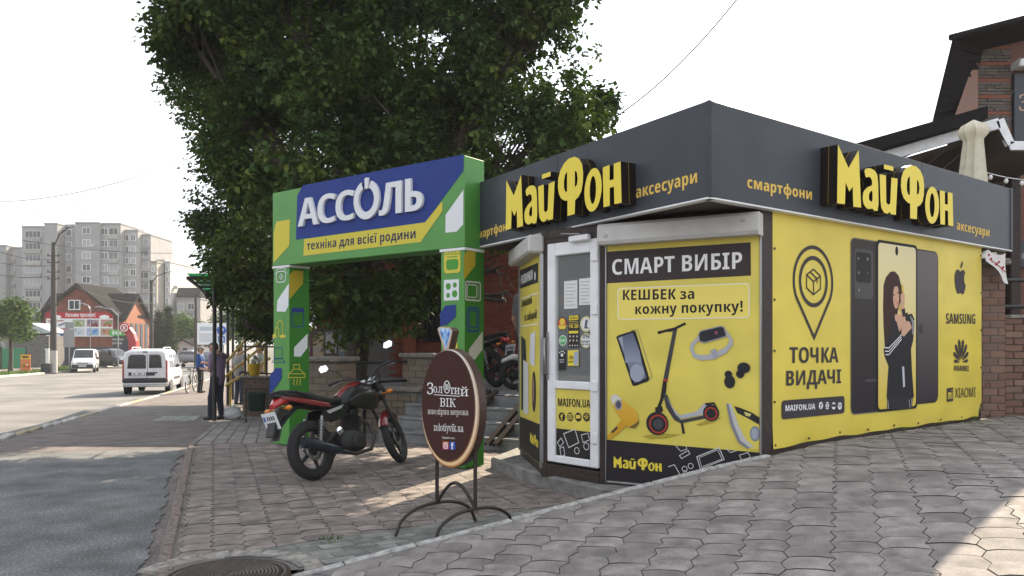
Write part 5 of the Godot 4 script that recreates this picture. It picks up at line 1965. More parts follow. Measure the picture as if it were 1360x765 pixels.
func motorcycle(called: String, label: String, xf: Transform3D, red: Color, steer: float, group: String) -> Node3D:
	var root := thing(called, label, "motorcycle", Vector3.ZERO, 0.0, group)
	root.transform = xf
	var key := "bike_paint" + str(red)
	var pm := mat(key, red, 0.25, {"coat": 0.8, "spec": 0.5})
	var bk := mat("bike_black", L(0.012, 0.012, 0.013), 0.3, {"coat": 0.15, "spec": 0.35})
	var mt := mat("bike_matt", L(0.022, 0.022, 0.023), 0.6, {"tex": tex.fine, "scale": 6.0, "world": false})
	var al := mat("bike_alloy", L(0.30, 0.30, 0.31), 0.38, {"metal": 0.85})
	var ids := Transform3D.IDENTITY
	bike_wheel(root, Vector3(0, 0.308, 0), 0.308, 0.115, 5, ids, mt)
	# steering head: everything in front turns with the bars
	var head := Vector3(1.02, 0.90, 0)
	var ax := Vector3(-0.44, 0.90, 0).normalized()
	var sb := Basis(ax, steer)
	var stf := Transform3D(sb, head - sb * head)
	bike_wheel(root, Vector3(1.30, 0.300, 0), 0.300, 0.09, 5, stf, mt)
	var fr := func(bb: MB) -> MB:
		bb.xf = stf
		return bb
	var b := MB.new()
	for z in [-0.085, 0.085]:
		b = fr.call(MB.new())
		b.tube([Vector3(1.305, 0.30, z), Vector3(1.19, 0.535, z)], [0.026, 0.028], 10)
		b.tube([Vector3(1.19, 0.535, z), Vector3(0.985, 0.96, z)], 0.0175, 10)
		part("fork", b, mt, root)
	b = fr.call(MB.new())
	var fpro := []
	for i in 9:
		var an := deg_to_rad(38.0 + i * 14.5)
		var ring := PackedVector3Array()
		for k in 9:
			var t := -1.0 + k / 4.0
			ring.append(Vector3(1.30, 0.30, 0) + Vector3(cos(an), sin(an), 0) * (0.345 - 0.05 * t * t) + Vector3(0, 0, t * 0.06))
		fpro.append(ring)
	b.grid(fpro, false)
	part("front_mudguard", b, pm, root)
	b = fr.call(MB.new())
	b.cbox(Vector3(1.06, 0.82, 0), Vector3(0.07, 0.05, 0.22), 0.015)
	b.cbox(Vector3(0.99, 0.95, 0), Vector3(0.07, 0.04, 0.22), 0.012)
	part("fork_clamp", b, al, root)
	b = fr.call(MB.new())
	skin(b, [[1.02, 0.86, 0.05, 0.06], [1.07, 0.86, 0.10, 0.115], [1.14, 0.85, 0.115, 0.125], [1.17, 0.84, 0.09, 0.10]])
	part("headlight_shell", b, bk, root)
	b = fr.call(MB.new())
	b.ellip(Vector3(1.165, 0.845, 0), Vector3(0.03, 0.085, 0.095))
	part("headlight", b, mat("lens_clear", L(0.6, 0.62, 0.65), 0.08), root)
	for z in [-0.06, 0.06]:
		b = fr.call(MB.new())
		var gt := Transform3D(Basis(Vector3(0, 0, 1), 0.62), Vector3(0.99, 0.985, z))
		b.lathe([[0.045, -0.05], [0.052, 0.0], [0.052, 0.012], [0.046, 0.014]], 18, gt)
		part("gauge", b, bk, root)
		b = fr.call(MB.new())
		b.lathe([[0.046, 0.012], [0.001, 0.0125]], 18, gt)
		part("gauge_dial", b, mat("dial", L(0.42, 0.44, 0.47), 0.3), root)
	for z in [-1.0, 1.0]:
		b = fr.call(MB.new())
		b.tube([Vector3(0.97, 0.97, 0.0), Vector3(0.97, 0.98, 0.06 * z), Vector3(0.955, 1.06, 0.14 * z), Vector3(0.90, 1.085, 0.26 * z), Vector3(0.84, 1.07, 0.37 * z)], 0.0115, 8)
		part("handlebar", b, mt, root)
		b = fr.call(MB.new())
		b.tube([Vector3(0.89, 1.082, 0.28 * z), Vector3(0.835, 1.068, 0.395 * z)], 0.0175, 8)
		part("grip", b, M.rubber, root)
		b = fr.call(MB.new())
		b.tube([Vector3(0.915, 1.085, 0.24 * z), Vector3(0.955, 1.075, 0.30 * z), Vector3(0.93, 1.06, 0.40 * z)], [0.008, 0.007, 0.005], 6)
		part("lever", b, al, root)
		b = fr.call(MB.new())
		b.tube([Vector3(0.91, 1.09, 0.22 * z), Vector3(0.90, 1.18, 0.27 * z), Vector3(0.87, 1.245, 0.36 * z)], 0.006, 6)
		var ms := part("mirror_stem", b, mt, root)
		b = fr.call(MB.new())
		var mp := [[-0.075, -0.025], [-0.05, 0.045], [0.045, 0.06], [0.085, 0.02], [0.06, -0.045], [-0.03, -0.05]]
		var pp := []
		for q in mp: pp.append([q[0] * z * 0.82, q[1] * 0.82])
		var mtx := Transform3D(Basis(Vector3.UP, -PI / 2) * Basis(Vector3.RIGHT, -0.12), Vector3(0.86, 1.27, 0.40 * z))
		b.prism(pp, -0.02, 0.0, mtx)
		part("mirror_shell", b, bk, ms)
		b = fr.call(MB.new())
		var pq := []
		for q in pp: pq.append([q[0] * 0.9, q[1] * 0.9])
		b.prism(pq, 0.001, 0.004, mtx)
		part("mirror_glass", b, mat("mirror_glass", L(0.85, 0.87, 0.9), 0.03, {"metal": 1.0}), ms)
		b = fr.call(MB.new())
		b.tube([Vector3(1.06, 0.80, 0.10 * z), Vector3(1.05, 0.80, 0.17 * z)], 0.008, 6)
		b.ellip(Vector3(1.05, 0.80, 0.20 * z), Vector3(0.03, 0.025, 0.04), Basis.IDENTITY, 8, 6)
		part("turn_signal", b, mat("amber", L(0.62, 0.20, 0.02), 0.25), root)
	for cb in [[Vector3(0.90, 1.08, 0.25), Vector3(1.06, 1.02, 0.14), Vector3(1.05, 0.80, 0.08), Vector3(0.86, 0.62, 0.06)], [Vector3(0.90, 1.08, -0.25), Vector3(1.07, 1.00, -0.12), Vector3(1.04, 0.78, -0.08), Vector3(0.62, 0.56, -0.12)], [Vector3(0.90, 1.07, 0.24), Vector3(1.09, 0.98, 0.10), Vector3(1.14, 0.70, 0.09), Vector3(1.27, 0.42, 0.09)]]:
		b = MB.new()
		b.tube(cb, 0.0045, 5)
		part("cable", b, M.rubber, root)
	# frame
	b = MB.new()
	b.tube([Vector3(1.02, 0.92, 0), Vector3(0.86, 0.62, 0), Vector3(0.80, 0.34, 0), Vector3(0.62, 0.24, 0), Vector3(0.42, 0.26, 0), Vector3(0.36, 0.46, 0)], 0.022, 8)
	b.tube([Vector3(1.0, 0.88, 0), Vector3(0.70, 0.76, 0), Vector3(0.36, 0.70, 0), Vector3(0.0, 0.76, 0), Vector3(-0.2, 0.80, 0)], 0.02, 8)
	for z in [-0.1, 0.1]: b.tube([Vector3(0.36, 0.46, z * 0.6), Vector3(0.0, 0.31, z)], 0.02, 8)
	part("frame", b, mt, root)
	for z in [-0.125, 0.125]:
		b = MB.new()
		b.tube([Vector3(0.01, 0.32, z), Vector3(0.09, 0.64, z)], 0.016, 8)
		for k in 9: b.lathe([[0.018, -0.006], [0.032, -0.004], [0.032, 0.004], [0.018, 0.006]], 12, Transform3D(Basis(Vector3(0, 0, 1), -0.24), Vector3(0.01, 0.36, z).lerp(Vector3(0.085, 0.62, z), k / 9.0)))
		part("shock_absorber", b, al, root)
	# engine
	b = MB.new()
	skin(b, [[0.36, 0.34, 0.06, 0.08], [0.40, 0.35, 0.115, 0.14], [0.56, 0.34, 0.135, 0.155], [0.70, 0.33, 0.10, 0.12], [0.74, 0.33, 0.05, 0.08]], 16, 3.2)
	part("crankcase", b, mt, root)
	b = MB.new()
	var cyl := Transform3D(Basis(Vector3(0, 0, 1), -0.22), Vector3(0.60, 0.44, 0))
	for k in 8: b.cbox(cyl * Vector3(0, k * 0.024, 0), Vector3(0.16, 0.012, 0.17), 0.004, cyl.basis)
	b.cbox(cyl * Vector3(0, 0.09, 0), Vector3(0.12, 0.22, 0.13), 0.01, cyl.basis)
	b.cbox(cyl * Vector3(0, 0.215, 0), Vector3(0.13, 0.07, 0.15), 0.02, cyl.basis)
	part("cylinder", b, mt, root)
	b = MB.new()
	b.lathe([[0.092, 0.0], [0.09, 0.018], [0.075, 0.026], [0.004, 0.027]], 22, Transform3D(ZAXIS, Vector3(0.55, 0.33, 0.152)))
	part("clutch_cover", b, mt, root)
	# exhaust on the right side
	b = MB.new()
	b.tube([Vector3(0.70, 0.56, 0.05), Vector3(0.80, 0.50, 0.10), Vector3(0.82, 0.36, 0.14), Vector3(0.72, 0.22, 0.16), Vector3(0.45, 0.20, 0.17), Vector3(0.18, 0.27, 0.18)], 0.021, 10)
	part("exhaust_pipe", b, mat("pipe", L(0.05, 0.045, 0.045), 0.4, {"metal": 0.6}), root)
	b = MB.new()
	b.tube([Vector3(0.24, 0.255, 0.18), Vector3(0.16, 0.275, 0.185), Vector3(-0.20, 0.38, 0.20), Vector3(-0.28, 0.40, 0.20)], [0.03, 0.05, 0.056, 0.048], 14)
	part("muffler", b, mat("muffler_blue", L(0.05, 0.06, 0.085), 0.25, {"metal": 0.7}), root)
	b = MB.new()
	b.cbox(Vector3(0.30, 0.46, 0.145), Vector3(0.09, 0.09, 0.05), 0.03, Basis(Vector3(0, 0, 1), 0.5))
	part("peg_bracket", b, mat("chrome", L(0.7, 0.7, 0.72), 0.12, {"metal": 1.0}), root)
	for z in [-1.0, 1.0]:
		b = MB.new()
		b.tube([Vector3(0.42, 0.28, 0.14 * z), Vector3(0.42, 0.28, 0.25 * z)], 0.014, 8)
		part("foot_peg", b, M.rubber, root)
	b = MB.new()
	b.tube([Vector3(0.46, 0.24, -0.12), Vector3(0.40, 0.05, -0.24), Vector3(0.38, 0.03, -0.24)], 0.012, 8)
	part("side_stand", b, mt, root)
	# tank, side panels, seat, tail
	b = MB.new()
	skin(b, [[0.42, 0.72, 0.03, 0.07], [0.46, 0.76, 0.085, 0.10], [0.58, 0.80, 0.13, 0.145], [0.74, 0.825, 0.155, 0.165], [0.88, 0.825, 0.14, 0.155], [0.98, 0.80, 0.09, 0.11], [1.01, 0.79, 0.04, 0.06]], 18, 2.5)
	part("tank", b, bk, root)
	b = MB.new()
	var strip_top := []
	for q in [[0.45, 0.85, 0.06], [0.58, 0.936, 0.10], [0.74, 0.988, 0.115], [0.88, 0.974, 0.10], [0.97, 0.90, 0.06]]:
		var ring := PackedVector3Array()
		for k in 7:
			var t := -1.0 + k / 3.0
			ring.append(Vector3(q[0], q[1] - 0.032 * t * t, -t * q[2]))
		strip_top.append(ring)
	b.grid(strip_top, false)
	part("tank_stripe", b, pm, root)
	for z in [-1.0, 1.0]:
		b = MB.new()
		skin(b, [[0.52, 0.75, 0.03, 0.02, 0.12 * z], [0.64, 0.76, 0.085, 0.04, 0.135 * z], [0.80, 0.765, 0.125, 0.045, 0.148 * z], [0.92, 0.77, 0.115, 0.035, 0.135 * z], [1.0, 0.78, 0.05, 0.015, 0.11 * z]], 10)
		part("tank_shroud", b, bk, root)
		b = MB.new()
		var sp := [[0.12, 0.70], [0.44, 0.76], [0.50, 0.70], [0.40, 0.60], [0.22, 0.56], [0.10, 0.62]]
		b.prism(sp, 0.10, 0.125, Transform3D(Basis.IDENTITY, Vector3.ZERO) if z > 0 else Transform3D(Basis.IDENTITY.scaled(Vector3(1, 1, -1)), Vector3.ZERO))
		part("side_panel", b, bk, root)
		b = MB.new()
		b.prism([[0.16, 0.685], [0.42, 0.735], [0.38, 0.70], [0.20, 0.655]], 0.126, 0.130, Transform3D(Basis.IDENTITY, Vector3.ZERO) if z > 0 else Transform3D(Basis.IDENTITY.scaled(Vector3(1, 1, -1)), Vector3.ZERO))
		part("side_stripe", b, mat("decal_silver", L(0.5, 0.5, 0.52), 0.3, {"metal": 0.4}), root)
		b = MB.new()
		skin(b, [[0.22, 0.745, 0.025, 0.015, 0.115 * z], [0.0, 0.785, 0.032, 0.02, 0.115 * z], [-0.2, 0.83, 0.028, 0.018, 0.095 * z], [-0.36, 0.865, 0.015, 0.010, 0.06 * z]], 10)
		part("tail_panel", b, pm, root)
	b = MB.new()
	skin(b, [[0.46, 0.77, 0.02, 0.06], [0.42, 0.79, 0.035, 0.11], [0.25, 0.79, 0.04, 0.13], [0.08, 0.825, 0.045, 0.125], [0.02, 0.85, 0.05, 0.12], [-0.18, 0.88, 0.045, 0.11], [-0.28, 0.89, 0.02, 0.07]].map(func(q): return [q[0], q[1], q[2], q[3]]), 14, 3.0)
	part("seat", b, mat("seat_vinyl", L(0.017, 0.017, 0.018), 0.65, {"tex": tex.fine, "scale": 8.0, "world": false}), root)
	b = MB.new()
	b.tube([Vector3(-0.05, 0.86, 0.13), Vector3(-0.22, 0.91, 0.13), Vector3(-0.36, 0.93, 0.06), Vector3(-0.36, 0.93, -0.06), Vector3(-0.22, 0.91, -0.13), Vector3(-0.05, 0.86, -0.13)], 0.013, 8)
	part("grab_rail", b, mt, root)
	b = MB.new()
	skin(b, [[0.10, 0.79, 0.05, 0.10], [-0.1, 0.83, 0.06, 0.105], [-0.3, 0.875, 0.05, 0.08], [-0.42, 0.89, 0.02, 0.04]], 12)
	part("tail_cowl", b, bk, root)
	b = MB.new()
	skin(b, [[-0.26, 0.86, 0.05, 0.085], [-0.33, 0.84, 0.055, 0.075], [-0.40, 0.81, 0.045, 0.055], [-0.44, 0.785, 0.025, 0.03]], 12)
	part("tail_light", b, mat("tail_red", L(0.35, 0.012, 0.012), 0.15, {"coat": 0.6}), root)
	b = MB.new()
	var mg := []
	for i in 7:
		var an := deg_to_rad(62.0 + i * 17.0)
		var ring := PackedVector3Array()
		for k in 7:
			var t := -1.0 + k / 3.0
			ring.append(Vector3(0, 0.31, 0) + Vector3(cos(an), sin(an), 0) * (0.38 + (0.10 if i < 5 else 0.12) - 0.02 * t * t) + Vector3(0, 0, t * 0.07))
		mg.append(ring)
	b.grid(mg, false)
	part("rear_mudguard", b, mt, root)
	for z in [-1.0, 1.0]:
		b = MB.new()
		b.tube([Vector3(-0.34, 0.76, 0.05 * z), Vector3(-0.35, 0.755, 0.12 * z)], 0.008, 6)
		b.ellip(Vector3(-0.36, 0.755, 0.15 * z), Vector3(0.028, 0.026, 0.042), Basis.IDENTITY, 8, 6)
		part("turn_signal", b, M.amber, root)
	b = MB.new()
	var pt := Transform3D(Basis(Vector3.UP, -PI / 2) * Basis(Vector3.RIGHT, 0.32), Vector3(-0.47, 0.645, 0))
	b.cbox(pt * Vector3.ZERO, Vector3(0.20, 0.18, 0.004), 0.002, pt.basis)
	var pl := part("number_plate", b, mat("plate_white", L(0.72, 0.73, 0.75), 0.35), root)
	b = MB.new()
	b.col = L(0.06, 0.06, 0.07)
	for k in 4:
		b.box(pt * Vector3(-0.03 + k * 0.028, 0.03, 0.0035), Vector3(0.016, 0.042, 0.001), pt.basis)
		b.box(pt * Vector3(-0.055 + k * 0.036, -0.035, 0.0035), Vector3(0.020, 0.046, 0.001), pt.basis)
	b.col = L(0.05, 0.12, 0.4)
	b.box(pt * Vector3(-0.075, 0.03, 0.0035), Vector3(0.026, 0.05, 0.001), pt.basis)
	part("plate_print", b, M.print, pl)
	b = MB.new()
	b.prism([[-0.32, 0.78], [-0.43, 0.72], [-0.52, 0.50], [-0.49, 0.49], [-0.39, 0.66], [-0.27, 0.72]], -0.055, 0.055)
	part("plate_holder", b, mt, root)
	b = MB.new()
	b.tube([Vector3(0.42, 0.40, -0.125), Vector3(0.2, 0.40, -0.125), Vector3(-0.02, 0.38, -0.125)], 0.022, 6, true, 1.6)
	part("chain_guard", b, mt, root)
	return root

func moped(called: String, label: String, xf: Transform3D, k: Color, group: String) -> void:
	var root := thing(called, label, "moped", Vector3.ZERO, 0.0, group)
	root.transform = xf
	var pm := mat("moped" + str(k), k, 0.3, {"coat": 0.6})
	var mt: Material = M.bike_matt
	bike_wheel(root, Vector3(0, 0.24, 0), 0.24, 0.10, 5, Transform3D.IDENTITY, mt)
	bike_wheel(root, Vector3(1.22, 0.24, 0), 0.24, 0.09, 5, Transform3D.IDENTITY, mt)
	var b := MB.new()
	skin(b, [[-0.35, 0.72, 0.05, 0.05], [-0.2, 0.66, 0.13, 0.13], [0.1, 0.58, 0.18, 0.17], [0.35, 0.5, 0.16, 0.15], [0.45, 0.42, 0.08, 0.1]])
	part("rear_body", b, pm, root)
	b = MB.new()
	skin(b, [[0.35, 0.34, 0.05, 0.14], [0.6, 0.30, 0.04, 0.17], [0.82, 0.33, 0.05, 0.16]])
	part("footboard", b, mt, root)
	b = MB.new()
	b.prism([[0.82, 0.30], [0.95, 0.32], [1.02, 0.6], [1.00, 0.88], [0.93, 0.88], [0.90, 0.6]], -0.19, 0.19)
	part("leg_shield", b, pm, root)
	b = MB.new()
	skin(b, [[1.02, 0.42, 0.03, 0.06], [1.1, 0.50, 0.06, 0.08], [1.25, 0.53, 0.05, 0.075], [1.42, 0.46, 0.03, 0.05]])
	part("front_mudguard", b, pm, root)
	b = MB.new()
	b.tube([Vector3(1.22, 0.24, 0.07), Vector3(1.08, 0.55, 0.05), Vector3(0.93, 0.98, 0)], 0.025, 8)
	part("fork", b, mt, root)
	b = MB.new()
	skin(b, [[0.9, 1.0, 0.05, 0.1], [0.98, 1.0, 0.08, 0.12], [1.06, 0.97, 0.05, 0.08]])
	part("headlight_shell", b, pm, root)
	b = MB.new()
	b.tube([Vector3(0.84, 1.02, -0.34), Vector3(0.93, 1.03, -0.1), Vector3(0.93, 1.03, 0.1), Vector3(0.84, 1.02, 0.34)], 0.014, 8)
	part("handlebar", b, mt, root)
	for z in [-1.0, 1.0]:
		b = MB.new()
		b.tube([Vector3(0.9, 1.03, 0.2 * z), Vector3(0.88, 1.2, 0.3 * z)], 0.006, 6)
		b.ellip(Vector3(0.87, 1.24, 0.32 * z), Vector3(0.02, 0.05, 0.07), Basis.IDENTITY, 10, 6)
		part("mirror", b, mt, root)
	b = MB.new()
	skin(b, [[-0.3, 0.80, 0.03, 0.1], [-0.1, 0.81, 0.05, 0.14], [0.2, 0.79, 0.05, 0.14], [0.4, 0.75, 0.03, 0.1]])
	part("seat", b, M.seat_vinyl, root)

func bikes() -> void:
	var lean := Basis(Vector3.RIGHT, -0.19)
	var t := Transform3D(Basis(Vector3.UP, deg_to_rad(58.5)) * lean, P(-2.01, 8.02, 0.0))
	motorcycle("motorcycle", "red and black motorcycle on its side stand before the portal", t, L(0.17, 0.012, 0.018), 0.42, "parked two-wheelers")
	t = Transform3D(Basis(Vector3.UP, deg_to_rad(128.0)) * Basis(Vector3.RIGHT, -0.1), at(659, HY, 13.3) * Vector3(1, 0, 1) + Vector3(0, 0.655, 0))
	motorcycle("motorcycle", "black motorcycle parked on the landing before the brick wall", t, L(0.05, 0.05, 0.055), 0.0, "parked two-wheelers")
	t = Transform3D(Basis(Vector3.UP, deg_to_rad(197.0)), P(1.2, 12.96) + Vector3(0, 0.655, 0))
	moped("moped", "white moped half hidden behind the kiosk's side panel", t, L(0.62, 0.62, 0.63), "parked two-wheelers")

# ================================================================ trees
func leaf_clump(n: int, leaf: float, spread: float, sd: int, blunt := 0.5) -> ArrayMesh:
	var r2 := RandomNumberGenerator.new()
	r2.seed = sd
	var b := MB.new()
	for i in n:
		var d := Vector3(r2.randf_range(-1, 1), r2.randf_range(-0.8, 0.8), r2.randf_range(-1, 1)).normalized()
		var o := d * spread * r2.randf_range(0.2, 1.0)
		var dir := (d + Vector3(0, -0.6, 0) + Vector3(r2.randf_range(-0.6, 0.6), 0, r2.randf_range(-0.6, 0.6))).normalized()
		var side := dir.cross(Vector3(r2.randf_range(-0.5, 0.5), 1, r2.randf_range(-0.5, 0.5))).normalized()
		var up := side.cross(dir)
		var l := leaf * r2.randf_range(0.7, 1.25)
		var w := l * blunt
		var s := r2.randf_range(0.8, 1.15)
		b.col = Color(s, s, s * 0.95)
		var tip := o + dir * l
		var ml := o + dir * l * 0.42 - side * w * 0.75 + up * l * 0.10
		var mr := o + dir * l * 0.42 + side * w * 0.75 + up * l * 0.10
		b.tri(o, mr, tip); b.tri(o, tip, ml)
	return b.mesh()

func tree(called: String, label: String, base: Vector3, trunk_r: float, fork: Vector3, blobs: Array, clumps: int, leaf: float, m: Material, tints: Array, sd: int, group := "", gap := -0.12, per := 13) -> Node3D:
	var root := thing(called, label, "tree", base, 0.0, group)
	var r2 := RandomNumberGenerator.new()
	r2.seed = sd
	var b := wmb(root)
	var mid := base.lerp(fork, 0.5) + Vector3(0.08, 0, 0.05) * trunk_r * 4.0
	b.tube([base - Vector3(0, 0.05, 0), base + Vector3(0, 0.25, 0), mid, fork], [trunk_r * 1.5, trunk_r * 1.05, trunk_r * 0.9, trunk_r * 0.75], 12)
	part("trunk", b, M.bark, root)
	b = wmb(root)
	var wsum := 0.0
	for bl in blobs:
		var c: Vector3 = bl[0]
		var r: float = bl[1]
		wsum += r * r
		var start := fork + (c - fork) * 0.02 - Vector3(0, trunk_r, 0)
		var kn := start.lerp(c, 0.55) + Vector3(0, -0.12 * start.distance_to(c), 0) + Vector3(r2.randf_range(-0.2, 0.2), 0, r2.randf_range(-0.2, 0.2))
		b.tube([start, kn, c], [trunk_r * 0.5, trunk_r * 0.3, trunk_r * 0.16], 7)
		for k in 7:
			var d := Vector3(r2.randfn(), r2.randfn() * 0.8, r2.randfn()).normalized()
			var e := c + d * r * 0.95
			b.tube([kn.lerp(c, r2.randf_range(0.3, 1.0)), c + d * r * 0.5 + Vector3(0, 0.08, 0), e], [trunk_r * 0.13, trunk_r * 0.08, 0.006], 5)
	part("limbs", b, M.bark, root)
	var fn := FastNoiseLite.new()
	fn.seed = sd; fn.frequency = 0.42; fn.fractal_octaves = 2
	var fn2 := FastNoiseLite.new()
	fn2.seed = sd + 5; fn2.frequency = 0.35
	var tr := []
	var cc := PackedColorArray()
	for bl in blobs:
		var c: Vector3 = bl[0]
		var r: float = bl[1]
		var want := int(clumps * r * r / wsum)
		var tries := 0
		var got := 0
		while got < want and tries < want * 5:
			tries += 1
			var d := Vector3(r2.randfn(), r2.randfn(), r2.randfn()).normalized()
			var lob := 1.0 + 0.42 * fn2.get_noise_3dv(c + d * 3.0)
			var p := c + d * r * lob * pow(r2.randf(), 0.42) * Vector3(1, 0.92, 1)
			if fn.get_noise_3dv(p * 1.6) < gap: continue
			got += 1
			var bs := Basis(Vector3.UP, r2.randf() * TAU) * Basis(Vector3.RIGHT, r2.randf_range(-0.7, 0.7))
			tr.append(Transform3D(bs.scaled(Vector3.ONE * r2.randf_range(0.75, 1.3)), p - base))
			var k: Color = tints[clampi(int((fn2.get_noise_3dv(p * 2.2) * 0.9 + 0.5 + r2.randf_range(-0.3, 0.3)) * tints.size()), 0, tints.size() - 1)]
			var s := r2.randf_range(0.8, 1.2)
			cc.append(Color(k.r * s, k.g * s, k.b * s))
	var mm := MultiMesh.new()
	mm.transform_format = MultiMesh.TRANSFORM_3D
	mm.use_colors = true
	mm.mesh = leaf_clump(per, leaf, leaf * 2.1, sd)
	mm.instance_count = tr.size()
	for i in tr.size():
		mm.set_instance_transform(i, tr[i])
		mm.set_instance_color(i, cc[i])
	var o := MultiMeshInstance3D.new()
	o.name = "crown"
	o.multimesh = mm
	o.material_override = m
	o.set_meta("kind", "stuff")
	root.add_child(o)
	return root

func trees() -> void:
	var lm := mat("leaf", L(1, 1, 1), 0.75, {"vcol": true, "spec": 0.25, "back": L(0.19, 0.27, 0.04)})
	var dark := [L(0.034, 0.062, 0.021), L(0.044, 0.078, 0.023), L(0.056, 0.092, 0.025), L(0.072, 0.108, 0.028), L(0.105, 0.130, 0.030)]
	var q := func(px, py, d, r): return [at(px, py, d), r]
	tree("linden_tree", "huge dark linden tree towering over the portal and kiosk", P(-2.72, 13.5, 0.65), 0.21, P(-2.55, 13.6, 3.4), [
		q.call(470, 110, 13.6, 2.5), q.call(560, 30, 13.8, 2.3), q.call(400, 20, 13.6, 2.3), q.call(500, -160, 13.8, 3.0), q.call(350, -120, 13.6, 2.2), q.call(640, -80, 13.8, 2.2),
		q.call(285, 40, 13.4, 1.2), q.call(255, 55, 13.4, 0.75), q.call(310, 130, 13.4, 1.15), q.call(325, 205, 13.4, 0.95), q.call(690, 60, 13.6, 1.2), q.call(745, 160, 13.2, 0.95), q.call(778, 150, 13.3, 0.5), [P(0.9, 12.4, 4.35), 0.95],
		q.call(640, 150, 13.4, 1.5), q.call(720, 20, 13.6, 0.85), q.call(560, 180, 13.2, 1.5), q.call(420, 230, 13.0, 1.5), q.call(510, 260, 13.0, 1.4), q.call(600, 250, 12.8, 1.1), q.call(690, 215, 12.9, 0.8),
		q.call(440, 350, 12.9, 1.0), q.call(500, 380, 12.8, 0.95), q.call(560, 340, 12.8, 0.85), q.call(440, 415, 12.8, 0.55), q.call(545, 405, 12.8, 0.45), [P(0.1, 13.4, 3.7), 1.2], [P(1.1, 14.4, 4.3), 1.0], [P(-0.9, 14.2, 4.2), 1.3], q.call(660, 360, 12.9, 0.4), q.call(672, 400, 12.9, 0.2)],
		13500, 0.10, lm, dark, 41, "trees at the kerb side", 0.0)
	tree("linden_tree", "second linden tree drooping over the green-roofed shelter", P(-5.6, 20.5, g(20.5)), 0.2, P(-5.7, 20.3, 3.0), [
		q.call(345, 110, 20.0, 2.6), q.call(320, 230, 19.5, 1.25), q.call(300, 280, 19.0, 0.95), q.call(275, 285, 19.0, 0.5), q.call(330, 320, 18.8, 1.0), q.call(325, 375, 18.2, 0.85), q.call(350, 400, 18.0, 0.75), q.call(330, 425, 17.8, 0.45), q.call(355, 430, 16.5, 0.5), q.call(305, 395, 18.0, 0.4), q.call(322, 350, 15.1, 0.65), q.call(345, 318, 14.9, 0.75), q.call(303, 335, 15.2, 0.4), q.call(338, 400, 15.0, 0.5), q.call(322, 428, 15.0, 0.22), q.call(380, 250, 20.0, 1.6), q.call(400, 370, 19.0, 1.2), q.call(300, 60, 20.5, 1.6), q.call(430, 30, 21.0, 2.6)],
		7500, 0.10, lm, dark, 57, "trees at the kerb side", -0.06)

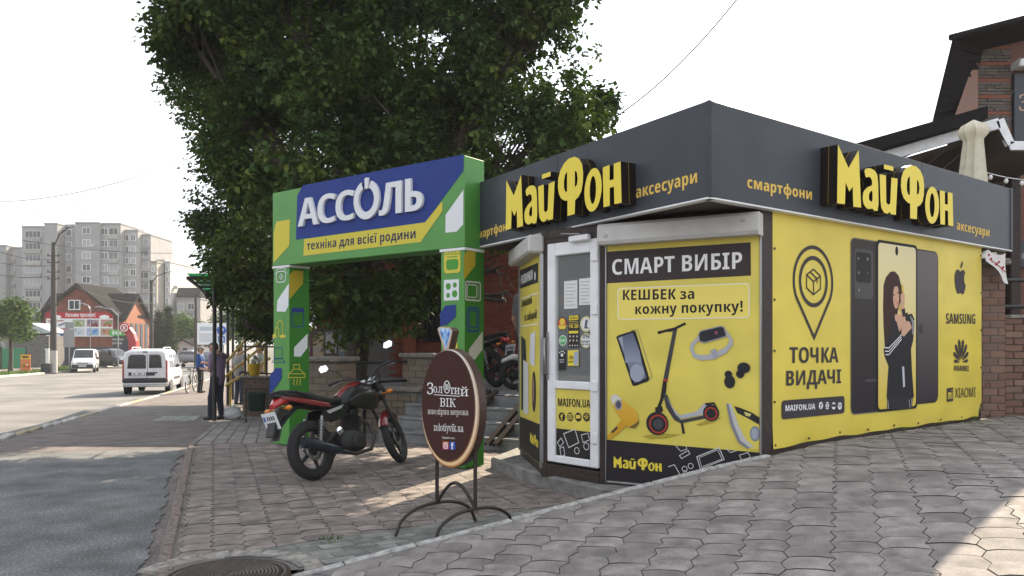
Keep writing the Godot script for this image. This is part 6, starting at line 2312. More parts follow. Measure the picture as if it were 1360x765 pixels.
# ================================================================ shelter and stall
func shelter() -> void:
	var root := thing("shelter", "bus shelter with dark posts and green translucent roof", "shelter", P(-5.6, 19.0, g(19.0)))
	var edge := func(d, off): return P(-6.4 - 0.31 * (d - 15.5) + off, d, 0)
	var y := 2.74
	var b := wmb(root)
	var c: Array = [edge.call(15.5, 0.0), edge.call(27.0, 0.0), edge.call(27.0, 3.6), edge.call(15.5, 3.6)]
	var dir: Vector3 = (c[1] - c[0]).normalized()
	var bas := Basis(-dir.cross(Vector3.UP) * -1.0, Vector3.UP, -dir).orthonormalized()
	b.cbox((c[0] + c[2]) / 2 + Vector3(0, y, 0), Vector3(3.4, 0.012, 11.9), 0.003, bas)
	part("roof_sheet", b, mat("green_sheet", L(0.03, 0.25, 0.15), 0.4, {"back": L(0.06, 0.55, 0.33)}), root)
	b = wmb(root)
	for i in 4:
		b.tube([c[i] + Vector3(0, y - 0.05, 0), c[(i + 1) % 4] + Vector3(0, y - 0.05, 0)], 0.04, 6)
	for k in 9:
		var d := 16.7 + k * 1.25
		b.tube([edge.call(d, 0.0) + Vector3(0, y - 0.05, 0), edge.call(d, 3.6) + Vector3(0, y - 0.05, 0)], 0.025, 6)
	for o in [1.2, 2.4]: b.tube([edge.call(15.5, o) + Vector3(0, y - 0.05, 0), edge.call(27.0, o) + Vector3(0, y - 0.05, 0)], 0.025, 6)
	part("roof_frame", b, M.dark_metal, root)
	for d in [17.0, 19.2, 22.5, 25.7]:
		for o in [0.42, 3.3]:
			b = wmb(root)
			var p: Vector3 = edge.call(d, o)
			b.tube([Vector3(p.x, g(d), p.z), Vector3(p.x, y - 0.05, p.z)], 0.042, 10)
			part("post", b, M.dark_metal, root)
	b = wmb(root)
	for d in [17.0, 19.2]:
		var p: Vector3 = edge.call(d, 0.42)
		b.tube([Vector3(p.x, 2.2, p.z), Vector3(p.x - 0.35, 2.66, p.z + 0.02)], 0.018, 6)
	part("brace", b, M.dark_metal, root)
	# stall: brick parapet, counter, glazing bars
	var sb := [L(0.17, 0.115, 0.085), L(0.14, 0.095, 0.07), L(0.20, 0.135, 0.10)]
	var st := thing("stall", "stall with low brick wall and dark window frame under the shelter", "stall", P(-6.0, 19.0, g(19.0)))
	var f := Face.new(P(-6.45, 18.8), P(-4.6, 18.2))
	var gy := g(18.6)
	b = wmb(st)
	strip(b, f, 0.0, 1.95, gy, 0.58, -0.25, -0.012)
	part("parapet", b, M.mortar, st)
	bricks(st, st.get_node("parapet"), f, 0.0, 1.95, gy, 0.58, 0.24, 0.085, sb, false, 8)
	b = wmb(st)
	strip(b, f, -0.05, 2.0, 0.58, 0.64, -0.4, 0.08, 0.01)
	part("counter", b, M.coping, st)
	b = wmb(st)
	for u in [0.02, 0.62, 1.3, 1.92]: strip(b, f, u, u + 0.04, 0.64, 1.92, -0.06, -0.02, 0.004)
	for v in [1.88, 1.3, 0.66]: strip(b, f, 0.0, 1.95, v, v + 0.04, -0.062, -0.022, 0.004)
	part("window_frame", b, M.dark_metal, st)
	# goods standing on the counter
	for e in [["bucket", 338, 0.64, 18.62, L(0.55, 0.36, 0.02), "yellow plastic bucket on the stall counter"]]:
		var p0 := at(e[1], HY, e[3])
		var bk := thing(e[0], e[5], e[0], Vector3(p0.x, e[2], p0.z), 0.0, "goods on the stall")
		b = MB.new()
		b.lathe([[0.10, 0.0], [0.11, 0.01], [0.15, 0.26], [0.16, 0.28], [0.14, 0.27], [0.10, 0.03]], 16)
		part("pail", b, mat("pail" + str(e[4]), e[4], 0.45), bk)
		b = MB.new()
		for k in 14: b.ellip(Vector3(0.10 * cos(k * 2.4) * (k % 3) * 0.5, 0.30 + 0.05 * (k % 4), 0.10 * sin(k * 2.4) * (k % 3) * 0.5), Vector3(0.045, 0.04, 0.045), Basis.IDENTITY, 7, 5)
		part("flowers", b, mat("bloom" + str(e[1]), L(0.6, 0.5, 0.55) if e[1] < 330 else L(0.55, 0.55, 0.5), 0.8), bk)
	# yellow stair rails beyond
	var yr := thing("stair_railing", "yellow painted stair railing behind the stall window", "railing", P(-7.0, 21.5, g(21.5)))
	for k in [[300, 500, 358, 452], [300, 482, 344, 430], [318, 470, 360, 447], [300, 512, 358, 476]]:
		b = wmb(yr)
		b.tube([at(k[0], k[1], 22.0), at(k[2], k[3], 20.5)], 0.035, 6)
		part("rail", b, mat("rail_yellow", L(0.50, 0.34, 0.03), 0.5, {"tex": tex.dirt, "scale": 1.0}), yr)
	for k in [[306, 492, 22.0], [330, 470, 21.2], [352, 455, 20.6]]:
		b = wmb(yr)
		var p := at(k[0], k[1], k[2])
		b.tube([Vector3(p.x, g(21), p.z), p], 0.03, 6)
		part("post", b, M.rail_yellow, yr)
	# litter bin
	var bp := onground(341, 561)
	var bn := thing("litter_bin", "dark green tilting litter bin on a pipe frame by the stall", "litter bin", bp, 0.15)
	b = MB.new()
	var rings := []
	for s in [[0.24, 0.13, 0.10], [0.26, 0.16, 0.13], [0.62, 0.185, 0.155], [0.63, 0.195, 0.165], [0.60, 0.17, 0.14], [0.28, 0.14, 0.11]]:
		var ring := PackedVector3Array()
		for k in 20:
			var an := -TAU * k / 20
			ring.append(Vector3(signf(cos(an)) * pow(absf(cos(an)), 0.5) * s[1], s[0], signf(sin(an)) * pow(absf(sin(an)), 0.5) * s[2]))
		rings.append(ring)
	b.grid(rings, true, true, true)
	part("bucket", b, mat("bin_green", L(0.018, 0.055, 0.035), 0.5, {"tex": tex.dirt, "scale": 2.0}), bn)
	for x in [-0.22, 0.22]:
		b = MB.new()
		b.tube([Vector3(x, 0.0, 0), Vector3(x, 0.72, 0)], 0.014, 8)
		part("leg", b, M.bin_green, bn)
		b = MB.new()
		b.tube([Vector3(x, 0.015, -0.16), Vector3(x, 0.015, 0.16)], 0.014, 8)
		part("foot", b, M.bin_green, bn)
	b = MB.new()
	b.tube([Vector3(-0.22, 0.70, 0), Vector3(0.22, 0.70, 0)], 0.013, 8)
	part("top_bar", b, M.bin_green, bn)
	# carrier bag
	var gp := onground(309, 557)
	var bg := thing("carrier_bag", "knotted white plastic carrier bag at the man's feet", "bag", gp)
	b = MB.new()
	var fn := FastNoiseLite.new()
	fn.frequency = 2.2
	var br := []
	for i in 13:
		var la := -PI / 2 + PI * i / 12.0
		var ring := PackedVector3Array()
		for k in 22:
			var an := -TAU * k / 22
			var d := Vector3(cos(an) * cos(la), sin(la), sin(an) * cos(la))
			var r := 1.0 + 0.35 * fn.get_noise_3dv(d * 1.3) + 0.12 * fn.get_noise_3dv(d * 4.0)
			ring.append(Vector3(d.x * 0.22, 0.13 + maxf(d.y, -0.85) * 0.15, d.z * 0.16) * Vector3(r, r, r))
		br.append(ring)
	b.grid(br)
	part("sack", b, mat("bag_white", L(0.62, 0.62, 0.62), 0.45, {"back": L(0.25, 0.25, 0.25)}), bg)
	for s in [-1.0, 1.0]:
		b = MB.new()
		b.tube([Vector3(0, 0.25, 0), Vector3(0.05 * s, 0.33, 0.02), Vector3(0.10 * s, 0.31, 0.03)], [0.03, 0.025, 0.01], 6, true, 0.5)
		part("handle", b, M.bag_white, bg)

# ================================================================ people: smooth bodies over a skeleton
# bones: [a, b, radius a, radius b]; meshed as surface nets of the blended distance field
func flesh(bones: Array, cell: float, k: float) -> MB:
	var lo := Vector3(1e9, 1e9, 1e9)
	var hi := -lo
	for e in bones:
		var r := maxf(e[2], e[3]) + k + cell * 2.0
		lo = lo.min(e[0] - Vector3.ONE * r).min(e[1] - Vector3.ONE * r)
		hi = hi.max(e[0] + Vector3.ONE * r).max(e[1] + Vector3.ONE * r)
	var nx := int((hi.x - lo.x) / cell) + 2
	var ny := int((hi.y - lo.y) / cell) + 2
	var nz := int((hi.z - lo.z) / cell) + 2
	var fld := PackedFloat32Array()
	fld.resize(nx * ny * nz)
	fld.fill(9.0)
	for e in bones:
		var a: Vector3 = e[0]
		var b: Vector3 = e[1]
		var ra: float = e[2]
		var rb: float = e[3]
		var m := maxf(ra, rb) + k + cell * 2.0
		var l0 := (a.min(b) - Vector3.ONE * m - lo) / cell
		var h0 := (a.max(b) + Vector3.ONE * m - lo) / cell
		var ab := b - a
		var ll := maxf(ab.length_squared(), 1e-9)
		for z in range(maxi(0, int(l0.z)), mini(nz, int(h0.z) + 1)):
			for y in range(maxi(0, int(l0.y)), mini(ny, int(h0.y) + 1)):
				var row := (z * ny + y) * nx
				for x in range(maxi(0, int(l0.x)), mini(nx, int(h0.x) + 1)):
					var p := lo + Vector3(x, y, z) * cell
					var t := clampf((p - a).dot(ab) / ll, 0.0, 1.0)
					var d := p.distance_to(a + ab * t) - lerpf(ra, rb, t)
					var o := fld[row + x]
					var h := maxf(k - absf(o - d), 0.0) / k
					fld[row + x] = minf(o, d) - h * h * k * 0.25
	var vid := {}
	var vs := PackedVector3Array()
	var off := [0, 1, nx, nx + 1, nx * ny, nx * ny + 1, nx * ny + nx, nx * ny + nx + 1]
	for z in nz - 1:
		for y in ny - 1:
			for x in nx - 1:
				var i := (z * ny + y) * nx + x
				var inside := 0
				for q in 8:
					if fld[i + off[q]] < 0.0: inside += 1
				if inside == 0 or inside == 8: continue
				var s := Vector3.ZERO
				var cnt := 0
				for ed in [[0, 1], [2, 3], [4, 5], [6, 7], [0, 2], [1, 3], [4, 6], [5, 7], [0, 4], [1, 5], [2, 6], [3, 7]]:
					var f0 := fld[i + off[ed[0]]]
					var f1 := fld[i + off[ed[1]]]
					if (f0 < 0.0) != (f1 < 0.0):
						var t := f0 / (f0 - f1)
						var c0 := Vector3(ed[0] & 1, (ed[0] >> 1) & 1, ed[0] >> 2)
						var c1 := Vector3(ed[1] & 1, (ed[1] >> 1) & 1, ed[1] >> 2)
						s += c0.lerp(c1, t)
						cnt += 1
				vid[i] = vs.size()
				vs.append(lo + (Vector3(x, y, z) + s / cnt) * cell)
	var ns := PackedVector3Array()
	ns.resize(vs.size())
	var faces := []
	for i in vid:
		var x: int = i % nx
		var y: int = (i / nx) % ny
		var z: int = i / (nx * ny)
		for ax in 3:
			var st: int = [1, nx, nx * ny][ax]
			var s1: int = [nx, nx * ny, 1][ax]
			var s2: int = [nx * ny, 1, nx][ax]
			if [y, z, x][ax] == 0 or [z, x, y][ax] == 0: continue
			var f0 := fld[i]
			var f1 := fld[i + st]
			if (f0 < 0.0) == (f1 < 0.0): continue
			if not (vid.has(i - s1) and vid.has(i - s2) and vid.has(i - s1 - s2)): continue
			var q := [vid[i], vid[i - s1], vid[i - s1 - s2], vid[i - s2]]
			if f0 > 0.0: q.reverse()
			faces.append(q)
			var nn := (vs[q[1]] - vs[q[0]]).cross(vs[q[2]] - vs[q[0]]) + (vs[q[2]] - vs[q[0]]).cross(vs[q[3]] - vs[q[0]])
			for e in q: ns[e] += nn
	var b := MB.new()
	for q in faces:
		for e in [0, 2, 1, 0, 3, 2]: b.vert(vs[q[e]], ns[q[e]])
	return b

# a figure from joints; +x is where it faces. j: joint name -> position
func person(label: String, pos: Vector3, turn: float, j: Dictionary, look: Dictionary, group := "", cell := 0.016) -> Node3D:
	var root := thing("person", label, "person", pos, turn, group)
	var skin_m := mat("skin", L(0.42, 0.23, 0.155), 0.55, {"tex": tex.faint, "scale": 6.0, "world": false})
	var h: Vector3 = j.head
	var fw: Vector3 = j.get("gaze", Vector3(1, 0, 0)).normalized()
	var sd := fw.cross(Vector3.UP).normalized()
	var up := sd.cross(fw)
	var bones := [[h + up * 0.02, h - fw * 0.015 + up * 0.035, 0.088, 0.092], [h + fw * 0.035 - up * 0.06, h + fw * 0.05 - up * 0.075, 0.055, 0.042], [j.neck, h - up * 0.04, 0.058, 0.056],
		[h + fw * 0.095 + up * 0.0, h + fw * 0.112 - up * 0.028, 0.010, 0.015], [h + sd * 0.088, h + sd * 0.092 - up * 0.03, 0.018, 0.012], [h - sd * 0.088, h - sd * 0.092 - up * 0.03, 0.018, 0.012],
		[j.neck, j.chest, 0.085, 0.14], [j.chest, j.pelvis, 0.14, 0.135]]
	for s in ["l", "r"]:
		bones.append_array([[j.neck - Vector3(0, 0.05, 0), j["sh_" + s], 0.06, 0.058], [j["sh_" + s], j["el_" + s], 0.05, 0.04], [j["el_" + s], j["wr_" + s], 0.041, 0.028], [j.pelvis, j["hip_" + s], 0.11, 0.09], [j["hip_" + s], j["kn_" + s], 0.085, 0.055], [j["kn_" + s], j["an_" + s], 0.055, 0.036]])
	part("body", flesh(bones, cell, 0.035), skin_m, root)
	# hands: palm, four fingers and a thumb, curled
	for s in ["l", "r"]:
		var w: Vector3 = j["wr_" + s]
		var d: Vector3 = (w - j["el_" + s]).normalized()
		var across := d.cross(Vector3(0, 1, 0) if absf(d.y) < 0.8 else Vector3(1, 0, 0)).normalized()
		var palm := across.cross(d)
		var hb := [[w, w + d * 0.07, 0.026, 0.030]]
		for k in 4:
			var o := across * (k - 1.5) * 0.019
			var a := w + d * 0.075 + o
			var l: float = [0.034, 0.040, 0.038, 0.030][k]
			var m2 := a + d * l + palm * 0.010
			hb.append_array([[a, m2, 0.009, 0.0085], [m2, m2 + (d * 0.5 + palm).normalized() * l * 0.9, 0.0085, 0.007]])
		var tb := w + d * 0.025 + across * (0.026 if s == "l" else -0.026)
		hb.append_array([[tb, tb + (d + across * (0.8 if s == "l" else -0.8)).normalized() * 0.035, 0.011, 0.010], [tb + (d + across * (0.8 if s == "l" else -0.8)).normalized() * 0.035, tb + d * 0.06 + across * (0.028 if s == "l" else -0.028), 0.010, 0.008]])
		part("hand", flesh(hb, 0.007, 0.008), skin_m, root)
	# hair or cap
	if look.has("cap"):
		var cb := flesh([[h + up * 0.075, h + up * 0.085 - fw * 0.01, 0.088, 0.085], [h + fw * 0.09 + up * 0.055, h + fw * 0.15 + up * 0.045, 0.035, 0.012]], cell, 0.02)
		part("cap", cb, mat("cap" + str(look.cap), look.cap, 0.8), root)
	part("hair", flesh([[h + up * 0.05 - fw * 0.03, h + up * 0.06 + fw * 0.03, 0.088, 0.075], [h - fw * 0.055 + up * 0.03, h - fw * 0.06 - up * 0.03, 0.07, 0.055]], cell, 0.03), mat("hair" + str(look.hair), look.hair, 0.7), root)
	for s in [-1.0, 1.0]:
		var eb := MB.new()
		eb.ellip(h + fw * 0.09 + sd * 0.032 * s + up * 0.012, Vector3.ONE * 0.009, Basis.IDENTITY, 8, 6)
		part("eye", eb, mat("eye_dark", L(0.03, 0.02, 0.02), 0.2), root)
	# clothes a little larger than the body
	var sl := []
	for s in ["l", "r"]:
		var mid: Vector3 = j["sh_" + s].lerp(j["el_" + s], look.get("sleeve", 0.75))
		sl.append_array([[j.neck - Vector3(0, 0.06, 0), j["sh_" + s], 0.072, 0.075], [j["sh_" + s], mid, 0.07, 0.062]])
	sl.append_array([[j.neck - Vector3(0, 0.045, 0), j.chest, 0.085, 0.158], [j.chest, j.pelvis + Vector3(0, 0.02, 0), 0.158, 0.155], [j.pelvis, j.pelvis - Vector3(0, 0.07, 0), 0.15, 0.15]])
	part("shirt", flesh(sl, cell, 0.04), mat("cloth" + str(look.shirt), look.shirt, 0.85, {"tex": tex.fine, "scale": 5.0, "world": false, "rim": 0.2}), root)
	var tr := [[j.pelvis - Vector3(0, 0.02, 0), j.pelvis - Vector3(0, 0.06, 0), 0.14, 0.14]]
	for s in ["l", "r"]:
		tr.append_array([[j.pelvis - Vector3(0, 0.04, 0), j["hip_" + s], 0.12, 0.105], [j["hip_" + s], j["kn_" + s], 0.1, 0.075]])
		if not look.get("shorts", false): tr.append([j["kn_" + s], j["an_" + s] + Vector3(0, 0.03, 0), 0.076, 0.062])
	part("trousers", flesh(tr, cell, 0.03), mat("cloth" + str(look.legs), look.legs, 0.85, {"tex": tex.fine, "scale": 5.0, "world": false}), root)
	for s in ["l", "r"]:
		var an: Vector3 = j["an_" + s]
		var sb := flesh([[an + Vector3(-0.03, -0.035, 0), an + Vector3(0.06, -0.045, 0), 0.045, 0.04], [an + Vector3(0.06, -0.045, 0), an + Vector3(0.16, -0.05, 0.0), 0.042, 0.03], [an, an + Vector3(0, -0.02, 0), 0.045, 0.045]], 0.012, 0.02)
		part("shoe", sb, mat("shoe" + str(look.shoes), look.shoes, 0.6), root)
	return root

func stance() -> Dictionary:
	# standing at ease, 1.75 m, facing +x (left is -z)
	return {"head": Vector3(0.02, 1.635, 0), "neck": Vector3(0.0, 1.48, 0), "chest": Vector3(0, 1.27, 0), "pelvis": Vector3(0, 0.98, 0),
		"sh_l": Vector3(0, 1.42, -0.19), "sh_r": Vector3(0, 1.42, 0.19), "el_l": Vector3(-0.03, 1.12, -0.24), "el_r": Vector3(-0.03, 1.12, 0.24), "wr_l": Vector3(0.06, 0.87, -0.24), "wr_r": Vector3(0.06, 0.87, 0.24),
		"hip_l": Vector3(0, 0.92, -0.09), "hip_r": Vector3(0, 0.92, 0.09), "kn_l": Vector3(0.02, 0.50, -0.10), "kn_r": Vector3(0.02, 0.50, 0.10), "an_l": Vector3(-0.02, 0.085, -0.11), "an_r": Vector3(-0.02, 0.085, 0.11)}

func people() -> void:
	# man in the violet polo, head bent over what he holds
	var j := stance()
	j.merge({"head": Vector3(0.10, 1.60, 0), "gaze": Vector3(1, -0.45, 0), "neck": Vector3(0.0, 1.47, 0), "el_r": Vector3(0.02, 1.12, 0.23), "wr_r": Vector3(0.28, 1.10, 0.12), "el_l": Vector3(0.04, 1.12, -0.23), "wr_l": Vector3(0.30, 1.13, -0.10), "an_l": Vector3(0.10, 0.085, -0.12), "kn_l": Vector3(0.08, 0.5, -0.11)}, true)
	var p := onground(289, 557.5)
	person("man in violet polo shirt and jeans standing under the shelter looking down", p, deg_to_rad(165.0), j, {"shirt": L(0.30, 0.20, 0.33), "legs": L(0.022, 0.028, 0.055), "shoes": L(0.012, 0.012, 0.014), "hair": L(0.045, 0.03, 0.022), "sleeve": 0.8}, "people in the street")
	# man in blue beside his bicycle
	j = stance()
	j.merge({"el_r": Vector3(0.12, 1.16, 0.22), "wr_r": Vector3(0.40, 1.14, 0.16), "el_l": Vector3(-0.05, 1.13, -0.24), "wr_l": Vector3(0.10, 0.98, -0.30), "gaze": Vector3(1, -0.12, 0)}, true)
	p = onground(266, 521.5)
	person("man in blue T-shirt and grey cap holding a bicycle at the kerb", p, deg_to_rad(5.0), j, {"shirt": L(0.02, 0.085, 0.30), "legs": L(0.018, 0.02, 0.022), "shoes": L(0.015, 0.015, 0.016), "hair": L(0.05, 0.04, 0.03), "cap": L(0.20, 0.20, 0.21), "sleeve": 0.7}, "people in the street")
	# somebody on the landing, mostly behind the kiosk
	j = stance()
	p = at(699, HY, 11.9)
	person("person in grey T-shirt and dark shorts on the landing behind the kiosk", Vector3(p.x, 0.656, p.z), deg_to_rad(40.0), j, {"shirt": L(0.16, 0.16, 0.165), "legs": L(0.02, 0.02, 0.022), "shoes": L(0.03, 0.025, 0.02), "hair": L(0.04, 0.03, 0.02), "shorts": true, "sleeve": 0.7}, "people in the street", 0.02)
	# shoppers seen through the stall window
	var sp := [[318, 23.0, L(0.45, 0.42, 0.42), L(0.05, 0.06, 0.1), "shopper in pale top seen through the stall window bars"], [346, 22.5, L(0.55, 0.56, 0.58), L(0.03, 0.03, 0.04), "shopper in white top at the right of the stall window"]]
	for e in sp:
		j = stance()
		var q := at(e[0], HY, e[1])
		person(e[4], Vector3(q.x, g(e[1]), q.z), deg_to_rad(60.0 if e[0] < 330 else 200.0), j, {"shirt": e[2], "legs": e[3], "shoes": L(0.03, 0.03, 0.03), "hair": L(0.04, 0.025, 0.02), "sleeve": 0.6}, "people in the street", 0.024)
	bicycle()

func bicycle() -> void:
	var p := onground(254, 521.0)
	var root := thing("bicycle", "dark bicycle with white mudguard stays leaning beside the man in blue", "bicycle", p, deg_to_rad(98.0))
	var fr := mat("bicycle_frame", L(0.05, 0.055, 0.06), 0.35, {"metal": 0.3})
	for x in [-0.52, 0.52]:
		var wh := Node3D.new()
		wh.name = "wheel"
		root.add_child(wh, true)
		wh.position = Vector3(x, 0.34, 0)
		var b := MB.new()
		var prof := []
		for i in 9:
			var an := TAU * i / 8.0
			prof.append([0.325 + cos(an) * 0.02, sin(an) * 0.02])
		b.lathe(prof, 32, Transform3D(ZAXIS, Vector3.ZERO))
		part("tyre", b, M.rubber, wh)
		b = MB.new()
		b.lathe([[0.305, -0.012], [0.31, 0.0], [0.305, 0.012], [0.295, 0.0], [0.305, -0.012]], 32, Transform3D(ZAXIS, Vector3.ZERO))
		for k in 14:
			var an := TAU * k / 14
			b.tube([Vector3(0, 0, 0.02 if k % 2 else -0.02), Vector3(cos(an) * 0.3, sin(an) * 0.3, 0)], 0.0025, 4)
		part("rim", b, M.steel, wh)
	var b := MB.new()
	b.tube([Vector3(-0.52, 0.34, 0), Vector3(-0.06, 0.30, 0), Vector3(0.36, 0.74, 0), Vector3(-0.15, 0.72, 0), Vector3(-0.06, 0.30, 0)], 0.017, 8)
	b.tube([Vector3(-0.52, 0.34, 0.04), Vector3(-0.17, 0.74, 0)], 0.01, 6)
	b.tube([Vector3(0.36, 0.74, 0), Vector3(0.40, 0.62, 0), Vector3(0.52, 0.34, 0.04)], 0.014, 6)
	b.tube([Vector3(0.36, 0.74, 0), Vector3(0.33, 0.95, 0)], 0.014, 6)
	part("frame", b, fr, root)
	b = MB.new()
	b.tube([Vector3(0.22, 0.97, -0.28), Vector3(0.33, 0.98, -0.1), Vector3(0.33, 0.98, 0.1), Vector3(0.22, 0.97, 0.28)], 0.012, 8)
	part("handlebar", b, M.steel, root)
	b = MB.new()
	skin(b, [[-0.32, 0.90, 0.02, 0.07], [-0.2, 0.91, 0.035, 0.08], [-0.05, 0.90, 0.02, 0.03]], 10)
	part("saddle", b, M.rubber, root)
	b = MB.new()
	b.tube([Vector3(-0.15, 0.72, 0), Vector3(-0.18, 0.89, 0)], 0.012, 6)
	part("seat_post", b, M.steel, root)
	for x in [-0.52, 0.52]:
		b = MB.new()
		var rg := []
		for i in 9:
			var an := deg_to_rad(20.0 + i * 18.0)
			var ring := PackedVector3Array()
			for t in [-1.0, 0.0, 1.0]: ring.append(Vector3(x, 0.34, 0) + Vector3(cos(an), sin(an), 0) * (0.375 - 0.012 * absf(t)) + Vector3(0, 0, t * 0.03))
			rg.append(ring)
		b.grid(rg, false)
		part("mudguard", b, M.white_plastic, root)
	b = MB.new()
	b.lathe([[0.09, -0.003], [0.09, 0.003], [0.06, 0.003], [0.06, -0.003], [0.09, -0.003]], 20, Transform3D(ZAXIS, Vector3(-0.06, 0.30, 0.04)))
	b.tube([Vector3(-0.06, 0.30, 0.05), Vector3(0.05, 0.18, 0.06)], 0.009, 6)
	b.tube([Vector3(-0.06, 0.30, -0.05), Vector3(-0.17, 0.42, -0.06)], 0.009, 6)
	part("crankset", b, M.steel, root)

# ================================================================ vehicles (front at +x, wheels on y = 0)
func shell(b: MB, st: Array) -> void:
	# st: [x, bottom, half width low, belt height, half width at belt, top, half width at top]
	var rings := []
	for s in st:
		var hp := [[s[1], s[2] * 0.9], [s[1] + 0.05, s[2]], [lerpf(s[1], s[3], 0.5), (s[2] + s[4]) / 2 + 0.02], [s[3], s[4]], [lerpf(s[3], s[5], 0.5), lerpf(s[4], s[6], 0.45) + 0.012], [s[5] - 0.10 * minf(1.0, s[5] - s[3]), s[6] + 0.01], [s[5] - 0.025, s[6] * 0.88], [s[5], s[6] * 0.6]]
		var ring := PackedVector3Array()
		for q in hp: ring.append(Vector3(s[0], q[0], q[1]))
		hp.reverse()
		for q in hp: ring.append(Vector3(s[0], q[0], -q[1]))
		var rv := PackedVector3Array()
		for i in ring.size(): rv.append(ring[ring.size() - 1 - i])
		rings.append(rv)
	b.grid(rings, true, true, true)

func wheel_at(root: Node, c: Vector3, r: float, side: float) -> void:
	var wh := Node3D.new()
	wh.name = "wheel"
	root.add_child(wh, true)
	wh.position = c
	var b := MB.new()
	b.lathe([[r - 0.10, -0.09], [r - 0.02, -0.10], [r, -0.07], [r, 0.07], [r - 0.02, 0.10], [r - 0.10, 0.09]], 24, Transform3D(ZAXIS, Vector3.ZERO))
	part("tyre", b, M.rubber, wh)
	b = MB.new()
	var pr := [[r - 0.10, 0.07 * side], [r - 0.13, 0.05 * side], [0.07, 0.065 * side], [0.005, 0.08 * side]]
	if side < 0: pr.reverse()
	b.lathe(pr, 24, Transform3D(ZAXIS, Vector3.ZERO))
	for k in 6:
		var an := TAU * k / 6
		b.tube([Vector3(cos(an) * 0.05, sin(an) * 0.05, 0.085 * side), Vector3(cos(an) * (r - 0.12), sin(an) * (r - 0.12), 0.075 * side)], 0.02, 5)
	part("rim", b, M.steel, wh)

func pane(root: Node, called: String, pts: Array, m: Material) -> MeshInstance3D:
	# a curved-edge plate given by 3D corner points (flat fan with a little thickness)
	var b := MB.new()
	b.fan(pts)
	var n: Vector3 = (pts[1] - pts[0]).cross(pts[2] - pts[0]).normalized()
	var bk := []
	for p in pts: bk.append(p - n * 0.02)
	for i in pts.size():
		var k := (i + 1) % pts.size()
		b.quad(bk[i], bk[k], pts[k], pts[i])
	return part(called, b, m, root)

func plate(root: Node, c: Vector3, turn: float) -> void:
	var b := MB.new()
	var bs := Basis(Vector3.UP, turn)
	b.cbox(c, Vector3(0.52, 0.115, 0.012), 0.004, bs)
	var o := part("number_plate", b, M.plate_white, root)
	b = MB.new()
	b.col = L(0.05, 0.05, 0.06)
	for k in 8:
		if k == 2 or k == 6: continue
		b.box(c + bs * Vector3(-0.19 + k * 0.056, 0, 0.008), Vector3(0.034, 0.07, 0.003), bs)
	part("plate_print", b, M.print, o)

